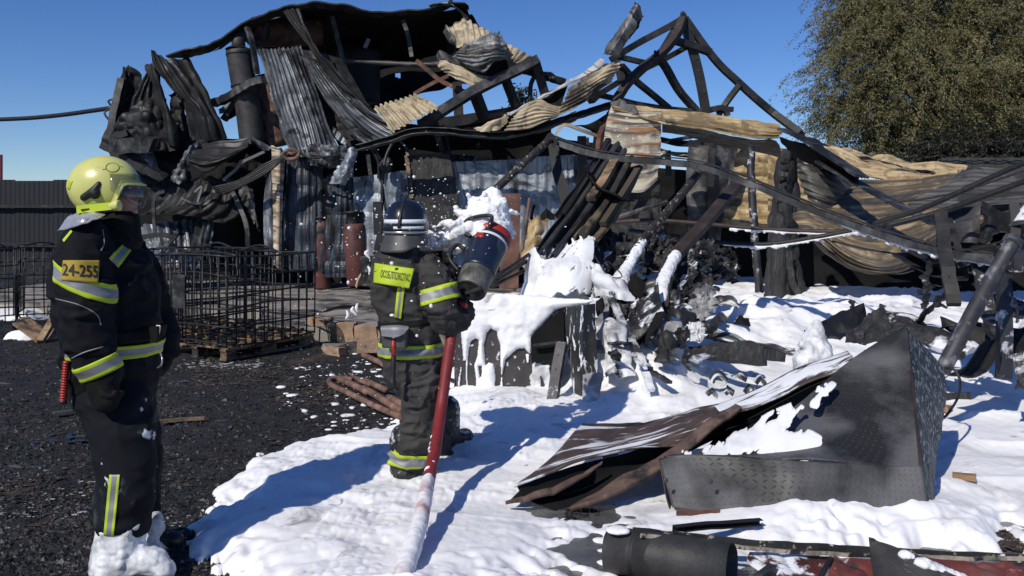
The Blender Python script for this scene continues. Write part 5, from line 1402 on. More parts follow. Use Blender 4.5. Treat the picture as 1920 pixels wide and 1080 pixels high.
sheet('charred_sheet', [[(560, 92, 17.7), (600, 98, 17.6), (640, 110, 17.7)], [(590, 190, 17.6), (640, 190, 17.5), (690, 195, 17.6)], [(640, 282, 17.5), (690, 280, 17.4), (730, 272, 17.5)]], M['sootsheet'], sh, nu=30, nv=40, crump=0.030, cs=2.8)
sheet('charred_sheet', [[(612, 110, 17.3), (622, 116, 17.2), (630, 118, 17.3)], [(622, 190, 17.2), (640, 190, 17.1), (655, 190, 17.2)], [(640, 270, 17.1), (665, 262, 17.0), (690, 258, 17.1)]], M['sootsheet'], sh, nu=20, nv=40, crump=0.024, cs=3.8)
sheet('charred_sheet', [[(322, 198, 18.2), (345, 212, 18.1), (368, 232, 18.2)], [(318, 250, 18.1), (365, 258, 17.95), (415, 262, 18.1)], [(325, 318, 18), (380, 318, 17.8), (445, 312, 18)]], M['sootsheet'], sh, nu=40, nv=40, crump=.06, cs=3, ragged=.04)
sheet('charred_sheet', [[(204, 290, 18), (262, 296, 17.8), (335, 300, 17.8)], [(225, 330, 17.9), (280, 335, 17.6), (345, 335, 17.7)], [(250, 372, 17.7), (300, 380, 17.5), (360, 378, 17.6)]], M['sootsheetv'], sh, nu=50, nv=40, crump=.07, cs=3.4, ragged=.04)
bar('beam', [z5(150, 470, 17.9), z5(95, 740, 17.7), z5(45, 870, 17.6)], .14, .10, M['steel'], sh, jit=.03)
bar('beam', [z5(50, 865, 17.5), z5(200, 950, 17.2), z5(330, 1020, 17), z5(410, 1058, 16.9)], .22, .14, M['steel'], sh, jit=.03)
bar('plank', [z5(100, 872, 17.1), z5(220, 866, 17.0), z5(335, 858, 17)], .20, .28, M['steelgrey'], sh, jit=.03)
bar('beam', [z5(100, 825, 17.3), z5(190, 790, 17.3)], .12, .12, M['steel'], sh)
bar('beam', [z5(1, 960, 17.5), z5(60, 880, 17.5)], .05, .05, M['steel'], sh) if False else None
bar('brace', [z5(705, 620, 17.7), z5(820, 560, 17.4), z5(920, 500, 17.2), z5(1005, 475, 17.1)], .16, .14, M['steelgrey'], sh, jit=.02)
bar('brace', [z5(760, 715, 17.8), z5(840, 600, 17.8)], .20, .10, M['sootsheet'], sh)
sheet('torn_sheet', [zrow(z5, [(730, 650, 18), (800, 605, 18), (835, 590, 18)]), zrow(z5, [(735, 680, 18), (800, 660, 18), (835, 650, 18)])], M['zinc'], sh, nu=14, nv=8, crump=.03, cs=3)
sheet('torn_sheet', [zrow(z5, [(755, 715, 17.9), (800, 640, 17.9), (850, 600, 17.9)]), zrow(z5, [(770, 722, 17.9), (830, 690, 17.9), (855, 660, 17.9)])], M['sootsheet'], sh, nu=14, nv=8, crump=.05, cs=3)
for q in ([(600, 130, 18.3), (600, 105, 18.3)],): pass
sheet('torn_sheet', [zrow(z5, [(425, 560, 18.3), (470, 545, 18.2), (485, 560, 18.2)]), zrow(z5, [(440, 640, 18.3), (510, 600, 18.2), (520, 640, 18.2)]), zrow(z5, [(470, 800, 18.3), (520, 800, 18.2), (545, 830, 18.2)])], M['sootsheet'], sh, nu=20, nv=24, crump=.06, cs=2, ragged=.05)
# ducts
dk = bar('duct', [z5(848, 300, 17.6), z5(868, 430, 17.6), z5(905, 640, 17.6), z5(932, 860, 17.6)], .50, .50, M['drum'], sh, sect='round', n=24)
tube('duct_band', [z5(852, 318, 17.6), z5(853, 326, 17.6)], .262, M['steel'], sh)
tube('duct_band', [z5(880, 500, 17.6), z5(882, 510, 17.6)], .262, M['steel'], sh)
v, f = lathe([(.25, 0), (.17, .05), (.13, .06), (.13, .12), (0, .12)], 20, (0, .1, 1), z5(848, 298, 17.6)); mk('duct_cap', v, f, M['steel'], sh)
tube('elbow', [z5(848, 270, 17.6), z5(848, 245, 17.6), z5(870, 215, 17.7), z5(910, 205, 17.9)], .13, M['drum'], sh, n=18)
tube('duct', [z5(940, 170, 18.4), z5(1000, 190, 18.5), z5(1150, 195, 18.8), z5(1340, 180, 19)], .30, M['rust'], sh, n=20)
tube('duct', [z5(945, 190, 18.35), z5(975, 195, 18.45)], .325, M['steelgrey'], sh)
tube('pale_duct', [z5(1000, 450, 18), z5(1040, 650, 18), z5(1075, 870, 18)], .21, M['rustpipe'], sh, n=14)
tube('tank', [z5(1560, 610, 20.6), z5(1562, 450, 20.6), z5(1565, 300, 20.6)], .50, M['fence'], sh, n=12)
# corrugated walls
sheet('corrugated_wall', [zrow(z5, [(950, 292, 17.2), (1040, 286, 17.1), (1130, 286, 17.1), (1222, 280, 17.2)]), zrow(z5, [(985, 430, 17.2), (1080, 420, 17.05), (1180, 410, 17), (1260, 400, 17.1)]), zrow(z5, [(1045, 620, 17.1), (1130, 600, 16.95), (1240, 580, 16.9), (1330, 580, 17)]),
    zrow(z5, [(1100, 790, 17.0), (1190, 780, 16.8), (1300, 760, 16.8), (1390, 760, 16.9)]), zrow(z5, [(1160, 930, 16.9), (1240, 940, 16.7), (1340, 930, 16.7), (1440, 870, 16.8)])], M['zinc'], sh, nv=50, corr=('u', 11, .028), crump=.05, cs=1.0, ragged=.012)
sheet('twisted_strip', [zrow(z5, [(1105, 62, 17.3), (1160, 52, 17.2), (1215, 52, 17.3)]), zrow(z5, [(1180, 170, 17.1), (1220, 160, 17.0), (1250, 150, 17.1)]), zrow(z5, [(1255, 270, 17), (1275, 262, 16.9), (1300, 255, 17.05)]), zrow(z5, [(1300, 330, 16.9), (1318, 320, 16.85), (1330, 318, 16.9)]),
    zrow(z5, [(1350, 400, 16.9), (1385, 385, 16.85), (1420, 395, 16.95)]), zrow(z5, [(1460, 520, 16.8), (1500, 510, 16.8), (1530, 530, 16.9)]), zrow(z5, [(1590, 610, 16.8), (1640, 650, 16.75), (1690, 692, 16.8)])], M['sootsheet'], sh, nv=60, corr=('u', 3, .018), crump=.035, cs=2)
sheet('corrugated_wall', [zrow(z5, [(1225, 335, 17.1), (1280, 345, 16.95), (1345, 360, 17)]), zrow(z5, [(1290, 480, 17), (1380, 490, 16.85), (1490, 530, 16.9)]), zrow(z5, [(1400, 650, 16.9), (1500, 640, 16.7), (1640, 665, 16.7)]), zrow(z5, [(1500, 790, 16.8), (1640, 760, 16.6), (1800, 745, 16.5)]), zrow(z5, [(1590, 862, 16.7), (1740, 820, 16.5), (1900, 790, 16.4)])],
    M['zinc'], sh, nv=56, corr=('u', 9, .03), crump=.04, cs=1.0, ragged=.01)
sheet('corrugated_sheet', [zrow(z6, [(185, 640, 16.7), (270, 612, 16.7), (360, 588, 16.8), (440, 562, 16.9)]), zrow(z6, [(235, 700, 16.5), (330, 660, 16.4), (430, 625, 16.5), (515, 600, 16.6)]), zrow(z6, [(300, 790, 16.3), (400, 735, 16.2), (500, 680, 16.25), (588, 640, 16.4)])], M['beige'], sh, nv=30, corr=('u', 9, .028), crump=.02, cs=1.2, ragged=.012)
sheet('corrugated_sheet', [zrow(z5, [(1400, 745, 17.1), (1450, 790, 17), (1500, 850, 16.9)]), zrow(z5, [(1380, 800, 17), (1430, 830, 16.95), (1490, 870, 16.9)])], M['zinc'], sh, nv=10, corr=('u', 3, .02))
for q in ([(1390, 380, 18.5), (1470, 362, 18.4), (1640, 372, 18.4), (1842, 382, 18.3), (1990, 384, 18.2), (2090, 366, 18.2), (2260, 275, 18.2)],): tube('bent_pipe', [z5(*a) for a in q], .055, M['steelgrey'], sh, n=40)
bar('strut', [z5(1405, 95, 18.2), z5(1440, 230, 18.3), z5(1470, 350, 18.4), z5(1500, 450, 18.5), z5(1580, 590, 18.6)], .09, .06, M['steelgrey'], sh)
bar('strut', [z6(365, 120, 18.3), z6(395, 200, 18.3), z6(420, 340, 18.2)], .08, .07, M['steelgrey'], sh)
bar('strut', [z5(900, 165, 17.4), z5(930, 260, 17.3), z5(960, 440, 17.3)], .10, .06, M['steelgrey'], sh)
bar('strut', [z6(140, 285, 18.6), z6(165, 232, 18.6)], .08, .04, M['greysheet'], sh)
bar('strut', [z6(450, 362, 18.1), z6(520, 420, 18), z6(600, 485, 17.8), z6(740, 548, 17.4)], .09, .08, M['rust'], sh)
bar('strut', [z6(640, 452, 17.8), z6(540, 500, 17.9), z6(435, 560, 18)], .07, .07, M['rust'], sh)
bar('strut', [z6(0, 300, 20), z6(30, 430, 19.5), z6(110, 590, 19)], .10, .06, M['steel'], sh)
# roof sheets on the right-hand slope
sheet('roof_sheet', [zrow(z6, [(640, 158, 17.6), (740, 114, 17.5), (810, 150, 17.4), (885, 192, 17.3)]), zrow(z6, [(655, 205, 17.4), (750, 180, 17.2), (830, 215, 17.1), (890, 235, 17.1)]), zrow(z6, [(690, 285, 17.3), (760, 270, 17.1), (830, 280, 17), (900, 270, 17)])], M['beigev'], sh, corr=('u', 6, .018), nv=22, crump=.03, cs=2)
sheet('roof_sheet', [zrow(z6, [(600, 190, 17.5), (622, 140, 17.4), (650, 170, 17.5)]), zrow(z6, [(640, 250, 17.4), (665, 220, 17.3), (700, 240, 17.4)]), zrow(z6, [(680, 290, 17.4), (700, 280, 17.3), (712, 290, 17.4)])], M['greysheet'], sh, nu=18, nv=18, crump=.05, cs=2.5)
sheet('crumpled_sheet', [zrow(z6, [(745, 255, 17), (820, 215, 16.9), (900, 192, 16.9), (945, 190, 17)]), zrow(z6, [(690, 310, 16.9), (790, 285, 16.7), (900, 260, 16.6), (985, 265, 16.8)]), zrow(z6, [(680, 330, 16.9), (790, 350, 16.6), (900, 330, 16.5), (980, 330, 16.7)]), zrow(z6, [(760, 400, 16.9), (850, 432, 16.6), (905, 375, 16.6), (960, 355, 16.7)])], M['greysheet'], sh, nu=50, corr=('v', 8, .018), crump=0.042, cs=4.2, ragged=.02)
sheet('roof_sheet', [zrow(z6, [(985, 258, 17.1), (1080, 305, 17), (1168, 350, 17)]), zrow(z6, [(970, 310, 17), (1050, 340, 16.9), (1120, 372, 16.9)]), zrow(z6, [(960, 345, 17), (1020, 365, 16.9), (1065, 388, 16.9)])], M['beige'], sh, nv=12, corr=('u', 5, .014), crump=.02)
sheet('roof_sheet', [zrow(z6, [(570, 390, 17.1), (600, 355, 17.1), (680, 380, 17), (760, 420, 17), (840, 440, 17), (930, 455, 17)]), zrow(z6, [(600, 420, 17), (660, 420, 16.8), (740, 450, 16.8), (800, 470, 16.8), (850, 480, 16.8), (900, 470, 16.9)]), zrow(z6, [(640, 445, 16.9), (690, 470, 16.8), (740, 495, 16.7), (800, 520, 16.7), (830, 505, 16.8), (860, 490, 16.8)])], M['beigev'], sh, nu=40, corr=('v', 4, .018), crump=.035, cs=2)
sheet('roof_sheet', [zrow(z6, [(565, 330, 17.3), (590, 300, 17.2), (700, 360, 17), (800, 410, 16.9), (860, 440, 16.9)]), zrow(z6, [(575, 385, 17.3), (610, 350, 17.2), (700, 400, 17.05), (800, 440, 17), (850, 450, 16.95)])], M['greysheet'], sh, nu=34, nv=10, crump=.05, cs=2)
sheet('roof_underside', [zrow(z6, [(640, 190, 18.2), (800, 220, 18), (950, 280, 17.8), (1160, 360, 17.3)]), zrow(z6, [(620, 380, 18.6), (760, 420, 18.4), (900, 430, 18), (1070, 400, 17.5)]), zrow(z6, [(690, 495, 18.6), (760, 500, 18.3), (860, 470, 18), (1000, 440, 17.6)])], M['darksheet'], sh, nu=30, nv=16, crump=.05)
bar('rafter', [z6(470, 748, 16.7), z6(585, 668, 16.7), z6(800, 535, 16.8), z6(1000, 440, 16.9), z6(1168, 358, 17)], .24, .16, M['steelgrey'], sh, n=20, jit=.01)
bar('rafter', [z6(470, 765, 16.85), z6(800, 555, 16.95), z6(1168, 375, 17.1)], .16, .12, M['steel'], sh, n=20)
for a, b, w in (((1155, 365, 17.1), (1212, 560, 17.3), .17), ((690, 490, 17.6), (702, 735, 17.6), .18), ((795, 555, 17.0), (852, 705, 17.2), .19), ((975, 465, 17.0), (1040, 635, 17.2), .15), ((540, 700, 17), (570, 745, 17), .12), ((1640, 350, 17.5), (1650, 400, 17.5), .12)):
    bar('post', [z6(*a), z6(*b)], w, w * .8, M['steel'], sh)
bar('brace', [z6(1070, 415, 17.3), z6(1190, 445, 17.4), z6(1250, 465, 17.4), z6(1325, 492, 17.5)], .14, .12, M['steel'], sh, jit=.01)
bar('brace', [z6(1190, 440, 17.1), z6(1240, 440, 17.2), z6(1262, 468, 17.2)], .08, .06, M['steel'], sh, jit=.02)
tube('bent_rod', [z6(1152, 452, 17.2), z6(1130, 500, 17.2), z6(1125, 560, 17.2), z6(1122, 600, 17.2)], .045, M['steel'], sh)
bar('lower_beam', [z6(455, 745, 17.3), z6(640, 728, 17.4), z6(830, 700, 17.5), z6(985, 675, 17.5), z6(1100, 650, 17.6)], .22, .2, M['steel'], sh, n=14)
bar('lower_beam', [z6(830, 695, 17.2), z6(920, 688, 17.2), z6(980, 672, 17.2)], .08, .09, M['rust'], sh)
sheet('inner_roof_sheet', [zrow(z6, [(350, 745, 17.8), (700, 735, 18), (1000, 690, 18), (1250, 640, 18)]), zrow(z6, [(350, 900, 18.5), (700, 900, 18.5), (1000, 880, 18.5), (1250, 860, 18.5)])], M['darksheet'], sh, nu=30, nv=12, crump=.06)  # dark inner sheet of the roof
# lower wall: sheets between the heap and the middle
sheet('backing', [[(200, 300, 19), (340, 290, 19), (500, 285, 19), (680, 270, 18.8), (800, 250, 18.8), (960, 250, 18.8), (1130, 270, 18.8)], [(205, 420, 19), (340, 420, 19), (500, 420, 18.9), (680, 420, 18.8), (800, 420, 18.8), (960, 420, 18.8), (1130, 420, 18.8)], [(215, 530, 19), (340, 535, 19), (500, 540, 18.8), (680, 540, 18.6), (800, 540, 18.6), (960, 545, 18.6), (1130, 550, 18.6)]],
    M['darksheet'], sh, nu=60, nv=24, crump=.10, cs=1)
sheet('slumped_sheet', [[(245, 430, 17.4), (285, 420, 17.2), (330, 414, 17.2), (365, 410, 17.3)], [(240, 455, 17.2), (290, 450, 17), (335, 450, 17), (372, 445, 17.1)], [(235, 500, 17), (290, 500, 16.8), (340, 500, 16.8), (380, 500, 16.9)]], M['zinc'], sh, nv=24, corr=('u', 7, .03), crump=0.048, cs=3.0)
sheet('slumped_sheet', [[(382, 385, 17.2), (395, 372, 17.1), (410, 380, 17.2)], [(362, 425, 17.1), (385, 420, 16.9), (400, 425, 17)], [(348, 480, 17), (372, 485, 16.8), (392, 480, 16.9)]], M['zinc'], sh, nv=24, corr=('u', 4, .03), crump=0.048, cs=3.4, ragged=.04)
sheet('slumped_sheet', [[(330, 340, 17.2), (400, 332, 17.1), (470, 345, 17.2)], [(290, 385, 17.0), (380, 380, 16.8), (450, 400, 16.9)], [(260, 400, 16.9), (340, 402, 16.7), (420, 420, 16.8)]], M['sootsheet'], sh, nv=20, corr=('u', 6, .03), crump=0.042, cs=2.8)
sheet('slumped_sheet', [[(440, 340, 17), (455, 330, 16.9), (468, 345, 17)], [(450, 375, 17), (470, 370, 16.8), (480, 390, 16.9)], [(475, 420, 17), (482, 425, 16.9), (490, 440, 17)]], M['greysheet'], sh, nu=14, nv=24, crump=0.048, cs=4.6, ragged=.06)
for q, w, m in (([(420, 338, 16.8), (440, 320, 16.8), (462, 300, 16.7), (496, 285, 16.7)], .07, 'greysheet'), ([(365, 360, 16.8), (380, 350, 16.8), (372, 380, 16.8), (378, 392, 16.8)], .05, 'greysheet'), ([(428, 338, 16.9), (445, 380, 16.9), (462, 420, 16.8), (466, 465, 16.8)], .08, 'steelgrey'),
                ([(455, 345, 17), (480, 330, 17), (500, 318, 17)], .06, 'steelgrey'), ([(400, 365, 16.7), (430, 350, 16.7), (450, 352, 16.7)], .05, 'steelgrey'), ([(340, 372, 16.7), (372, 382, 16.7), (400, 362, 16.7)], .05, 'steelgrey'), ([(290, 440, 16.6), (288, 390, 16.6), (292, 366, 16.6), (308, 358, 16.6)], .06, 'steelgrey'), ([(252, 448, 16.5), (300, 440, 16.5), (325, 446, 16.5)], .12, 'steel'), ([(300, 480, 16.5), (330, 440, 16.5)], .09, 'steelgrey')):
    bar('scrap_bar', [P(*a) for a in q], w, w * .7, M[m], sh, n=12, jit=.01)
for k in range(5):
    tube('slack_cable', [P(556 - 2 * k, 292 - 3 * k, 16.5), P(505, 312 + 4 * k - 8, 16.4), P(450, 338 + 3 * k, 16.5), P(398 + 4 * k, 352 + 3 * k, 16.6)], .022, M['steelgrey'] if k % 2 else M['wire'], sh, n=20)
tube('cable_knot', [P(536, 282, 16.4), P(548, 288, 16.3), P(560, 284, 16.4), P(556, 296, 16.3), P(540, 298, 16.3), P(530, 290, 16.4), P(545, 280, 16.3), P(562, 292, 16.4)], .035, M['rustpipe'], sh, n=30)
tube('cable_end', [P(560, 282, 16.4), P(572, 292, 16.4), P(590, 296, 16.4), P(640, 290, 16.5)], .02, M['wire'], sh, n=14)
sheet('cream_post', [[(507, 272, 16.9), (522, 275, 16.8), (537, 282, 16.9)], [(510, 360, 16.85), (522, 362, 16.75), (532, 365, 16.85)], [(512, 500, 16.8), (520, 502, 16.75), (527, 505, 16.8)]], M['beigerust'], sh, nu=16, nv=30, crump=.015, cs=2, corr=('u', 1.5, .02), ragged=.02)
sheet('wall_sheet', [[(500, 320, 17), (510, 300, 16.95), (520, 290, 17)], [(492, 400, 16.9), (504, 400, 16.85), (516, 400, 16.9)], [(496, 480, 16.8), (508, 482, 16.75), (520, 485, 16.8)]], M['zinc'], sh, nu=14, nv=30, crump=.04, cs=2)
sheet('wall_sheet', [[(536, 300, 17.2), (560, 296, 17.1), (585, 300, 17.15), (606, 296, 17.2)], [(532, 400, 17.1), (560, 400, 17.05), (585, 400, 17.05), (604, 400, 17.1)], [(528, 500, 17), (560, 505, 17), (585, 505, 17), (606, 510, 17)]], M['navysheet'], sh, nv=34, corr=('u', 5, .012), crump=.05, cs=1.8)
sheet('wall_sheet', [[(612, 330, 17.2), (640, 318, 17.1), (664, 310, 17.2)], [(610, 400, 17.1), (640, 400, 17.05), (662, 400, 17.1)], [(606, 520, 17), (636, 520, 17), (664, 520, 17)]], M['navysheet'], sh, nv=34, corr=('u', 4, .010), crump=.05, cs=2)
sheet('crumpled_sheet', [[(560, 275, 16.8), (600, 268, 16.6), (640, 272, 16.6), (664, 268, 16.7)], [(566, 296, 16.8), (606, 290, 16.5), (636, 296, 16.5), (662, 300, 16.6)], [(575, 308, 16.9), (606, 318, 16.7), (640, 310, 16.6), (658, 318, 16.7)]], M['zinc'], sh, nu=40, nv=26, crump=0.054, cs=4.6, ragged=.05)
sheet('crumpled_sheet', [[(648, 290, 16.6), (660, 275, 16.5), (672, 282, 16.6)], [(630, 318, 16.6), (648, 315, 16.4), (662, 318, 16.5)], [(618, 345, 16.6), (634, 345, 16.5), (648, 348, 16.6)]], M['zincblue'], sh, nu=20, nv=24, crump=0.030, cs=5.7)
sheet('blue_sheet', [[(662, 332, 17), (700, 328, 16.95), (735, 323, 16.95), (770, 318, 17)], [(662, 400, 17), (700, 400, 16.9), (735, 400, 16.9), (770, 400, 17)], [(664, 520, 16.9), (700, 522, 16.85), (735, 522, 16.85), (775, 520, 16.9)]], M['zincblue'], sh, nu=40, nv=40, crump=.035, cs=1.6, corr=('u', 3.5, .012))
bd = sheet('charred_board', [[(764, 292, 16.8), (800, 288, 16.8), (842, 289, 16.8)], [(770, 370, 16.7), (812, 370, 16.7), (858, 370, 16.7)], [(778, 470, 16.6), (824, 470, 16.6), (880, 470, 16.6)]], M['charwood'], sh, nu=30, nv=30, crump=.02, cs=2.5, thick=.05)
bar('pale_edge', [P(763, 292, 16.75), P(768, 340, 16.7), P(772, 372, 16.65)], .07, .06, M['wood'], sh, jit=.01)
sheet('zinc_sheet', [[(840, 304, 17), (930, 300, 16.95), (1020, 293, 16.95), (1075, 290, 17)], [(845, 380, 16.95), (930, 380, 16.85), (1020, 380, 16.85), (1080, 380, 16.95)], [(850, 500, 16.9), (930, 500, 16.8), (1020, 500, 16.8), (1085, 500, 16.9)]], M['zincblue'], sh, nv=40, corr=('u', 13, .012), crump=.06, cs=1.1)
sheet('zinc_sheet', [[(838, 290, 17.6), (870, 290, 17.6), (902, 292, 17.6)], [(838, 330, 17.6), (870, 330, 17.6), (902, 330, 17.6)]], M['zinc'], sh, nv=10, corr=('u', 5, .01))
sheet('zinc_sheet', [[(1072, 290, 17.2), (1110, 292, 17.2)], [(1075, 420, 17.1), (1120, 420, 17.1)], [(1080, 500, 17.1), (1120, 500, 17.1)]], M['zincblue'], sh, nv=20, nu=20, crump=.05)
sheet('zinc_sheet', [[(1075, 320, 16.9), (1120, 315, 16.9), (1180, 330, 16.9)], [(1090, 420, 16.8), (1130, 420, 16.8), (1180, 430, 16.8)]], M['sootsheet'], sh, nv=20, nu=20, crump=.08)
# hanging bits inside the dark opening
for q, w in (([(745, 260, 16.8), (760, 275, 16.8), (766, 294, 16.7)], .08), ([(818, 250, 17), (828, 276, 17), (842, 300, 16.9)], .10), ([(700, 280, 16.9), (712, 305, 16.8), (712, 335, 16.8)], .09), ([(690, 290, 17), (695, 330, 17)], .07), ([(836, 250, 17.1), (846, 300, 17.0)], .05), ([(888, 306, 17), (896, 290, 17)], .07)):
    bar('hanging_strut', [P(*a) for a in q], w, w * .6, M['steelgrey'], sh)
tube('hanging_cable', [P(752, 254, 16.7), P(735, 270, 16.6), P(722, 300, 16.5), P(717, 345, 16.4), P(716, 380, 16.4), P(712, 470, 16.3)], .03, M['black'], sh, n=20)
tube('hanging_cable', [P(722, 300, 16.5), P(714, 308, 16.5), P(710, 330, 16.5), P(716, 345, 16.5), P(724, 400, 16.4)], .024, M['black'], sh, n=20)
v, f = ell(P(725, 310, 16.7), (.12, .1, .16), n=6); mk('scorched_lamp', v, f, M['steelgrey'], sh)
bar('switch_box', [P(708, 378, 16.4), P(710, 440, 16.4)], .16, .14, M['black'], sh)
bar('shovel_blade', [P(706, 478, 16.3), P(714, 440, 16.3)], .14, .04, M['steel'], sh)
# ------------------------------------------------------------------ the middle: steel frame, torn roof, leaning scrap
def puffy(name, region, holes, Dfun, thick, mat_, parent=None, step=1.6, soft=.05, nz=.012, seed=0, lump=.02, streak=0.0):
    """foam clinging to a face: an embossed sheet whose outline is the region minus the holes (picture points), raised off the face it lies on"""
    rg = np.array(region, float)
    x0, y0 = rg.min(0) - 14; x1, y1 = rg.max(0) + 14
    n1, n2 = int((x1 - x0) / step) + 2, int((y1 - y0) / step) + 2
    X, Y = np.meshgrid(np.linspace(x0, x1, n1), np.linspace(y0, y1, n2))
    D = Dfun(X, Y)
    sc = D / F
    d = poly_sdf(X, Y, region)
    for h in holes: d = np.minimum(d, -poly_sdf(X, Y, h))
    wx, wz = (X - 960) * sc, (YH - Y) * sc
    q = np.stack([wx, wz, wx * 0 + seed], -1).reshape(-1, 3)
    qs = q * 14 if not streak else np.stack([(wx * math.cos(streak) + wz * math.sin(streak)) * 9, (wz * math.cos(streak) - wx * math.sin(streak)) * 34, wx * 0 + seed], -1).reshape(-1, 3)
    d = d * sc + nz * fbm(qs, 3, seed).reshape(X.shape)
    d = np.minimum(d, .012 + poly_sdf(X, Y, rg) * sc + nz * .4)
    off = np.where(d > 0, thick * (1 - np.exp(-np.clip(d, 0, None) / soft)) + lump * np.clip(fbm(q * 6, 3, seed + 4), -.6, 1).reshape(X.shape) * (1 - np.exp(-np.clip(d, 0, None) / soft)), -.02)
    v = np.stack([wx, D - off, H + wz], -1).reshape(-1, 3)
    f = np.array(grid_faces(n2, n1)); f = f[d.reshape(-1)[f].max(1) > 0]
    return mk(name, v, f, mat_, parent, centre=parent is None)

# dark shell behind everything in the middle and right
bk = thing('rear_wall', 'soot-black rear wall of the collapsed hall behind the steel frame', 'wall', P(1350, 520, 18.5))
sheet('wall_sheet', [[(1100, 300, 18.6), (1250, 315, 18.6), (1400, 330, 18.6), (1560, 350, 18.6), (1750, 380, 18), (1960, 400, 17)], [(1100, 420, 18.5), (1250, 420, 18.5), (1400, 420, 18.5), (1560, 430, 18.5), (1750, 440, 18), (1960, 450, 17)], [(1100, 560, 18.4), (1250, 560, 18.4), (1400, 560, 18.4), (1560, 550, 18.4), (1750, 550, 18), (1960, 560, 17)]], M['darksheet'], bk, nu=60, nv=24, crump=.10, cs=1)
sheet('tan_sheet', [[(1344, 275, 17.9), (1400, 274, 17.8), (1460, 278, 17.8), (1530, 285, 17.8)], [(1342, 350, 17.8), (1400, 350, 17.7), (1460, 352, 17.7), (1540, 356, 17.7)], [(1338, 420, 17.5), (1400, 424, 17.3), (1470, 424, 17.3), (1545, 420, 17.3)]], M['tan'], bk, nu=44, corr=('v', 6, .022), crump=.05, cs=1.4)
sheet('tan_sheet', [[(1440, 268, 17.6), (1520, 300, 17.5), (1560, 330, 17.5)], [(1440, 345, 17.5), (1500, 360, 17.4), (1560, 380, 17.4)], [(1440, 420, 17.3), (1500, 430, 17.2), (1560, 440, 17.2)]], M['tan'], bk, nu=40, corr=('v', 5, .025), crump=.05, cs=1.4)
sheet('grey_sheet', [[(1292, 262, 17.2), (1330, 268, 17.1), (1384, 274, 17.2)], [(1286, 340, 17.1), (1325, 345, 17), (1368, 350, 17.1)], [(1290, 430, 17), (1320, 435, 16.9), (1352, 430, 17)], [(1284, 500, 16.9), (1312, 505, 16.8), (1345, 500, 16.9)]], M['steelgrey'], bk, nu=34, nv=40, crump=.06, cs=1.5)
bar('post', [P(1335, 280, 16.9), P(1330, 400, 16.9), P(1338, 520, 16.8)], .11, .10, M['steel'], bk, jit=.02)
sheet('sagging_strip', [[(1238, 256, 17.5), (1270, 262, 17.4), (1300, 262, 17.4), (1345, 254, 17.5)], [(1240, 268, 17.4), (1270, 274, 17.3), (1300, 274, 17.3), (1345, 266, 17.4)]], M['darksheet'], bk, nu=24, nv=5, crump=.02)
sheet('sagging_strip', [[(1232, 276, 17.6), (1265, 284, 17.5), (1295, 285, 17.5)], [(1234, 284, 17.5), (1265, 291, 17.4), (1294, 292, 17.4)]], M['tan'], bk, nu=24, nv=5, crump=.02)
bar('post', [P(1252, 282, 17.5), P(1254, 330, 17.5)], .1, .1, M['steel'], bk)
bar('brace', [P(1234, 298, 17.5), P(1256, 284, 17.5)], .06, .06, M['steel'], bk)
bar('brace', [P(1255, 264, 17.8), P(1300, 256, 17.8)], .07, .07, M['steelgrey'], bk)
tube('barbed_wire', [P(1250, 287, 17.8), P(1270, 292, 17.8), P(1300, 295, 17.8)], .02, M['wire'], bk)
bar('post', [P(1090, 255, 16.3), P(1092, 330, 16.3), P(1088, 400, 16.3)], .15, .13, M['steel'], bk, jit=.02)
bar('post', [P(1101, 258, 16.6), P(1103, 300, 16.6)], .06, .05, M['steel'], bk)
sheet('hanging_sheet', [[(1075, 238, 16.8), (1105, 232, 16.7), (1135, 215, 16.7), (1150, 205, 16.8)], [(1110, 250, 16.8), (1125, 255, 16.7), (1140, 260, 16.7), (1150, 250, 16.8)], [(1100, 300, 16.8), (1120, 300, 16.7), (1140, 300, 16.7), (1155, 300, 16.8)]], M['darksheet'], bk, nu=20, nv=20, crump=.06)
bar('curved_strip', [P(1036, 262, 15.5), P(1050, 240, 15.5), P(1062, 234, 15.5), P(1090, 244, 15.6), P(1118, 254, 15.8)], .10, .05, M['beige'], bk, n=20)
bar('bent_strut', [P(1150, 205, 15.8), P(1138, 226, 15.7), P(1128, 250, 15.6), P(1122, 285, 15.6)], .10, .08, M['rust'], bk, n=16, jit=.01)
for k, q in enumerate([[(1138, 360), (1170, 352), (1230, 358)], [(1130, 400), (1200, 390), (1240, 380)], [(1160, 480), (1200, 470), (1230, 478)]]):
    bar('burnt_lath', [P(x, y, 17.5) for x, y in q], .1, .06, M['charwood'], bk, n=10, jit=.03)
sheet('charred_curtain', [[(1130, 335, 17), (1180, 330, 16.9), (1240, 335, 17)], [(1140, 420, 16.8), (1190, 420, 16.6), (1250, 420, 16.8)], [(1150, 500, 16.4), (1200, 510, 16.2), (1270, 500, 16.4)]], M['charwood'], bk, nu=50, nv=40, crump=.10, cs=2.6, ragged=.03)

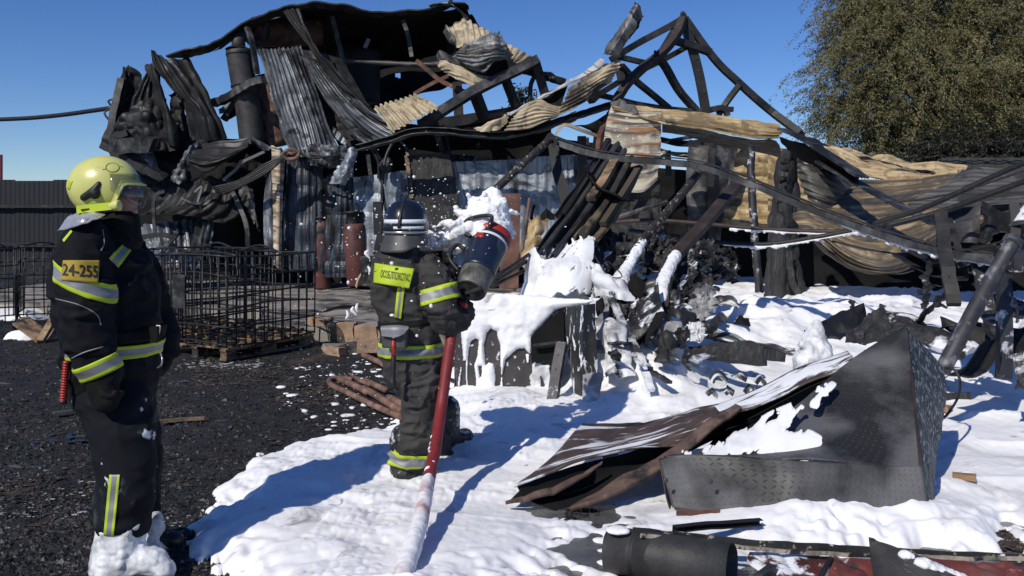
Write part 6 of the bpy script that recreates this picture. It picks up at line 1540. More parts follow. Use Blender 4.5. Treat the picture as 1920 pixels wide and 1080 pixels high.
# sagging dark beam across the middle
sb = thing('sagging_beam', 'long grey steel beam sagging from the shed to the foot of the steel frame', 'beam', z6(105, 880, 16))
SBP = [z6(105, 880, 16), z6(280, 835, 15.9), z6(460, 782, 15.8), z6(640, 785, 15.8), z6(760, 797, 15.8), z6(930, 808, 15.8), z6(1090, 786, 15.8), z6(1300, 722, 15.8), z6(1460, 672, 15.9), z6(1620, 622, 16)]
bar('web', SBP, .26, .10, M['steelgrey'], sb, sect='chan', n=60, jit=.01)
for q in (SBP[3], SBP[5], SBP[6]):
    for k in (-.12, .12): mk('bolt', *ell(q + Vector((k, -.07, .02)), (.02, .02, .02), n=4), M['steel'], sb)
sheet('roof_rag', [zrow(z6, [(440, 745, 16.6), (620, 745, 16.6), (860, 780, 16.6), (1100, 760, 16.6), (1400, 660, 16.6)]), zrow(z6, [(440, 800, 16.4), (620, 800, 16.3), (860, 820, 16.3), (1100, 800, 16.3), (1400, 720, 16.3)])], M['darksheet'], sb, nu=40, nv=8, crump=.05)

# torn roof sheet curling up into the sky
tr_ = thing('torn_roof_sheet', 'torn cream and grey roof sheet curling up into the sky at the centre', 'roof sheet', z6(1200, 720, 15.8))
sheet('upper_strip', [zrow(z6, [(1745, 8, 15.6), (1772, 22, 15.5), (1795, 95, 15.7)]), zrow(z6, [(1690, 110, 15.6), (1715, 130, 15.45), (1752, 175, 15.6)]), zrow(z6, [(1600, 230, 15.6), (1650, 240, 15.4), (1690, 280, 15.6)]), zrow(z6, [(1545, 320, 15.6), (1590, 330, 15.4), (1640, 352, 15.6)])], M['greysheet'], tr_, nu=18, nv=44, crump=.05, cs=2.2, ragged=.04)
sheet('fold_flap', [zrow(z6, [(1752, 8, 15.7), (1782, 30, 15.75), (1798, 95, 15.7)]), zrow(z6, [(1728, 110, 15.6), (1760, 120, 15.7), (1770, 160, 15.6)]), zrow(z6, [(1660, 230, 15.5), (1690, 240, 15.6), (1715, 240, 15.6)])], M['sootsheet'], tr_, nu=12, nv=24, crump=.04, cs=2.5, ragged=.05)
sheet('spine_strip', [zrow(z6, [(1545, 345, 15.5), (1580, 372, 15.45), (1600, 372, 15.5)]), zrow(z6, [(1440, 425, 15.5), (1475, 440, 15.4), (1520, 430, 15.5)]), zrow(z6, [(1330, 490, 15.6), (1350, 505, 15.5), (1400, 490, 15.6)]), zrow(z6, [(1190, 565, 15.7), (1215, 575, 15.6), (1250, 560, 15.7)]), zrow(z6, [(1040, 645, 15.7), (1060, 655, 15.6), (1090, 640, 15.7)]), zrow(z6, [(980, 672, 15.7), (1000, 690, 15.6), (1030, 670, 15.7)])], M['whiteash'] if 'whiteash' in M else M['greysheet'], tr_, nu=12, nv=60, crump=.035, cs=2.5, ragged=.03)
sheet('cream_sheet', [zrow(z6, [(1350, 512, 15.5), (1450, 448, 15.4), (1570, 385, 15.4), (1665, 362, 15.5)]), zrow(z6, [(1330, 570, 15.4), (1450, 510, 15.2), (1570, 440, 15.2), (1660, 410, 15.4)]), zrow(z6, [(1300, 640, 15.4), (1420, 580, 15.2), (1540, 500, 15.2), (1630, 450, 15.4)]), zrow(z6, [(1280, 695, 15.5), (1400, 640, 15.3), (1530, 545, 15.3), (1610, 490, 15.5)])], M['beigev'], tr_, nu=50, corr=('v', 7, .018), crump=.025, cs=1.8, ragged=.015)
sheet('cream_sheet', [zrow(z6, [(1070, 655, 15.6), (1120, 615, 15.5), (1180, 588, 15.5), (1240, 615, 15.5), (1310, 640, 15.5)]), zrow(z6, [(1020, 710, 15.5), (1080, 690, 15.4), (1150, 665, 15.35), (1220, 665, 15.35), (1300, 680, 15.45)]), zrow(z6, [(968, 778, 15.5), (1050, 775, 15.4), (1130, 762, 15.35), (1210, 725, 15.35), (1280, 695, 15.5)])], M['beigev'], tr_, nu=44, corr=('v', 7, .018), crump=.025, cs=1.8)
sheet('dark_fold', [zrow(z6, [(1185, 570, 15.7), (1260, 535, 15.7), (1350, 508, 15.6)]), zrow(z6, [(1200, 600, 15.75), (1260, 590, 15.75), (1330, 570, 15.65)]), zrow(z6, [(1220, 620, 15.7), (1260, 625, 15.7), (1310, 638, 15.6)])], M['darksheet'], tr_, nu=16, nv=12, crump=.03)
sheet('torn_end', [zrow(z6, [(860, 712, 15.6), (930, 690, 15.5), (985, 680, 15.5), (1005, 700, 15.6)]), zrow(z6, [(800, 740, 15.5), (870, 730, 15.4), (930, 720, 15.4), (985, 740, 15.5)]), zrow(z6, [(775, 752, 15.5), (820, 785, 15.4), (900, 780, 15.4), (965, 775, 15.5)])], M['beige'], tr_, nu=34, nv=24, crump=.07, cs=2.6, ragged=.06)

# steel frame
st = thing('gable_truss', 'bare black steel gable frame with a pointed top against the sky', 'truss', z7(575, 660, 17))
def fr(name, q, w, D=17, m='steel', **k): return bar(name, [z7(p[0], p[1], D if len(p) < 3 else p[2]) for p in q], w, w * .8, M[m], st, **k)
fr('rafter', [(578, 108), (480, 165), (320, 250), (155, 348, 16.2)], .14, n=14)
fr('rafter', [(572, 110, 16.9), (545, 190, 16.7), (490, 270, 16.5), (430, 330, 16.4), (330, 410, 16.2), (240, 500, 16), (200, 560, 15.95), (165, 610, 15.9)], .14, 17, 'rustdark', n=34)
fr('rafter', [(585, 110), (640, 190), (720, 300), (800, 395), (900, 488), (1000, 580), (1120, 680), (1275, 795, 16.6)], .15, n=34)
fr('strut', [(520, 170), (490, 220), (430, 320)], .10, n=8)
fr('strut', [(577, 130), (620, 262), (668, 440), (712, 675)], .16, n=14)
fr('strut', [(425, 345, 16.6), (470, 400, 16.7), (550, 540, 16.9), (655, 662)], .13, n=12)
fr('strut', [(205, 390, 16.3), (290, 480, 16.5), (400, 570, 16.8), (490, 645)], .11, n=12)
fr('strut', [(515, 240, 16.8), (620, 270, 16.9), (735, 312)], .15, n=8)
fr('strut', [(612, 270, 17.2), (440, 365), (240, 462, 16.6), (75, 560, 16.3)], .12, n=12)
fr('strut', [(190, 338, 16.4), (360, 378, 16.5)], .11)
fr('strut', [(190, 395, 16.4), (208, 482, 16.4)], .13)
fr('strut', [(912, 505, 16.9), (840, 600), (785, 682)], .12, n=8)
fr('strut', [(70, 555, 16.5), (20, 600, 16.4)], .16)
fr('tie_beam', [(70, 565, 16.5), (180, 590, 16.6), (300, 620, 16.8), (500, 650), (700, 662), (780, 648), (872, 652)], .11, n=20)
fr('tie_beam', [(740, 652, 16.9), (800, 642, 16.9), (830, 660, 16.9), (838, 690, 16.9)], .12, n=10)
tube('loop', [z7(570, 115, 16.9), z7(566, 85, 16.9), z7(574, 75, 16.9), z7(588, 95, 16.9), z7(592, 122, 16.9)], .03, M['steel'], st, n=16)
for (x, y) in ((405, 315), (410, 330), (655, 360), (700, 560), (560, 560), (905, 480), (665, 430)):
    tube('clip', [z7(x, y, 16.3), z7(x + 3, y - 14, 16.3)], .02, M['steel'], st)

# peeling cream panel and the bent roof sheet beside it
tag(sheet('peeling_panel', [[(1146, 198, 15), (1180, 205, 14.9), (1215, 208, 14.9), (1241, 208, 15)], [(1136, 235, 14.95), (1175, 240, 14.85), (1215, 240, 14.85), (1240, 238, 14.95)], [(1130, 290, 14.9), (1170, 290, 14.8), (1210, 290, 14.8), (1238, 290, 14.9)], [(1128, 355, 14.9), (1165, 358, 14.8), (1205, 360, 14.8), (1232, 338, 14.9)]], M['beigerust'], None, nu=30, corr=('v', 7, .010), crump=.015, cs=2), 'upright cream panel with peeling rust-stained paint below the steel frame', 'panel')
br_ = thing('bent_roof_sheet', 'long cream roof sheet folded along its length, bent down below the steel frame', 'roof sheet', z7(800, 830, 14.8))
sheet('top_face', [zrow(z7, [(225, 620, 15.4), (330, 625, 15.4), (440, 645, 15.3), (620, 662, 15.3), (820, 690, 15.3), (1000, 712, 15.3), (1145, 738, 15.3)]), zrow(z7, [(160, 625, 15.0), (310, 680, 15), (445, 690, 14.9), (640, 705, 14.9), (830, 735, 14.9), (1000, 760, 14.9), (1165, 780, 15)]), zrow(z7, [(150, 650, 14.9), (310, 690, 14.85), (450, 735, 14.75), (650, 765, 14.7), (840, 795, 14.7), (1000, 820, 14.7), (1150, 822, 14.9)])], M['tan'], br_, nu=70, corr=('v', 6, .018), crump=.022, cs=1.3, ragged=.008)
sheet('under_face', [zrow(z7, [(448, 730, 14.8), (650, 770, 14.8), (840, 800, 14.8), (1000, 828, 14.8), (1130, 832, 14.9)]), zrow(z7, [(450, 780, 15.5), (650, 800, 15.5), (840, 850, 15.5), (1000, 870, 15.5), (1150, 880, 15.5)]), zrow(z7, [(450, 800, 16), (650, 820, 16), (840, 880, 16), (1000, 910, 16), (1160, 935, 16)])], M['drapegrey'], br_, nu=40, nv=14, crump=.04)  # dark grey sheet puts the shadow below the fold into the colour
bar('ragged_edge', [z7(160, 620, 15), z7(220, 640, 14.95), z7(300, 682, 14.9)], .18, .08, M['greysheet'], br_, jit=.04, n=10)

# leaning corrugated panels
lp = thing('corrugated_panels', 'stack of charred deep-ribbed panels leaning over the foam mound', 'metal panels', P(1060, 465, 8.7))
def prow(pts): return [P(*p) for p in pts]
sheet('ribbed_panel', [prow([(1148, 262, 10.4), (1166, 282, 10.35), (1186, 302, 10.3)]), prow([(1080, 365, 9.6), (1102, 385, 9.5), (1126, 404, 9.5)]), prow([(1006, 462, 8.8), (1032, 478, 8.7), (1056, 492, 8.7)])], M['steel2'] if 'steel2' in M else M['ribs'] if 'ribs' in M else M['sootsheet'], lp, nv=40, corr=('u', 3, .05), crump=.02, cs=2, thick=.012)
sheet('ribbed_panel', [prow([(1168, 292, 10.2), (1184, 304, 10.15), (1202, 318, 10.2)]), prow([(1120, 372, 9.6), (1140, 388, 9.5), (1160, 402, 9.6)]), prow([(1068, 440, 9.0), (1092, 452, 8.9), (1112, 462, 9.0)])], M['beigestripe'], lp, nv=40, corr=('u', 2, .05), crump=.02, cs=2, thick=.012)
sheet('ribbed_panel', [prow([(1128, 268, 10.6), (1146, 264, 10.5), (1164, 280, 10.6)]), prow([(1092, 330, 10.1), (1106, 336, 10), (1124, 352, 10.1)]), prow([(1040, 400, 9.4), (1060, 408, 9.3), (1080, 420, 9.4)])], M['sootsheet'], lp, nv=30, corr=('u', 2, .04), crump=.02, thick=.012)
bar('rib', [P(1154, 300, 10.1), P(1128, 345, 9.7), P(1108, 372, 9.4)], .10, .06, M['wood'], lp, n=8)
bar('strap', [P(1102, 322, 9.7), P(1120, 352, 9.55), P(1150, 372, 9.5), P(1176, 372, 9.6)], .26, .02, M['darksheet'], lp, n=14, jit=.03)
bar('beam', [P(1196, 318, 10), P(1170, 360, 9.7), P(1130, 420, 9.2)], .07, .05, M['beigestripe'], lp)

# leaning pipes, bars, posts
tag(tube('leaning_pipe', [P(1030, 262, 10.3), P(1000, 290, 10.1), P(965, 322, 9.9), P(918, 366, 9.6), P(900, 384, 9.5)], .045, M['steelspot'], n=14), 'blistered pipe leaning left above the foam generator', 'pipe')
tag(bar('pipe_bracket', [P(1024, 262, 10.3), P(1032, 252, 10.3), P(1042, 266, 10.3), P(1036, 275, 10.3)], .06, .04, M['steel'], n=12), 'bent bracket at the top of the blistered pipe', 'bracket')
tag(bar('flat_post', [P(1036, 270, 10.6), P(1048, 330, 10.5), P(1064, 388, 10.4)], .12, .07, M['steel'], n=8, jit=.01), 'black flat post hanging from the bent rail by the blistered pipe', 'post')
p2 = thing('leaning_pipe', 'spotted pipe leaning right, its foot thick with foam', 'pipe', P(1165, 525, 8.6))
tube('pipe', [P(1316, 316, 10.2), P(1290, 350, 10), P(1250, 398, 9.6), P(1200, 458, 9.1), P(1168, 518, 8.7)], .046, M['steelspot'], p2, n=20)
remesh('foam_coating', [limb([(P(1204, 454, 9.13), .044), (P(1190, 478, 8.95), .050), (P(1176, 503, 8.8), .058), (P(1164, 526, 8.65), .085)], 5, 14)], M['foamthick'], p2, .010, 2, lumpy(.012, 22, 31))
bar('flange', [P(1306, 312, 10.2), P(1322, 318, 10.2)], .09, .05, M['greysheet'], p2)
p3 = thing('leaning_bar', 'broad flat steel bar leaning right, foam at its lower end', 'bar', P(1240, 560, 8.4))
bar('bar', [P(1384, 344, 10.4), P(1320, 420, 9.6), P(1262, 486, 8.9), P(1245, 530, 8.5), P(1240, 580, 8.2)], .14, .06, M['rustdark'], p3, n=20)
remesh('foam_coating', [limb([(P(1268, 478, 8.92), .05, .05), (P(1252, 508, 8.65), .058), (P(1243, 535, 8.45), .066), (P(1238, 566, 8.3), .075)], 5, 14)], M['foamthick'], p3, .010, 2, lumpy(.014, 20, 32))
tag(tube('thin_post', [P(1408, 276, 14.5), P(1410, 340, 14.4), P(1414, 420, 14.3), P(1420, 500, 14.2), P(1426, 590, 14.1)], .065, M['steelfoam'], n=20, jit=.012), 'thin foam-flecked post standing left of the charred column', 'post')
cc = thing('charred_column', 'thick charred wooden column splitting at its foot', 'column', P(1470, 565, 13.8))
def col_piece(name, rows, seed):
    return sheet(name, rows, M['charwood'], cc, nu=20, nv=44, crump=.035, cs=3.5, thick=.14)
col_piece('trunk', [[(1466, 285, 14), (1474, 284, 13.85), (1482, 288, 14)], [(1452, 380, 14), (1466, 380, 13.8), (1482, 380, 14)], [(1444, 470, 13.9), (1462, 470, 13.7), (1480, 470, 13.9)], [(1436, 580, 13.8), (1460, 584, 13.55), (1484, 582, 13.8)]], 1)
col_piece('trunk', [[(1476, 288, 14.2), (1484, 290, 14.1), (1488, 300, 14.2)], [(1476, 380, 14.1), (1484, 380, 14), (1490, 380, 14.1)], [(1476, 470, 14), (1484, 470, 13.9), (1492, 480, 14)], [(1482, 520, 13.9), (1496, 545, 13.8), (1512, 575, 13.9)]], 2)
bar('splinter', [P(1478, 470, 13.7), P(1482, 520, 13.6), P(1496, 550, 13.6), P(1510, 574, 13.6)], .10, .08, M['charwood'], cc, n=12, jit=.02)

# the bent rail running to the right, and the rods
br2 = thing('bent_rail', 'long bent steel rail crossing the wreck from the centre to the right edge', 'rail', P(1400, 345, 9.5))
RL = [P(1038, 264, 10.4), P(1070, 276, 10.3), P(1110, 288, 10.2), P(1160, 297, 10.1), P(1230, 303, 10), P(1310, 312, 9.9), P(1400, 342, 9.5), P(1480, 375, 9.2), P(1560, 408, 8.9), P(1640, 436, 8.6), P(1720, 461, 8.3), P(1800, 478, 8.0), P(1870, 490, 7.7), P(1960, 506, 7.3)]
bar('rail', RL, .11, .07, M['steelgrey'], br2, sect='box', n=90, jit=.006)
bar('flange', [q + Vector((0, -.02, .055)) for q in RL], .11, .015, M['steel'], br2, n=90)
rr = random.Random(77)
dr = []
rc = crom(np.array([tuple(q) for q in RL]), 200)
for k in range(128, 190):
    if rr.random() < .3:
        c_ = Vector(rc[k]) + Vector((0, -.02, -.05))
        s_ = rr.uniform(.008, .018)
        dr.append(ell(c_, (s_ * rr.uniform(1, 3), s_, s_ * rr.uniform(.8, 2.2)), n=5))
dr.append(limb([(Vector(rc[k]) + Vector((0, -.02, -.036)), rr.uniform(.008, .02)) for k in range(126, 192, 4)], 3, 10))
remesh('foam_fringe', dr, M['foam'], br2, .009, 2)['kind'] = 'stuff'
def rod(lab, q, r, m, foam=None, grp=None):
    o = thing('steel_rod', lab, 'rod', P(*q[0]), grp)
    pts = [P(*a) for a in q]
    tube('rod', pts, r, M[m], o, n=40)
    if foam:
        c = crom(np.array([tuple(a) for a in pts]), 160)
        parts = []
        ks = list(range(int(160 * foam[0]), int(160 * foam[1]), 5))
        parts.append(limb([(Vector(c[k]) + Vector((0, -.012, -r * rr.uniform(.75, 1.0))), r * rr.uniform(.32, .62)) for k in ks], 3, 10))
        for k in range(ks[0], ks[-1]):
            if rr.random() < .22:
                s_ = rr.uniform(.3, .6) * r
                parts.append(ell(Vector(c[k]) + Vector((0, -.012, -r * 1.25)), (s_ * rr.uniform(1, 3), s_, s_ * rr.uniform(.8, 2.4)), n=5))
        remesh('foam_fringe', parts, M['foam'], o, max(.007, r * .28), 2)['kind'] = 'stuff'
    return o
rod('upper of two foam-hung steel rods sagging in front of the charred column', [(1150, 417, 11.6), (1220, 413, 11.4), (1300, 418, 11.2), (1400, 427, 11), (1500, 433, 10.8), (1580, 434, 10.6), (1620, 431, 10.5)], .028, 'rustdark', (.45, .98))
rod('lower of two foam-hung steel rods sagging in front of the charred column', [(1180, 432, 11.2), (1260, 442, 11), (1320, 452, 10.9), (1400, 458, 10.7), (1460, 456, 10.6), (1540, 443, 10.4), (1610, 430, 10.2), (1660, 420, 10)], .028, 'steel', (.35, .9))
rod('upper of two black rods slanting up to the right edge', [(1636, 420, 9.6), (1720, 395, 9.3), (1800, 360, 9), (1860, 332, 8.8), (1940, 298, 8.5)], .028, 'wire')
rod('lower of two black rods slanting up to the right edge', [(1660, 424, 9.3), (1760, 398, 9), (1840, 370, 8.7), (1900, 348, 8.5), (1950, 330, 8.3)], .03, 'wire')
rod('thin rod leaning across the debris at the centre', [(1150, 410, 12), (1200, 394, 11.8), (1252, 378, 11.6)], .03, 'steelgrey')
# rusty door panel and thin rods behind the jet
tag(sheet('rusty_door', [[(937, 363, 9.6), (958, 362, 9.6), (977, 363, 9.6)], [(938, 450, 9.45), (957, 450, 9.45), (974, 450, 9.45)], [(936, 540, 9.3), (955, 541, 9.3), (972, 540, 9.3)]], M['rust'], None, nu=10, nv=14, crump=.015, thick=.02), 'rusty brown steel panel standing behind the foam jet', 'panel')
tag(tube('thin_rod', [P(993, 372, 9.6), P(985, 430, 9.5), P(972, 500, 9.4), P(964, 545, 9.3)], .017, M['rustpipe'], n=10), 'thin rusty rod leaning beside the brown panel', 'rod')
tag(tube('thin_rod', [P(1002, 385, 9.7), P(996, 405, 9.65), P(1002, 440, 9.6), P(1006, 470, 9.5)], .02, M['steel'], n=12), 'crooked black rod right of the brown panel', 'rod')
for k, (a, b) in enumerate((((916, 530), (992, 477)), ((912, 540), (990, 488)), ((922, 538), (988, 505)), ((925, 520), (982, 486)))):
    tag(tube('slanted_rod', [P(a[0], a[1], 8.4 + .05 * k), P(b[0], b[1], 9 + .05 * k)], .018, M['steel'], n=4), ['longest steel rod of the slanted bundle behind the foam generator', 'second steel rod from the front of the slanted bundle behind the foam generator', 'lowest steel rod of the slanted bundle behind the foam generator', 'highest short rod of the slanted bundle behind the foam generator'][k], 'rod', 'slanted rods behind the generator')
sheet_o = sheet('scorched_scrap', [[(985, 420, 9.6), (1005, 400, 9.5), (1030, 405, 9.6)], [(980, 470, 9.4), (1000, 450, 9.3), (1018, 450, 9.4)], [(985, 510, 9.2), (996, 500, 9.1), (1010, 490, 9.2)]], M['tan'], None, nu=20, nv=24, crump=.05, cs=4, ragged=.06)
tag(sheet_o, 'scorched cream scrap curled up left of the leaning ribbed panels', 'scrap')
tag(sheet('black_scrap', [[(1012, 405, 9.3), (1024, 388, 9.25), (1040, 402, 9.3)], [(1014, 412, 9.25), (1026, 408, 9.2), (1040, 412, 9.25)]], M['darksheet'], None, nu=12, nv=10, crump=.03, cs=5), 'small black scrap caught at the top of the foam beside the ribbed panels', 'scrap')
# ------------------------------------------------------------------ the right: collapsed roof, wreckage in the foam
cr = thing('collapsed_roof', 'sagging tan and soot-grey roof sheet hanging like a hammock at the right', 'roof', P(1680, 520, 13))
sheet('ridge_sheet', [zrow(z9, [(330, 55, 17), (480, 122, 17), (620, 160, 17), (760, 205, 17), (880, 195, 17), (1020, 238, 17), (1160, 230, 17), (1360, 272, 17)]), zrow(z9, [(400, 130, 16), (540, 190, 15.8), (680, 240, 15.6), (820, 255, 15.6), (940, 270, 15.6), (1060, 285, 15.6), (1180, 285, 15.6), (1320, 292, 15.6)]),
    zrow(z9, [(480, 220, 15), (600, 270, 14.8), (720, 320, 14.6), (860, 345, 14.6), (960, 340, 14.6), (1080, 330, 14.6), (1180, 318, 14.6), (1290, 310, 14.6)])], M['tan2'], cr, nu=110, corr=('v', 11, .014), crump=.075, cs=1.1, ragged=.006)
sheet('ridge_strip', [zrow(z9, [(300, 30, 17), (400, 90, 16.6), (520, 140, 16.4), (640, 190, 16.2), (760, 215, 16.1), (860, 235, 16), (1000, 275, 15.8), (1160, 300, 15.4)]), zrow(z9, [(310, 55, 16.8), (410, 115, 16.4), (530, 165, 16.2), (650, 208, 16), (770, 228, 15.9), (860, 250, 15.8), (1000, 285, 15.6), (1160, 308, 15.2)])], M['sootsheet'], cr, nu=70, nv=5, crump=.04, cs=3, ragged=.02)
sheet('main_sheet', [zrow(z9, [(560, 380, 14.4), (680, 345, 14.5), (900, 345, 14.6), (1120, 325, 14.6), (1290, 308, 14.5), (1480, 300, 14), (1740, 275, 13)]),
    zrow(z9, [(510, 470, 14), (640, 450, 14.1), (860, 440, 14.2), (1080, 410, 14.2), (1280, 390, 14), (1480, 370, 13.6), (1740, 350, 12.8)]),
    zrow(z9, [(520, 540, 13.7), (660, 560, 13.7), (860, 560, 13.7), (1060, 520, 13.7), (1260, 480, 13.6), (1460, 460, 13.3), (1730, 440, 12.6)]),
    zrow(z9, [(500, 640, 13.3), (660, 680, 13.1), (860, 690, 13), (1040, 650, 13.1), (1220, 590, 13.2), (1400, 560, 13), (1640, 520, 12.5)]),
    zrow(z9, [(470, 690, 13.2), (630, 800, 12.8), (830, 860, 12.6), (1010, 800, 12.7), (1130, 700, 12.9), (1300, 640, 12.9), (1560, 560, 12.5)]),
    zrow(z9, [(500, 780, 13.3), (640, 890, 12.9), (830, 925, 12.6), (980, 905, 12.7), (1090, 800, 13), (1240, 690, 13), (1480, 600, 12.7)])], M['drape'], cr, nu=110, corr=('v', 16, .006), crump=.025, cs=.9)
sheet('grey_sheet', [zrow(z9, [(1290, 300, 13.4), (1400, 262, 13.2), (1560, 275, 13), (1740, 285, 12.6)]), zrow(z9, [(1230, 360, 13.2), (1400, 350, 13), (1560, 350, 12.8), (1740, 360, 12.4)]), zrow(z9, [(1060, 450, 13.2), (1300, 440, 12.9), (1500, 430, 12.7), (1740, 420, 12.3)]), zrow(z9, [(960, 520, 13.3), (1250, 520, 12.9), (1480, 500, 12.6), (1740, 480, 12.2)])], M['drapegrey'], cr, nu=70, corr=('v', 10, .004), crump=.03, cs=1)
sheet('side_fold', [zrow(z9, [(262, 225, 14.2), (330, 235, 14.1), (450, 265, 14.1), (660, 378, 14.2)]), zrow(z9, [(295, 300, 14), (370, 310, 13.8), (470, 340, 13.8), (610, 420, 14)]), zrow(z9, [(330, 400, 13.9), (410, 430, 13.7), (490, 450, 13.7), (560, 470, 13.9)]), zrow(z9, [(380, 475, 13.9), (430, 500, 13.75), (480, 520, 13.75), (515, 528, 13.8)])], M['sidefold'], cr, nu=40, corr=('v', 6, .014), crump=.04, cs=1.4)
sheet('lower_fold', [zrow(z9, [(262, 560, 13.9), (340, 545, 13.8), (430, 570, 13.7), (520, 590, 13.6)]), zrow(z9, [(330, 640, 13.7), (410, 640, 13.55), (470, 650, 13.5), (520, 660, 13.4)]), zrow(z9, [(400, 720, 13.4), (470, 740, 13.2), (560, 800, 13.1), (600, 830, 13)])], M['drape'], cr, nu=34, corr=('v', 4, .014), crump=.05, cs=1.5)
sheet('hem', [zrow(z9, [(395, 715, 13.2), (500, 810, 12.9), (640, 905, 12.6), (800, 945, 12.5), (950, 935, 12.6), (1030, 915, 12.7)]), zrow(z9, [(420, 715, 13.6), (520, 790, 13.4), (650, 870, 13.2), (800, 905, 13.1), (950, 905, 13.1), (1020, 890, 13.1)])], M['drapegrey'], cr, nu=44, nv=6, crump=.04, cs=2)
bar('gable_plank', [z7(1165, 770, 14.4), z7(1300, 830, 14), z7(1450, 925, 13.5), z7(1640, 1052, 12.8)], .26, .035, M['steelgrey'], cr, n=20, jit=.012)
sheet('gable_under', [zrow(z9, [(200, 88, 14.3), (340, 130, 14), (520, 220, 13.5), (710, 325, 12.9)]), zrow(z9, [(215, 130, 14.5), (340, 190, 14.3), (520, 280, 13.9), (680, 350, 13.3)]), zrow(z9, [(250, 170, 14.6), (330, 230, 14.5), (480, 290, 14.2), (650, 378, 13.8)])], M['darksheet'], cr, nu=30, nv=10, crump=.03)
bar('plank', [z9(450, 240, 13.7), z9(700, 380, 13), z9(900, 490, 12.4), z9(1155, 620, 11.8)], .24, .03, M['steelgrey'], cr, n=14, jit=.006)
# a dark sheet put in for the shade under the sagging roof
sheet('shade_backing', [[(1500, 440, 16.5), (1620, 470, 16.5), (1760, 470, 16.5), (1960, 430, 15.5)], [(1500, 560, 16), (1620, 560, 16), (1760, 560, 16), (1960, 560, 15)]], M['darksheet'], cr, nu=40, nv=14, crump=.12, cs=1)
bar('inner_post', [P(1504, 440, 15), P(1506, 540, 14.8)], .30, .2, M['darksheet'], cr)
# right-hand end: flaps and pieces of the wall
rg = thing('right_wreck', 'tangle of bent black sheets and uprights at the right edge', 'wreck', P(1850, 600, 8.5))
sheet('flap', [zrow(z9, [(1440, 475, 9.6), (1500, 500, 9.5), (1560, 540, 9.5), (1602, 605, 9.5)]), zrow(z9, [(1440, 600, 9.4), (1480, 620, 9.3), (1530, 640, 9.3), (1560, 660, 9.4)]), zrow(z9, [(1415, 745, 9.2), (1440, 750, 9.2), (1470, 752, 9.2), (1490, 735, 9.3)])], M['sootsheetv'], rg, nu=24, corr=('v', 3, .012), crump=.03, cs=2)
sheet('flap', [zrow(z9, [(1240, 620, 9.8), (1330, 560, 9.7), (1440, 480, 9.6)]), zrow(z9, [(1290, 660, 9.7), (1360, 630, 9.5), (1430, 600, 9.5)]), zrow(z9, [(1300, 730, 9.6), (1360, 740, 9.4), (1420, 740, 9.4)])], M['drapegrey'], rg, nu=24, nv=20, crump=.04, cs=2)
bar('upright', [z9(1190, 555, 8.3), z9(1208, 720, 8.1), z9(1232, 880, 7.9), z9(1275, 1120, 7.7)], .11, .06, M['steel'], rg, n=14, jit=.006)
bar('upright', [z9(1225, 600, 8.8), z9(1270, 720, 8.6), z9(1310, 860, 8.4), z9(1330, 960, 8.3)], .09, .06, M['steel'], rg, n=12, jit=.01)
bar('upright', [P(1882, 515, 6.9), P(1883, 600, 6.8), P(1882, 710, 6.7)], .10, .06, M['steelfoam'], rg, n=10, jit=.006)
bar('upright', [z9(1405, 840, 8), z9(1430, 920, 7.9), z9(1450, 1000, 7.8), z9(1500, 1160, 7.6)], .09, .07, M['steelfoam'], rg, n=10, jit=.012)
bar('upright', [z9(1640, 500, 8.2), z9(1650, 640, 8.1), z9(1635, 760, 8.0), z9(1600, 800, 7.9)], .08, .06, M['steel'], rg, n=12)
bar('crossbar', [z9(940, 765, 9.2), z9(1050, 830, 8.8), z9(1180, 890, 8.4), z9(1300, 905, 8.1)], .18, .14, M['steel'], rg, n=14, jit=.012, sect='chan')
bar('crossbar', [z9(950, 755, 9.2), z9(1010, 735, 9.1), z9(1080, 780, 9)], .09, .05, M['steelfoam'], rg, n=8)
bar('crossbar', [z9(1300, 850, 8.1), z9(1450, 830, 8), z9(1560, 860, 7.9), z9(1710, 880, 7.6)], .14, .10, M['steelfoam'], rg, n=14, jit=.02)
bar('crossbar', [z9(1560, 800, 7.7), z9(1640, 840, 7.5), z9(1710, 860, 7.3)], .16, .14, M['steelfoam'], rg, n=8, jit=.02)
bar('crossbar', [z9(1570, 560, 8.6), z9(1640, 680, 8.4), z9(1700, 800, 8.2)], .08, .06, M['steel'], rg, n=8)
for k, (x, y, d) in enumerate(((1500, 690, 10.5), (1540, 680, 10.5), (1575, 690, 10.5))):
    bar('board', [z9(x, y - 15, d), z9(x, y + 60, d)], .2, .04, M['wood'], rg)
sheet('edge_sheet', [[(1900, 395, 8.2), (1922, 380, 8.1), (1960, 370, 8)], [(1890, 425, 8.1), (1915, 420, 8), (1950, 420, 7.9)]], M['foamsheet'], rg, nu=14, nv=12, crump=.03, cs=3)
pp_ = thing('leaning_tube', 'thick grey tube leaning right behind the diamond plate wreck', 'tube', P(1768, 690, 6.2))
v, f = sweep([P(1900, 452, 6.5), P(1865, 512, 6.45), P(1830, 575, 6.35), P(1796, 640, 6.25), P(1766, 696, 6.2)], .108, .108, 'round', n=30); mk('tube', v, f, M['steelfrost'], pp_)
tube('end_ring', [P(1902, 448, 6.5), P(1897, 457, 6.49)], .07, M['steelfrost'], pp_)
tube('wire_loop', [P(1772, 690, 6.1), P(1790, 694, 6.05), P(1800, 715, 6.0), P(1796, 745, 5.9), P(1778, 775, 5.8), P(1764, 788, 5.7)], .009, M['wire'], pp_, n=26)

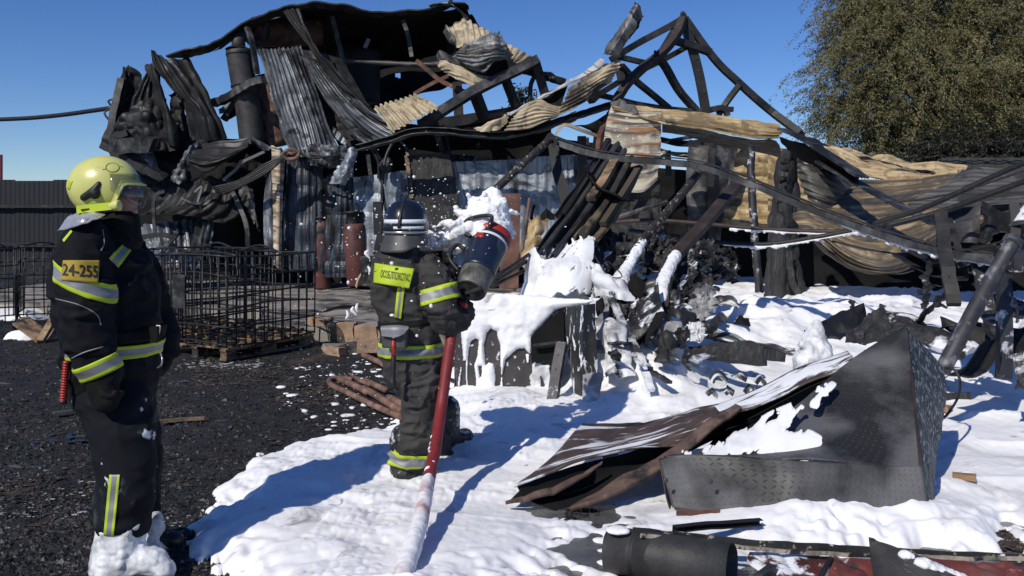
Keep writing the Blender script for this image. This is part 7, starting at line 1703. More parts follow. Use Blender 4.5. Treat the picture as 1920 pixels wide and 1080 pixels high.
for k, q in enumerate([[(1560, 452, 10.4), (1640, 470, 10), (1720, 478, 9.6), (1800, 470, 9.2), (1880, 452, 8.8), (1950, 430, 8.4)], [(1690, 470, 9.4), (1750, 500, 9.1), (1830, 512, 8.8), (1950, 505, 8.3)], [(1660, 380, 10.2), (1740, 372, 9.9), (1830, 350, 9.6), (1950, 310, 9.2)]]):
    tag(tube('loose_cable', [P(*a) for a in q], .012, M['wire'], n=30), ['loose black cable sagging under the bent rail to the right edge', 'lowest loose cable, lying across the uprights at the right', 'thin cable stretched over the soot-grey roof at the right'][k], 'cable')
# debris standing in the foam
def deb(name, label, rows, m='sootsheet', cat='scrap', grp=None, **k):
    k.setdefault('nu', 24); k.setdefault('nv', 18); k.setdefault('crump', .03); k.setdefault('cs', 3); k.setdefault('thick', .012)
    return tag(sheet(name, [[P(*p) for p in r] for r in rows], M[m], None, **k), label, cat, grp)
z2, z3, z4, z4b, zb = zc(800, 420, 1 / 3), zc(1200, 480, .375), zc(900, 600, 4 / 9), zc(1400, 600, 4 / 9), zc(1100, 940, .427)
def debz(name, label, z, rows, m='sootsheet', **k):
    k.setdefault('nu', 24); k.setdefault('nv', 18); k.setdefault('crump', .03); k.setdefault('cs', 3); k.setdefault('thick', .012)
    return tag(sheet(name, [zrow(z, r) for r in rows], M[m], None, **k), label, 'scrap')
debz('charred_sheet', 'black channel-shaped sheet running down to the right through the foam', z3, [[(140, 150, 8.8), (200, 230, 8.6), (280, 300, 8.4), (380, 350, 8.2), (540, 430, 8.0)], [(130, 190, 8.7), (190, 270, 8.5), (280, 360, 8.25), (400, 410, 8.0), (545, 436, 7.9)], [(150, 260, 8.6), (220, 330, 8.4), (300, 400, 8.2), (420, 440, 8.0), (540, 440, 7.95)]], 'foamsheet', nu=50)
debz('charred_sheet', 'long low charred slab lying in the foam right of centre', z3, [[(240, 452, 7.9), (340, 445, 7.8), (440, 440, 7.7), (560, 436, 7.6), (625, 462, 7.5)], [(225, 500, 7.8), (340, 500, 7.7), (440, 520, 7.6), (540, 530, 7.5), (620, 535, 7.4)]], 'charwood', nu=40, crump=.04, thick=.06)
debz('charred_sheet', 'small charred slab at the right end of the long low slab', z3, [[(625, 465, 7.4), (670, 465, 7.3), (720, 488, 7.2)], [(630, 520, 7.4), (670, 525, 7.3), (715, 530, 7.2)]], 'charwood', thick=.05)
debz('charred_sheet', 'thin black strip with a foam top running to the foam-covered stump', z3, [[(540, 418, 7.7), (660, 440, 7.5), (785, 462, 7.3)], [(545, 436, 7.65), (660, 462, 7.45), (785, 490, 7.25)]], 'foamsheet', thick=.03)
debz('charred_sheet', 'black curled sheet with foam running down it, left of the channel sheet', z3, [[(0, 180, 9), (60, 140, 8.8), (110, 150, 8.7)], [(0, 260, 8.8), (70, 240, 8.5), (120, 240, 8.5)], [(20, 440, 8.4), (60, 330, 8.2), (115, 290, 8.3)]], 'foamsheet', crump=.06)
debz('charred_sheet', 'pale foam-soaked crumpled rag of sheet under the channel sheet', z3, [[(60, 330, 8.2), (120, 280, 8.1), (200, 300, 8.1)], [(50, 440, 8), (130, 420, 7.9), (220, 400, 7.9)], [(60, 560, 7.9), (150, 500, 7.8), (240, 440, 7.8)]], 'rag', crump=.10, nu=36, nv=36, ragged=.06)
debz('charred_sheet', 'black spike of sheet standing in the shade beyond the channel sheet', z3, [[(235, 250, 9.5), (260, 205, 9.4), (285, 230, 9.4)], [(270, 290, 9.4), (290, 280, 9.3), (310, 300, 9.3)], [(300, 340, 9.3), (315, 335, 9.2), (325, 330, 9.2)]], 'darksheet', crump=.05)
debz('charred_sheet', 'curved black sheet edge beyond the foam hump, centre right', z3, [[(290, 240, 9.8), (380, 200, 9.7), (460, 205, 9.6), (500, 245, 9.5)], [(310, 270, 9.7), (390, 245, 9.6), (460, 245, 9.5), (495, 262, 9.4)]], 'foamsheet', crump=.03)
debz('charred_sheet', 'small black lump of sheet half buried in foam, centre right', z3, [[(462, 310, 9), (500, 292, 8.9), (550, 300, 8.9)], [(470, 340, 8.9), (510, 345, 8.8), (552, 335, 8.8)]], 'darksheet', crump=.05)
debz('charred_sheet', 'black folded plate with a raised corner beside the foam-covered stump', z3, [[(820, 350, 8), (930, 310, 8.2), (1040, 262, 8.4), (1122, 235, 8.5)], [(900, 385, 7.8), (1000, 370, 7.9), (1080, 340, 8.1), (1125, 300, 8.4)], [(960, 400, 7.7), (1020, 390, 7.8), (1060, 380, 7.9), (1100, 350, 8.2)]], 'sootsheet', crump=.05, nu=34)
debz('charred_sheet', 'black fin of sheet standing up behind the folded plate', z3, [[(1010, 290, 8.6), (1060, 255, 8.6), (1120, 234, 8.6)], [(1040, 340, 8.4), (1080, 320, 8.4), (1122, 280, 8.4)], [(1050, 390, 8.2), (1080, 380, 8.2), (1110, 340, 8.2)]], 'darksheet', crump=.03)
debz('burnt_timber', 'big charred timber box lying with foam along its top, behind the diamond plate', z3, [[(1200, 255, 8), (1300, 290, 7.8), (1420, 340, 7.6), (1540, 390, 7.4), (1690, 450, 7.2)], [(1180, 280, 7.8), (1290, 320, 7.6), (1420, 375, 7.4), (1540, 420, 7.2), (1640, 470, 7)], [(1130, 330, 7.7), (1260, 380, 7.5), (1400, 430, 7.3), (1520, 480, 7.1), (1600, 500, 6.9)]], 'charfoam', crump=.04, thick=.05, nu=50)
debz('burnt_timber', 'square charred end of the timber box behind the diamond plate', z3, [[(1135, 285, 7.65), (1180, 275, 7.6), (1200, 262, 7.7)], [(1110, 350, 7.6), (1180, 360, 7.5), (1260, 380, 7.45)], [(1105, 440, 7.5), (1180, 430, 7.4), (1280, 400, 7.4)]], 'charwood', crump=.05, thick=.06)
debz('burnt_timber', 'charred timber with foam lumps left of the timber box', z3, [[(1030, 385, 7.5), (1080, 365, 7.5), (1110, 375, 7.5)], [(1030, 420, 7.4), (1080, 420, 7.4), (1115, 430, 7.4)]], 'charfoam', crump=.04, thick=.05)
debz('charred_sheet', 'black strip of sheet leading from the timber box to the leaning tube', z3, [[(1500, 310, 7.5), (1580, 330, 7.4), (1680, 350, 7.3), (1800, 380, 7.2)], [(1510, 350, 7.4), (1600, 400, 7.3), (1690, 430, 7.2), (1800, 440, 7.1)]], 'sootsheet', crump=.04)
debz('charred_sheet', 'black curved gutter-like sheet right of the leaning tube', z3, [[(1740, 420, 6.9), (1770, 430, 6.7), (1800, 440, 6.7)], [(1700, 480, 6.8), (1740, 510, 6.6), (1790, 500, 6.6)], [(1600, 560, 6.7), (1660, 590, 6.5), (1740, 570, 6.5)], [(1540, 590, 6.7), (1600, 605, 6.6), (1680, 610, 6.5)]], 'sootsheet', crump=.03)
debz('charred_sheet', 'jagged black sheet standing at the right edge in front of the wreck', z3, [[(1840, 470, 6.5), (1880, 460, 6.4), (1930, 500, 6.4)], [(1850, 560, 6.4), (1890, 560, 6.3), (1930, 570, 6.3)], [(1850, 640, 6.3), (1890, 650, 6.25), (1930, 670, 6.2)]], 'foamsheet', crump=.06, ragged=.05)
debz('charred_sheet', 'dark sheet behind the upright at the right edge', z3, [[(1640, 330, 7.6), (1760, 350, 7.4), (1930, 330, 7.2)], [(1660, 400, 7.4), (1780, 410, 7.2), (1930, 400, 7)], [(1700, 470, 7.2), (1800, 470, 7), (1930, 480, 6.8)]], 'sootsheetv', crump=.06)
debz('charred_sheet', 'heap of black sheet with foam flecks at the far right edge', z3, [[(1690, 230, 8.4), (1800, 190, 8.2), (1930, 200, 8)], [(1690, 300, 8), (1800, 290, 7.8), (1930, 290, 7.6)], [(1740, 350, 7.6), (1820, 350, 7.4), (1930, 350, 7.2)]], 'foamsheet', crump=.10, ragged=.05)
rr = random.Random(5)
# small black splinters and scraps poking out of the foam
spl = [(1240, 470, 10, 'dark curled splinter in the shade under the leaning pipe'), (1300, 452, 10.5, 'charred stick beyond the broad leaning bar'), (1225, 500, 9.4, 'black shred between the two leaning foam-footed bars'), (1290, 505, 9.6, 'torn black shred right of the broad leaning bar'), (1275, 535, 9.2, 'broken black stub at the foot of the broad bar'),
       (1330, 540, 9.8, 'flat black stick lying on the foam left of the thin post'), (1600, 575, 9.0, 'black scrap on the foam before the hanging roof'), (1760, 570, 8.2, 'thin twig-like wire standing in the foam near the upright'), (1420, 545, 11, 'short black stick at the foot of the thin post')]
for x, y, D, lab in spl:
    q = [P(x + rr.uniform(-22, 22), y + rr.uniform(0, 16), D), P(x + rr.uniform(-8, 8), y + rr.uniform(-10, 4), D - .05), P(x + rr.uniform(-14, 22), y + rr.uniform(-22, 4), D - .1)]
    tag(bar('splinter', q, rr.uniform(.03, .07), .02, M['charwood'], n=9, jit=.03), lab, 'splinter')
for k, (x, y, D, lab) in enumerate([(1215, 478, 9.6, 'crumpled charred sheet in shade between the leaning pipes'), (1290, 475, 10.2, 'big crumpled black sheet right of the broad leaning bar'), (1165, 470, 9.6, 'charred box-like lump just left of the leaning pipe'), (1285, 515, 9.3, 'ragged charred sheet hanging beside the broad bar'), (1335, 500, 11.5, 'charred rubbish heap under the hanging rods'), (1260, 560, 8.8, 'black ridge of sheet below the broad bar')]):
    w = 34 + 16 * (k % 3)
    rows = [[(x - w + rr.uniform(-8, 8), y - 30 + rr.uniform(-8, 8), D + .3), (x, y - 38 + rr.uniform(-8, 8), D + .1), (x + w, y - 28 + rr.uniform(-10, 10), D + .3)], [(x - w, y, D), (x, y - 4, D - .25), (x + w, y + 4, D)], [(x - w + 8, y + 34, D - .1), (x, y + 38, D - .35), (x + w - 6, y + 34, D - .1)]]
    deb('charred_heap', lab, rows, 'heap', crump=.075, nu=60, nv=60, cs=5.5, ragged=.14)
sp = thing('foam_covered_stump', 'stump-like post smothered in white foam behind the folded sheet', 'stump', P(1520, 690, 7))
remesh('stump', [limb([(P(1520, 700, 7), .09), (P(1522, 640, 7), .07), (P(1530, 612, 7), .035)], 5, 14)], M['steel'], sp, .012, 2)
fs2 = [limb([(P(1526, 690, 6.9), .15), (P(1528, 655, 6.92), .13), (P(1530, 625, 6.95), .07), (P(1532, 606, 6.96), .035)], 5, 18)]
for _ in range(20): fs2.append(ell(P(1524 + rr.uniform(-28, 24), rr.uniform(640, 700), 6.85), (rr.uniform(.03, .05),) * 3, n=6))
remesh('foam_coating', fs2, M['wetfoam'], sp, .012, 2, lumpy(.02, 12, 8))

# ------------------------------------------------------------------ the foam-smothered box in the middle
vb = thing('burnt_cabinet', 'burnt steel cabinet smothered in dripping foam beside the second firefighter', 'cabinet', P(980, 745, 7.9))
FD = lambda X, Y: 7.95 - .0008 * (X - 850)
def fb_(x, y, d=0.0): return P(x, y, float(FD(np.array(x), 0)) + d)
sheet('front', [[fb_(852, 575, .02), fb_(960, 590, .02), fb_(1066, 575, .02)], [fb_(852, 660, .02), fb_(960, 660, .02), fb_(1060, 660, .02)], [fb_(856, 752, .02), fb_(960, 752, .02), fb_(1050, 752, .02)]], M['cabinet'], vb, nu=20, nv=16, crump=.006, cs=3, linear=True)
sheet('side', [[fb_(852, 575, .02), P(862, 566, 9.2)], [fb_(852, 752, .02), P(862, 700, 9.2)]], M['cabinet'], vb, nu=8, nv=8, crump=.006)
sheet('lid', [[P(862, 560, 9.3), P(960, 556, 9.3), P(1060, 556, 9.3)], [fb_(850, 578, .0), fb_(960, 586, .0), fb_(1066, 572, .0)]], M['steel'], vb, nu=16, nv=16, crump=.02)
sheet('opening_shade', [zrow(z2, [(585, 640, 7.78), (660, 560, 7.78), (770, 470, 7.76)]), zrow(z2, [(590, 780, 7.78), (680, 770, 7.78), (775, 750, 7.76)])], M['darksheet'], vb, nu=10, nv=10, crump=.004)  # dark sheet painted in for the shade inside the cabinet
bar('shelf_edge', [z2(598, 682, 7.72), z2(770, 660, 7.7)], .03, .02, M['steelgrey'], vb)
sheet('door_post', [zrow(z2, [(775, 472, 7.72), (860, 458, 7.6), (948, 448, 7.72)]), zrow(z2, [(790, 640, 7.7), (870, 640, 7.55), (950, 640, 7.68)]), zrow(z2, [(830, 1010, 7.6), (890, 990, 7.48), (962, 840, 7.6)])], M['streaky'], vb, nu=16, nv=24, crump=.015, thick=.02)
sheet('low_plate', [zrow(z2, [(884, 850, 7.35), (940, 838, 7.32), (990, 836, 7.36)]), zrow(z2, [(876, 1020, 7.25), (920, 1025, 7.22), (972, 970, 7.26)])], M['foamfilm'], vb, nu=12, nv=12, crump=.01, thick=.012)
bar('leaning_leg', [z2(762, 670, 7.6), z2(735, 820, 7.5), z2(700, 1050, 7.35)], .085, .06, M['steelfoam'], vb, n=12)
region = [(205, 400), (290, 385), (530, 400), (690, 415), (945, 430), (900, 452), (760, 472), (722, 485), (650, 570), (592, 630), (602, 700), (580, 732), (548, 698), (505, 705), (440, 765), (425, 850), (432, 960), (446, 1010), (405, 985), (300, 985), (215, 990), (185, 990), (175, 900), (205, 760), (195, 600)]
h1 = [(232, 720), (246, 660), (272, 640), (296, 655), (288, 740), (268, 800), (282, 900), (276, 955), (238, 955), (226, 850)]
h2_ = [(320, 680), (336, 612), (362, 588), (396, 604), (414, 680), (420, 850), (410, 965), (384, 965), (386, 860), (374, 790), (350, 780), (332, 800), (326, 740)]
h3_ = [(196, 770), (222, 770), (222, 990), (180, 990)]
h4_ = [(290, 800), (310, 800), (312, 860), (296, 870)]
tz = lambda L: [(800 + x / 3, 420 + y / 3) for x, y in L]
puffy('foam_coating', tz(region), [tz(h1), tz(h2_), tz(h3_), tz(h4_)], FD, .05, M['foam'], vb, step=1.0, soft=.03, nz=.004, seed=3, lump=.02)
puffy('foam_drip', tz([(590, 790), (640, 780), (690, 800), (700, 900), (690, 960), (640, 990), (580, 990), (570, 960), (585, 880)]), [tz([(640, 850), (668, 880), (660, 960), (640, 940)])], FD, .015, M['wetfoam'], vb, step=1.0, soft=.03, seed=6, lump=.01)
puffy('foam_drip', tz([(560, 735), (580, 730), (578, 780), (560, 800)]), [], FD, .01, M['foam'], vb, step=.8, soft=.02, seed=7, lump=.0)
puffy('foam_drip', tz([(470, 950), (560, 960), (590, 990), (430, 992)]), [], FD, .03, M['foam'], vb, step=1.0, seed=8)
# foam lying on the lid, in lumps
lidp = []
rr = random.Random(31)
for _ in range(90):
    x, t = rr.uniform(850, 1060), rr.random()
    p = P(x, 574 - 14 * t, 7.95 + 1.3 * t)
    lidp.append(ell(p + Vector((0, 0, -.01)), (rr.uniform(.10, .2), rr.uniform(.10, .2), rr.uniform(.03, .085)), n=6))
remesh('foam_cap', lidp, M['foam'], vb, .018, 3, lumpy(.02, 7, 12))
# the foam-washed sheet standing behind the cabinet and the torn funnel beside it
bs = thing('standing_sheet', 'bent sheet standing behind the cabinet, washed white with foam', 'sheet', P(1040, 555, 8.8))
sheet('sheet', [zrow(z2, [(565, 180, 9.1), (610, 130, 9.0), (700, 200, 8.9), (800, 195, 8.9), (875, 165, 8.95)]), zrow(z2, [(550, 300, 9.0), (640, 290, 8.85), (740, 290, 8.75), (830, 280, 8.8), (910, 250, 8.9)]), zrow(z2, [(525, 425, 8.9), (640, 430, 8.75), (740, 430, 8.65), (840, 440, 8.7), (920, 450, 8.8)])], M['foamthick'], bs, nu=40, nv=30, crump=.035, cs=2.2, thick=.03, soft=True)
sheet('crease', [zrow(z2, [(612, 130, 8.95), (660, 175, 8.85), (755, 215, 8.8)]), zrow(z2, [(625, 165, 8.85), (670, 200, 8.75), (758, 228, 8.75)])], M['steelfoam'], bs, nu=20, nv=5, crump=.015)
sheet('foam_slope', [[P(1026, 462, 9.0), P(1060, 455, 8.95), P(1092, 447, 8.95), P(1116, 438, 9.0)], [P(1012, 492, 8.8), P(1048, 486, 8.7), P(1084, 478, 8.7), P(1112, 468, 8.8)], [P(1010, 522, 8.65), P(1046, 520, 8.52), P(1080, 512, 8.52), P(1108, 505, 8.65)], [P(1000, 556, 8.6), P(1040, 560, 8.45), P(1076, 556, 8.42), P(1104, 552, 8.55)]], M['foamthick'], bs, nu=50, nv=50, crump=.022, cs=3.2, thick=.05, ragged=.08, soft=True)
for (x, y, x2, y2) in ((1062, 468, 1058, 456), (1078, 460, 1073, 448), (1092, 454, 1088, 442), (1036, 470, 1030, 458)):
    mk('foam_finger', *limb([(P(x, y, 8.85), .022), (P(x2, y2, 8.9), .009)], 4, 10), M['foam'], bs)
fn = thing('torn_funnel', 'torn foam-splashed sheet flaring out right of the standing sheet', 'sheet', P(1130, 560, 8.3))
sheet('funnel', [zrow(z2, [(872, 168, 8.7), (940, 210, 8.6), (1040, 275, 8.5), (1120, 310, 8.5)]), zrow(z2, [(905, 240, 8.6), (970, 280, 8.4), (1060, 320, 8.35), (1130, 345, 8.4)]), zrow(z2, [(925, 330, 8.5), (980, 350, 8.3), (1080, 370, 8.25), (1160, 390, 8.3)]), zrow(z2, [(918, 425, 8.5), (990, 405, 8.3), (1080, 420, 8.2), (1185, 425, 8.25)])], M['foamfilm2'], fn, nu=40, nv=30, crump=.05, cs=4, ragged=.03, thick=.012)
tube('wire', [z2(940, 170, 8.5), z2(990, 250, 8.4), z2(1040, 300, 8.4), z2(1100, 290, 8.4), z2(1015, 210, 8.4), z2(990, 260, 8.4)], .006, M['wire'], fn, n=20)
# bars and debris at the foot of the cabinet, right
for lab, q, w, m in (('foam-covered bar leaning from the funnel down to the foam', [(1035, 420, 8.2), (1110, 570, 7.9), (1200, 740, 7.5), (1265, 935, 7.1)], .06, 'foamleg'), ('short foam-covered bar crossing the leaning bar', [(1010, 410, 8.3), (985, 560, 8.1), (960, 720, 7.9)], .09, 'foamfilm'), ('bar lying from the leaning bar foot to the right', [(1190, 720, 7.6), (1270, 830, 7.3), (1370, 890, 7.1)], .05, 'steelfoam')):
    tag(bar('leaning_strip', [z2(*a) for a in q], w, w * .5, M[m], n=20, jit=.012), lab, 'bar')
debz('charred_sheet', 'big black folded sheet with foam on its edge right of the cabinet', z2, [[(1200, 430, 8.3), (1260, 360, 8.2), (1300, 330, 8.2)], [(1150, 560, 8.1), (1240, 500, 7.9), (1320, 440, 8)], [(1085, 660, 7.9), (1190, 640, 7.7), (1330, 480, 7.9)]], 'foamedge', crump=.04)
debz('charred_sheet', 'foam-soaked crumpled sheet between the cabinet and the leaning bar', z2, [[(960, 560, 8.0), (1040, 540, 7.9), (1110, 600, 7.9)], [(970, 680, 7.8), (1050, 680, 7.6), (1140, 700, 7.6)], [(980, 840, 7.5), (1060, 860, 7.35), (1170, 860, 7.4)]], 'rag2', crump=.06, nu=60, nv=60, cs=5)
debz('charred_sheet', 'pointed black blade of sheet hanging left of the rag under the channel sheet', z2, [[(1290, 500, 7.8), (1320, 480, 7.75), (1340, 490, 7.7)], [(1240, 600, 7.7), (1265, 590, 7.65), (1290, 570, 7.6)], [(1225, 690, 7.6), (1232, 690, 7.55), (1240, 680, 7.5)]], 'darksheet', crump=.03)
debz('charred_sheet', 'black hole-like fold of sheet under the torn funnel', z2, [[(940, 425, 8.05), (985, 405, 8.0), (1005, 420, 8.0)], [(945, 480, 7.95), (980, 460, 7.9), (1000, 470, 7.9)], [(960, 520, 7.9), (975, 510, 7.85), (990, 500, 7.85)]], 'darksheet', crump=.03)
debz('charred_sheet', 'dark crumpled sheet low between the rag and the channel sheet', z2, [[(1290, 640, 7.7), (1340, 600, 7.6), (1400, 620, 7.6)], [(1280, 720, 7.6), (1340, 690, 7.45), (1420, 690, 7.5)], [(1300, 790, 7.4), (1350, 770, 7.3), (1400, 750, 7.35)]], 'heap', crump=.07, nu=44, nv=44, cs=5, ragged=.08)
debz('charred_sheet', 'streaky black and white sheet rising right of the broad bar foot', z2, [[(1340, 340, 8.5), (1400, 350, 8.4), (1460, 400, 8.4)], [(1340, 420, 8.3), (1410, 440, 8.15), (1500, 480, 8.2)], [(1350, 520, 8.1), (1430, 540, 7.95), (1540, 560, 8.0)]], 'foamedge', crump=.06, nu=44, nv=44, cs=4, ragged=.05)
debz('charred_sheet', 'narrow dark sheet standing between the two foam-footed bars', z2, [[(1120, 300, 8.7), (1170, 270, 8.6), (1210, 300, 8.6)], [(1130, 370, 8.5), (1180, 350, 8.4), (1220, 370, 8.4)], [(1160, 420, 8.35), (1190, 410, 8.3), (1225, 420, 8.3)]], 'darksheet', crump=.05, nu=30, nv=30)
rr = random.Random(404)
LOOK = dict(steelfoam='foam-flecked black', foamleg='foam-whitened', steel='black', foamedge='black and white', steelgrey='grey', heap='charred', rag2='foam-soaked', foamsheet='foam-washed', sootsheet='sooty', foamfilm='grey-filmed')
MARKS = [(1165, 515, 'by the foam-footed leaning pipe'), (1240, 560, 'at the foot of the broad leaning bar'), (1118, 610, 'against the cabinet’s right post'), (1310, 590, 'beside the channel-shaped sheet'), (1105, 490, 'beside the torn funnel sheet'), (1300, 660, 'before the long low slab'), (1180, 660, 'by the foam-covered bar’s foot'), (1290, 490, 'in the shade right of the broad bar'),
         (1830, 585, 'beside the thick leaning tube'), (1765, 540, 'by the flat upright under the rail'), (1885, 500, 'at the right end of the bent rail'), (1800, 480, 'under the hanging black flap'), (1885, 610, 'behind the round upright at the right edge'), (1715, 590, 'left of the flat upright, above the timber box')]
def scrap_label(kind, m, x, y, a, L_):
    near = min(MARKS, key=lambda q: (q[0] - x) ** 2 + (q[1] - y) ** 2)[2]
    s_ = math.sin(a) / (abs(math.cos(a)) + 1e-6) * (1 if math.cos(a) > 0 else -1)
    tilt = 'upright' if abs(s_) > 2.4 else 'level' if abs(s_) < .35 else 'leaning right' if s_ < 0 else 'leaning left'
    return ('%s %s %s, %s, %s' % ('long' if L_ > 45 else 'short', LOOK[m], kind, tilt, near))
for k in range(34):
    x, y = rr.uniform(1090, 1345), rr.uniform(455, 690)
    if x < 1130 and y > 600: continue
    D = 9.6 - (y - 455) / 235 * 2.4
    a = rr.uniform(-1.3, 1.3) + (1.57 if rr.random() < .35 else 0); L_ = rr.uniform(22, 62)
    dx, dy = math.cos(a) * L_, math.sin(a) * L_
    q = [P(x - dx * .5, y - dy * .5, D + rr.uniform(-.1, .2)), P(x + rr.gauss(0, 7), y + rr.gauss(0, 7), D - .12), P(x + dx * .5, y + dy * .5, D + rr.uniform(-.1, .2))]
    w = rr.uniform(.02, .075)
    m_ = rr.choice(['steelfoam', 'foamleg', 'steel', 'foamedge', 'steelgrey', 'foamleg'])
    tag(bar('scrap_strip', q, w, w * .25, M[m_], n=12, jit=.02, twist=rr.uniform(-1.5, 1.5)), scrap_label('scrap strip', m_, x, y, a, L_), 'strip', 'scrap strips tangled right of the cabinet')
for k in range(16):
    x, y = rr.uniform(1690, 1915), rr.uniform(470, 640)
    D = 8.6 - (y - 470) / 170 * 1.6
    a = rr.uniform(-1.6, 1.6); L_ = rr.uniform(30, 80)
    dx, dy = math.cos(a) * L_, math.sin(a) * L_
    q = [P(x - dx * .5, y - dy * .5, D + .1), P(x + rr.gauss(0, 8), y + rr.gauss(0, 8), D - .1), P(x + dx * .5, y + dy * .5, D + .1)]
    w = rr.uniform(.02, .06)
    m_ = rr.choice(['steelfoam', 'steel', 'steelgrey', 'steel'])
    tag(bar('scrap_strip', q, w, w * .3, M[m_], n=12, jit=.02, twist=rr.uniform(-1.2, 1.2)), scrap_label('scrap strip', m_, x, y, a, L_), 'strip', 'scrap strips in the right-hand tangle')
for k in range(12):
    x, y = rr.uniform(1110, 1330), rr.uniform(470, 650)
    D = 9.5 - (y - 455) / 235 * 2.2
    w, h_ = rr.uniform(12, 32), rr.uniform(14, 36)
    sk = rr.uniform(-14, 14)
    rows = [[(x - w * .5 + sk, y - h_, D + .15), (x + w * .2 + sk, y - h_ - rr.uniform(0, 9), D), (x + w * .7 + sk, y - h_ + rr.uniform(-5, 9), D + .1)], [(x - w, y, D), (x, y + rr.uniform(-6, 6), D - .05), (x + w, y, D - .1)], [(x - w * .7 - sk, y + h_ * .8, D - .05), (x, y + h_, D - .2), (x + w * .6 - sk, y + h_ * .7, D - .1)]]
    m_ = rr.choice(['foamedge', 'heap', 'rag2', 'foamsheet', 'sootsheet', 'foamfilm'])
    deb('scrap_sheet', scrap_label('torn scrap sheet', m_, x, y, math.atan2(h_, -sk * 2), 2 * h_), rows, m_, grp='torn scrap sheets right of the cabinet', crump=.03, nu=24, nv=24, cs=6, ragged=.22, linear=True)
# bits on the foam before the cabinet
tag(bar('thin_strip', [P(890, 764, 7.4), P(930, 774, 7.3), P(975, 780, 7.2)], .03, .012, M['steel'], n=8), 'thin black strip lying on the foam before the cabinet', 'strip')
deb('curled_scrap', 'small curled black scrap on the foam before the cabinet', [[(940, 768, 7.2), (962, 758, 7.25), (986, 774, 7.2)], [(946, 774, 7.1), (964, 772, 7.12), (984, 776, 7.1)]], 'darksheet')
for k, (x, y) in enumerate(((1345, 712), (1365, 728), (1385, 706), (1405, 730), (1335, 735), (1425, 712))):
    deb('curled_scrap', ['small curled scrap with foam on it, uppermost left of the six on the foam', 'small black scrap lying in the middle of the six curled scraps', 'scrap of black sheet, tallest of the six curled scraps', 'rightmost lower of the six curled scraps on the foam', 'lowest left of the six curled scraps on the foam', 'small scrap nearest the foam-covered stump'][k],
        [[(x - 14, y, 6.7), (x, y - 12, 6.75), (x + 15, y + 2, 6.7)], [(x - 8, y + 6, 6.6), (x + 2, y - 2, 6.62), (x + 14, y + 10, 6.6)]], 'foamsheet', grp='curled scraps on the foam', nu=12, nv=8)
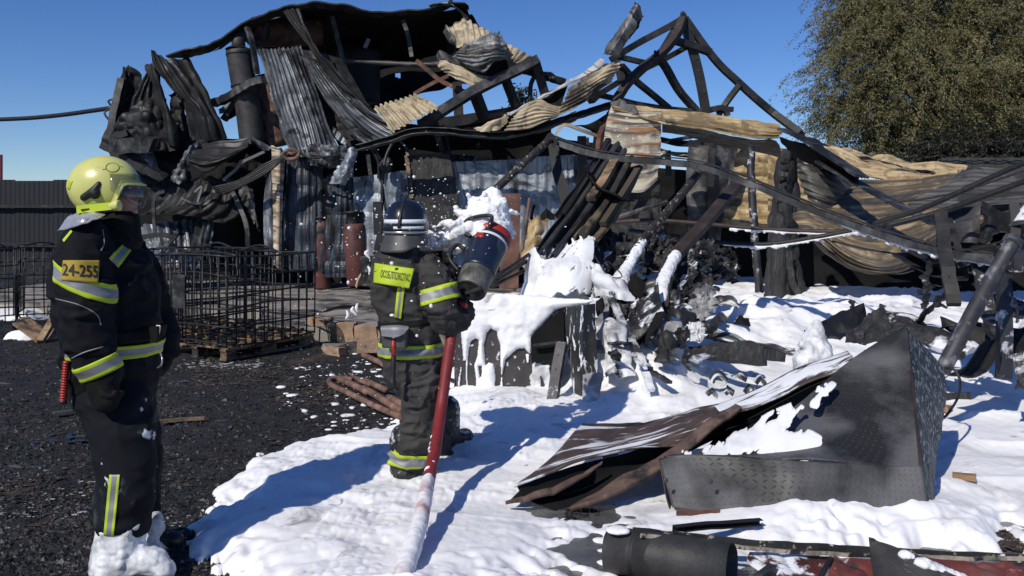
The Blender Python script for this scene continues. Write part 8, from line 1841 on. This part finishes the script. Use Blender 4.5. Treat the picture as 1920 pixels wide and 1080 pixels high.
# ------------------------------------------------------------------ the wreck in the foreground
dpm = bpy.data.materials.new('diamond_plate'); dpm.use_nodes = True
def diamond(m, n, base, foam_lo=None):
    """burnt chequer plate: raised lozenges laid in alternate directions (fine relief), soot and wear"""
    nt = m.node_tree; N, L = nt.nodes, nt.links; b = N['Principled BSDF']
    tc = N.new('ShaderNodeTexCoord'); mp = N.new('ShaderNodeMapping'); mp.inputs['Scale'].default_value = (n, n, n)
    L.new(tc.outputs['UV'], mp.inputs[0])
    sx = N.new('ShaderNodeSeparateXYZ'); L.new(mp.outputs[0], sx.inputs[0])
    def M_(op, a, b_=None):
        q = N.new('ShaderNodeMath'); q.operation = op
        for k, s in enumerate((a, b_)):
            if s is None: continue
            if isinstance(s, (int, float)): q.inputs[k].default_value = s
            else: L.new(s, q.inputs[k])
        return q.outputs[0]
    fx, fy = M_('FLOOR', sx.outputs[0]), M_('FLOOR', sx.outputs[1])
    lx, ly = M_('SUBTRACT', M_('FRACT', sx.outputs[0]), .5), M_('SUBTRACT', M_('FRACT', sx.outputs[1]), .5)
    par = M_('SUBTRACT', M_('MULTIPLY', M_('FLOORED_MODULO', M_('ADD', fx, fy), 2.0), 2.0), 1.0)
    a = M_('MULTIPLY', M_('ADD', lx, M_('MULTIPLY', ly, par)), .707)
    c = M_('MULTIPLY', M_('SUBTRACT', ly, M_('MULTIPLY', lx, par)), .707)
    d = M_('ADD', M_('POWER', M_('ABSOLUTE', M_('DIVIDE', a, .36)), 2.0), M_('POWER', M_('ABSOLUTE', M_('DIVIDE', c, .10)), 2.0))
    hgt = M_('SUBTRACT', 1.0, M_('MINIMUM', d, 1.0))
    nz = N.new('ShaderNodeTexNoise'); nz.inputs['Scale'].default_value = 3; nz.inputs['Detail'].default_value = 9; L.new(tc.outputs['Object'], nz.inputs[0])
    rp = N.new('ShaderNodeValToRGB'); e = rp.color_ramp.elements
    e[0].position, e[0].color = .40, (*[base * .3] * 3, 1); e[1].position, e[1].color = .62, (base * 1.7, base * 1.7, base * 1.75, 1)
    L.new(nz.outputs[0], rp.inputs[0])
    mx = N.new('ShaderNodeMix'); mx.data_type = 'RGBA'; L.new(M_('MULTIPLY', hgt, M_('MULTIPLY', nz.outputs[0], .45)), mx.inputs[0]); L.new(rp.outputs[0], mx.inputs[6]); mx.inputs[7].default_value = (.16, .155, .15, 1)
    col = mx.outputs[2]
    if foam_lo:
        n2 = N.new('ShaderNodeTexNoise'); n2.inputs['Scale'].default_value = 30; n2.inputs['Detail'].default_value = 8; n2.inputs['Distortion'].default_value = .6
        m2 = N.new('ShaderNodeMapping'); m2.inputs['Scale'].default_value = (2.2, .6, 1); L.new(tc.outputs['UV'], m2.inputs[0]); L.new(m2.outputs[0], n2.inputs[0])
        r2 = N.new('ShaderNodeValToRGB'); r2.color_ramp.elements[0].position = foam_lo; r2.color_ramp.elements[1].position = foam_lo + .08; L.new(n2.outputs[0], r2.inputs[0])
        m3 = N.new('ShaderNodeMix'); m3.data_type = 'RGBA'; L.new(r2.outputs[0], m3.inputs[0]); L.new(col, m3.inputs[6]); m3.inputs[7].default_value = (.26, .265, .28, 1); col = m3.outputs[2]
    L.new(col, b.inputs['Base Color'])
    b.inputs['Roughness'].default_value = .55; b.inputs['Metallic'].default_value = .1
    bp = N.new('ShaderNodeBump'); bp.inputs['Strength'].default_value = .55; bp.inputs['Distance'].default_value = .008
    n3 = N.new('ShaderNodeTexNoise'); n3.inputs['Scale'].default_value = 30; L.new(tc.outputs['Object'], n3.inputs[0])
    L.new(M_('ADD', hgt, M_('MULTIPLY', n3.outputs[0], .35)), bp.inputs['Height']); L.new(bp.outputs[0], b.inputs['Normal'])
diamond(dpm, 32, .066)
dps = bpy.data.materials.new('diamond_plate_streaked'); dps.use_nodes = True
diamond(dps, 32, .02, .53)
dw = thing('diamond_plate_wreck', 'black diamond tread steel plates bent into a pyramid on the foam in the foreground', 'wreck', P(1500, 960, 4.679))
A_, B_ = (1700, 617, 5.587), (1728, 874, 4.727)  # wreck and folded sheet scaled about the camera, factor baked into the depths
sheet('tread_plate', [[P(1690, 621, 5.596), P(1697, 618, 5.592), P(*A_)], [P(1605, 672, 5.539), P(1655, 680, 5.424), P(1706, 672, 5.405)], [P(1520, 735, 5.444), P(1615, 740, 5.252), P(1712, 728, 5.224)], [P(1445, 790, 5.300), P(1580, 795, 5.061), P(1717, 776, 5.042)], [P(1340, 835, 5.157), P(1535, 840, 4.890), P(1723, 826, 4.870)], [P(1245, 858, 5.014), P(1480, 862, 4.756), P(*B_)]], dpm, dw, nu=60, nv=60, crump=.018, cs=1.5, thick=.012, soft=True)
sheet('tread_plate', [[P(1236, 862, 4.985), P(1300, 852, 4.890), P(1500, 864, 4.746), P(1620, 870, 4.732), P(1727, 876, 4.718)], [P(1248, 905, 4.947), P(1320, 900, 4.832), P(1500, 900, 4.679), P(1620, 912, 4.660), P(1737, 922, 4.641)], [P(1262, 952, 4.890), P(1345, 962, 4.775), P(1480, 952, 4.632), P(1610, 972, 4.603), P(1746, 985, 4.574)]], dpm, dw, nu=60, nv=24, crump=.018, cs=1.6, thick=.012, soft=True)
sheet('side_plate', [[P(*A_), P(1722, 640, 5.682), P(1770, 690, 5.825)], [P(1708, 690, 5.348), P(1740, 720, 5.491), P(1774, 745, 5.682)], [P(1716, 770, 5.061), P(1742, 790, 5.205), P(1763, 810, 5.348)], [P(1728, 876, 4.718), P(1742, 880, 4.775), P(1752, 885, 4.870)], [P(1746, 985, 4.574), P(1748, 980, 4.584), P(1750, 975, 4.613)]], dps, dw, nu=24, nv=44, crump=.012, cs=2.4, thick=.012, linear=True)
tube('plate_edge', [P(*A_), P(1706, 672, 5.401), P(1717, 776, 5.038), P(1728, 875, 4.718), P(1746, 984, 4.570)], .008, M['rustdark'], dw, n=24)
sheet('back_plate', [[P(1230, 862, 5.061), P(1262, 955, 4.918)], [P(1290, 852, 5.635), P(1310, 930, 5.635)]], M['rustdark'], dw, nu=10, nv=10, crump=.02)
sheet('rust_foot', [[P(1268, 955, 4.823), P(1310, 958, 4.775), P(1350, 955, 4.756)], [P(1268, 966, 4.775), P(1310, 968, 4.737), P(1350, 962, 4.718)]], M['rust'], dw, nu=12, nv=4)
for (x, y) in ((1248, 901), (1332, 903)):
    v, f = ell(P(x, y, 4.71 if x > 1300 else 4.82), (.014, .006, .014), n=5); mk('rivet_hole', v, f, M['steelgrey'], dw)
# foam that has slid down on to the plates
def on_plate(rows, n=50):
    g = np.array([[tuple(P(*p)) for p in r] for r in rows]); g = crom(g, n); return np.swapaxes(crom(np.swapaxes(g, 0, 1), n), 0, 1)
def plate_D(X, Y):
    # depth of the upper plate where a sight line meets it, from three of its corners
    a, b, c = P(*A_), P(*B_), P(1245, 858, 5.014)
    n = (b - a).cross(c - a)
    dx, dz = (X - 960) / F, (YH - Y) / F
    return (n.dot(a - Vector((0, 0, H)))) / (n.x * dx + n.y + n.z * dz)
for k, (pl, th) in enumerate((([(1290, 850), (1340, 838), (1380, 820), (1420, 800), (1450, 782), (1490, 765), (1510, 756), (1500, 775), (1470, 792), (1490, 812), (1520, 818), (1545, 832), (1576, 840), (1570, 850), (1530, 850), (1480, 856), (1400, 858), (1310, 856)], .018), ([(1532, 742), (1552, 720), (1562, 722), (1556, 742), (1536, 758), (1525, 756)], .012), ([(1598, 856), (1620, 850), (1632, 860), (1618, 868)], .008), ([(1570, 858), (1580, 856), (1582, 860), (1572, 862)], .006), ([(1435, 800), (1470, 780), (1500, 770), (1480, 790), (1450, 806)], .012))):
    puffy('foam_patch', pl, [], lambda X, Y: plate_D(X, Y) - .008, th * .6, M['foamthick'], dw, step=1.0, soft=.03, nz=.045, seed=20 + k, lump=.001, streak=.6)

# the long folded sheet running from the left tip up to the right
fsn = thing('folded_sheet', 'long folded rusty sheet with foam streaks, its open end gaping at the left', 'folded sheet', P(1200, 940, 4.966))
sheet('top_face', [[P(1090, 797, 5.825), P(1200, 795, 5.778), P(1290, 770, 5.730), P(1335, 760, 5.730)], [P(1040, 850, 5.348), P(1160, 830, 5.444), P(1260, 800, 5.491), P(1345, 768, 5.587)], [P(995, 890, 5.109), P(1110, 858, 5.252), P(1220, 830, 5.348), P(1345, 785, 5.491)], [P(964, 910, 4.966), P(1070, 872, 5.109), P(1190, 842, 5.252), P(1270, 838, 5.348)]], M['rustfoam'], fsn, nu=60, nv=30, crump=.012, cs=3, thick=.012, soft=True)
sheet('top_face', [[P(1310, 768, 5.682), P(1405, 735, 5.730), P(1500, 690, 5.778), P(1590, 660, 5.825)], [P(1335, 775, 5.587), P(1420, 742, 5.635), P(1510, 700, 5.682), P(1598, 668, 5.730)], [P(1345, 785, 5.520), P(1440, 755, 5.539), P(1520, 715, 5.587), P(1606, 690, 5.587)]], M['rustfoam2'], fsn, nu=50, nv=14, crump=.012, cs=3, thick=.012, soft=True)
bar('top_edge', [P(1090, 797, 5.806), P(1160, 796, 5.768), P(1230, 790, 5.749), P(1335, 761, 5.711)], .02, .012, M['steel'], fsn, n=20, jit=.006)
sheet('lower_lip', [[P(1068, 958, 4.918), P(1160, 900, 5.061), P(1250, 848, 5.205), P(1335, 785, 5.367), P(1380, 760, 5.444)], [P(1100, 945, 4.851), P(1180, 908, 4.985), P(1270, 860, 5.119), P(1345, 800, 5.300), P(1390, 764, 5.396)]], M['rustlip'], fsn, nu=44, nv=8, crump=.015, cs=3, thick=.03, soft=True)
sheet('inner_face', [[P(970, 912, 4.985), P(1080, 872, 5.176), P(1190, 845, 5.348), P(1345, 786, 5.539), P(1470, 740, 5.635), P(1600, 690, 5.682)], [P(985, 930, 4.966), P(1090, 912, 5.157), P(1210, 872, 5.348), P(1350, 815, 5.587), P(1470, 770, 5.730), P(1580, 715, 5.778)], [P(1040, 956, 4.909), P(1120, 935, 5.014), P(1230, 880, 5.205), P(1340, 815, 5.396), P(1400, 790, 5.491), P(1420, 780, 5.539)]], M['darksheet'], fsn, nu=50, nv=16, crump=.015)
sheet('inner_blade', [[P(948, 941, 4.890), P(1000, 925, 4.928), P(1060, 905, 5.014), P(1130, 865, 5.157)], [P(948, 944, 4.870), P(1005, 935, 4.890), P(1065, 914, 4.966), P(1128, 870, 5.138)]], M['rustlip'], fsn, nu=30, nv=5, crump=.01, cs=4, thick=.012)
bar('inner_spine', [P(1130, 858, 5.252), P(1145, 855, 5.252), P(1160, 852, 5.252)], .012, .012, M['steelgrey'], fsn)
sheet('blade_web', [[P(975, 920, 5.061), P(1050, 900, 5.157), P(1120, 872, 5.252)], [P(955, 940, 4.918), P(1020, 926, 4.966), P(1100, 890, 5.109)]], M['darksheet'], fsn, nu=16, nv=5)
sheet('under_face', [[P(1395, 790, 5.491), P(1470, 750, 5.539), P(1530, 720, 5.539), P(1606, 692, 5.558)], [P(1410, 800, 5.682), P(1480, 775, 5.682), P(1540, 745, 5.682), P(1600, 705, 5.682)]], M['darksheet'], fsn, nu=20, nv=6)
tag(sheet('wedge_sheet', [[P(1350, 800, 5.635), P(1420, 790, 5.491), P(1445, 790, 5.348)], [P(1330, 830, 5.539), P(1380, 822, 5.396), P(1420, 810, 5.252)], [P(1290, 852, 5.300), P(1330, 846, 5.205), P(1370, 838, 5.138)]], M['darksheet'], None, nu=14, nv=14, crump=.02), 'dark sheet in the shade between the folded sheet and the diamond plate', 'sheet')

# bottom of the picture: drum, strips, red scrap, shard, wood chips
dr_ = thing('burnt_drum', 'blackened steel drum lying at the bottom edge with an open right end', 'drum', P(1250, 1080, 4.0))
d0, d1 = P(1140, 1030, 4.12), P(1372, 1064, 3.86)
ax = (d1 - d0).normalized(); L_ = (d1 - d0).length
v, f = lathe([(0, 0), (.06, 0), (.10, .008), (.102, .012), (.102, .115), (.106, .12), (.106, .13), (.100, .135), (.103, .30), (.103, L_), (.098, L_), (.098, .15), (0, .14)], 40, ax, d0)
o = mk('shell', v, f, M['drum'], dr_)
nn_ = fbm(np.array(v) * 6, 3, 88); co = np.array([tuple(q.co) for q in o.data.vertices]); no = np.array([tuple(q.normal) for q in o.data.vertices])
o.data.vertices.foreach_set('co', (co + no * (nn_ * .006)[:, None]).ravel()); o.data.update()
lst = [ell(P(1158, 994, 4.05), (.055, .05, .016), n=6), ell(P(1170, 996, 4.03), (.03, .03, .013), n=6)]
remesh('foam_patch', lst, M['foam'], dr_, .006, 2)
def strip(name, lab, pts, w, h, m, **k): return tag(bar(name, [P(*p) for p in pts], w, h, M[m], n=k.pop('n', 40), jit=k.pop('jit', .004), **k), lab, k.get('cat', 'strip'))
strip('burnt_strip', 'long scorched strip lying across the drum to the right edge', [(1188, 996, 4.05), (1300, 1008, 4.1), (1450, 1022, 4.12), (1600, 1030, 4.15), (1760, 1040, 4.15), (1960, 1048, 4.1)], .012, .035, 'creamchar')
strip('burnt_strip', 'thin cream-edged strip on top of the long scorched strip', [(1203, 1004, 3.98), (1300, 1014, 4.02), (1450, 1032, 4.05), (1620, 1040, 4.08), (1800, 1046, 4.08), (1960, 1048, 4.02)], .012, .016, 'creamedge')
strip('black_bar', 'short black channel bar resting above the long scorched strip', [(1264, 992, 4.3), (1340, 985, 4.38), (1427, 978, 4.45)], .035, .03, 'steel', sect='chan', n=8)
strip('burnt_strip', 'dark strip under the cream-edged strip beside the drum', [(1200, 1016, 4.0), (1280, 1016, 4.02), (1350, 1016, 4.05)], .03, .012, 'steel')
tag(sheet('red_scrap', [[P(1408, 1028, 4.1), P(1480, 1034, 4.12), P(1560, 1042, 4.12)], [P(1402, 1055, 4.02), P(1470, 1062, 4.0), P(1540, 1066, 4.0)], [P(1440, 1075, 3.95), P(1490, 1085, 3.9), P(1540, 1100, 3.9)]], M['redfoam'], None, nu=24, nv=16, crump=.012, cs=6), 'dark red scrap with foam on it below the long strip', 'scrap')
tag(sheet('red_scrap', [[P(1565, 1046, 4.05), P(1640, 1046, 4.05), P(1760, 1052, 4.05), P(1960, 1056, 4.0)], [P(1555, 1068, 3.95), P(1640, 1072, 3.95), P(1760, 1072, 3.95), P(1960, 1076, 3.9)], [P(1550, 1110, 3.8), P(1640, 1110, 3.8), P(1760, 1110, 3.8), P(1960, 1115, 3.8)]], M['redgravel'], None, nu=50, nv=20, crump=.02, cs=7), 'flat red-brown burnt plate along the bottom right edge', 'plate')
strip('black_bar', 'thin dark bar leaning between the two red scraps', [(1535, 1084, 3.85), (1560, 1046, 4.0)], .02, .012, 'steel', n=4)
strip('black_bar', 'short dark bar end poking up beside the drum mouth', [(1415, 1090, 3.8), (1448, 1064, 3.95)], .035, .03, 'steelgrey', n=4)
tag(sheet('dark_shard', [[P(1628, 1006, 4.05), P(1632, 1008, 4.04), P(1638, 1012, 4.03)], [P(1632, 1040, 3.98), P(1665, 1040, 3.96), P(1712, 1038, 3.95)], [P(1640, 1085, 3.85), P(1710, 1085, 3.84), P(1800, 1085, 3.83)]], M['drum'], None, nu=16, nv=24, crump=.012, cs=5, thick=.01), 'black triangular shard pointing up at the bottom edge', 'shard')
puff_ = [ell(P(1730 + 14 * k, 1056 + 6 * k, 3.9), (.04, .04, .02), n=6) for k in range(6)] + [ell(P(1700 + 12 * k, 1040 + 5 * k, 3.95), (.035, .03, .015), n=6) for k in range(6)]
tag(remesh('foam_smear', puff_, M['foam'], None, .006, 3, lumpy(.008, 20, 3)), 'smear of foam along the right side of the black shard', 'foam', kind='stuff')
tag(rock('wood_piece', on_foam(1808, 894, .012), (.115, .05, .032), M['wood2'], None, 61, -.35), 'small light-brown piece of wood on the foam right of the diamond plate', 'wood')
tag(rock('wood_piece', on_foam(1775, 766, .015), (.10, .05, .04), M['wood2'], None, 62, .8), 'small brown wood piece under the wire loop', 'wood')
tag(bar('dark_lath', [on_foam(1764, 744, .02), on_foam(1800, 742, .02), on_foam(1820, 742, .02)], .02, .05, M['charwood'], n=5), 'short dark lath beside the wire loop', 'lath')
v, f = scatter(1500, 1840, 1930, 1000, 1040, .004, .016, 41, .6, False, .03)
tag(mk('brown_gravel', v, f, M['chips'], centre=False, smooth=False), 'patch of brown gravel at the right edge where the foam is broken', 'gravel', kind='stuff')
v, f = scatter(600, 1060, 1130, 955, 985, .004, .012, 42, .6, False, .03)
tag(mk('grit_patch', v, f, M['grit'], centre=False, smooth=False), 'dark grit at the gap in the foam below the folded sheet', 'grit', kind='stuff')
# ------------------------------------------------------------------ trees and the far fence
def leafmat(name, a, b, c):
    return mat(name, [(0.30, a), (0.52, b), (0.72, c)], 0.9, 8, 0.6, spec=0.35)
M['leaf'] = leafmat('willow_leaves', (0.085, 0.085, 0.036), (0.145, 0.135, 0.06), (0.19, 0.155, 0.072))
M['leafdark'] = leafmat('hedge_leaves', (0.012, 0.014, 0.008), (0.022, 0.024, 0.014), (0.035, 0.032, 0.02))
def leaves(r, twigs, n_leaf, ln, wd, droop, seed):
    """small long leaves strung along drooping twigs; twigs: (x,y,z, dir)"""
    m = len(twigs)
    base = np.array([t[0] for t in twigs]); dr = np.array([t[1] for t in twigs]); L = np.array([t[2] for t in twigs])
    s = r.random((m, n_leaf)) ** .8
    pos = base[:, None] + dr[:, None] * (s * L[:, None])[..., None]
    pos[..., 2] -= droop * (s * L[:, None]) ** 2
    pos += r.normal(0, .05, pos.shape)
    pos = pos.reshape(-1, 3)
    k = len(pos)
    d = np.repeat(dr, n_leaf, 0) * .6 + r.normal(0, .45, (k, 3)); d[:, 2] -= .55
    d /= np.linalg.norm(d, axis=1, keepdims=True)
    w = np.cross(d, r.normal(0, 1, (k, 3))); w /= np.linalg.norm(w, axis=1, keepdims=True) + 1e-9
    l_ = ln * (0.6 + .8 * r.random((k, 1))); w_ = wd * (0.6 + .8 * r.random((k, 1)))
    v = np.stack([pos, pos + d * l_ * .5 + w * w_ * .5, pos + d * l_, pos + d * l_ * .5 - w * w_ * .5], 1).reshape(-1, 3)
    f = np.arange(k * 4).reshape(-1, 4)
    return v, f
def tree(name, label, base, lobes, ntw, nl, ln, wd, m, trunk, seed, droop=.12, tl=1.2, limbs=True, sub=11):
    r = np.random.default_rng(seed)
    root = thing(name, label, 'tree', base)
    c0 = np.array([l[0] for l in lobes])
    sub_ = []
    for q, R0 in lobes:
        for _ in range(sub):
            d = r.normal(0, 1, 3); d /= np.linalg.norm(d)
            sub_.append((q + d * R0 * (.6 + .5 * r.random()) * np.array([1, 1, .85]), R0 * r.uniform(.22, .42)))
        sub_.append((q, R0 * .6))
    c = np.array([l[0] for l in sub_]); rad = np.array([l[1] for l in sub_])
    w = rad ** 2; w = w / w.sum()
    tw = []
    ctr = c.mean(0)
    for k in r.choice(len(sub_), ntw, p=w):
        d = r.normal(0, 1, 3); d /= np.linalg.norm(d)
        q = c[k] + d * rad[k] * (r.random() ** .38) * np.array([1, 1, .85])
        o = (q - c[k]) / rad[k] + .5 * d
        o[2] = o[2] * .5 + .05; o += r.normal(0, .3, 3); o /= np.linalg.norm(o)
        tw.append((q, o, tl * (0.5 + r.random())))
    v, f = leaves(r, tw, nl, ln, wd, droop, seed)
    mk('crown', v, f, M[m], root, smooth=False)
    b = Vector(base)
    top = Vector(tuple(ctr))
    vs, fs = limb([(b, trunk), (b.lerp(top, .4) + Vector((.2, 0, 0)), trunk * .75), (b.lerp(top, .85), trunk * .4)], 6, 14)
    mk('trunk', vs, fs, M['bark'], root)
    if limbs:
        for k in range(len(lobes)):
            s = b.lerp(top, .35 + .4 * r.random())
            e = Vector(tuple(c0[k])) ; mid = s.lerp(e, .5) + Vector((0, 0, .5))
            vs, fs = limb([(s, trunk * .4), (mid, trunk * .22), (e, trunk * .08)], 5, 8)
            mk('limb', vs, fs, M['bark'], root)
    return root
T = lambda x, y, D: np.array(tuple(P(x, y, D)))
s38 = 38 / F
lob = [(T(1625, 60, 38), 64 * s38), (T(1598, 165, 38), 56 * s38), (T(1565, 225, 38.3), 36 * s38), (T(1660, 120, 37), 92 * s38), (T(1730, 20, 38), 110 * s38), (T(1650, 225, 37.4), 70 * s38), (T(1740, 180, 36.8), 100 * s38), (T(1830, 90, 37), 120 * s38),
       (T(1850, -60, 39), 140 * s38), (T(1700, -60, 39), 100 * s38), (T(1950, 40, 37.6), 130 * s38), (T(1900, 190, 37), 110 * s38), (T(1990, 180, 38), 120 * s38), (T(1780, 255, 38), 60 * s38), (T(1640, -20, 38.6), 60 * s38), (T(1590, 285, 38), 26 * s38), (T(1690, 275, 38), 34 * s38)]
tree('willow_tree', 'big olive-green willow tree rising behind the collapsed roof at the right', (P(1850, 400, 39).x, 39, 0), [(q_, R_q * 1.14) for q_, R_q in lob], 5600, 84, .13, .036, 'leaf', .5, 3, .34, 1.6)
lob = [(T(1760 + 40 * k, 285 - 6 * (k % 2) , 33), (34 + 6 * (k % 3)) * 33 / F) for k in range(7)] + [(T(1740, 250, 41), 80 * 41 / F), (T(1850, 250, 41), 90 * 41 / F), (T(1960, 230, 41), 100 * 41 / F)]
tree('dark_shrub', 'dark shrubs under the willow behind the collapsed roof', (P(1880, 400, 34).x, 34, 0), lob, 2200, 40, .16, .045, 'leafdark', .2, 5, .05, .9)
# a young tree far behind the gap in the middle
yt = thing('young_tree', 'thin dark sapling seen through the gap left of the torn roof sheet', 'tree', (P(975, 400, 30).x, 30, 0))
r = np.random.default_rng(8)
tw = []
for k in range(46):
    y = 165 + 45 * (k / 46)
    tw.append((T(978 + r.normal(0, 2 + 5 * (k / 46)), y, 30), np.array([r.normal(0, .6), r.normal(0, .6), .35]), .3))
v, f = leaves(r, tw, 10, .16, .06, .05, 8); mk('crown', v, f, M['leafdark'], yt, smooth=False)
tube('trunk', [P(978, 168, 30), P(976, 230, 30), P(975, 480, 30)], .05, M['bark'], yt)
for k, (a, b) in enumerate((((948, 212), (958, 180)), ((958, 230), (990, 200)), ((940, 200), (962, 226)), ((985, 215), (993, 160)), ((1000, 210), (1006, 170)))):
    tube('branch', [P(a[0], a[1], 30), P((a[0] + b[0]) / 2 + 2, (a[1] + b[1]) / 2, 30), P(b[0], b[1], 30)], .022, M['bark'], yt)
wf = thing('board_fence', 'dark grey board fence under the willow at the far right', 'fence', P(1860, 400, 30))
for k in range(22):
    bar('board', [P(1770 + 11.5 * k, 296 - (k % 3), 30 + .02 * (k % 2)), P(1770 + 11.5 * k, 400, 30 + .02 * (k % 2))], .19, .03, M['fencegrey'], wf)
for k in range(6):
    c_ = [P(1700 + 42 * k + 24 * math.cos(t), 280 + 15 * math.sin(t), 29.6 + .2 * math.sin(t)) for t in np.linspace(0, 2 * math.pi, 18)]
    tube('razor_wire', c_, .014, M['steelgrey'], wf, smooth=False, n=18)
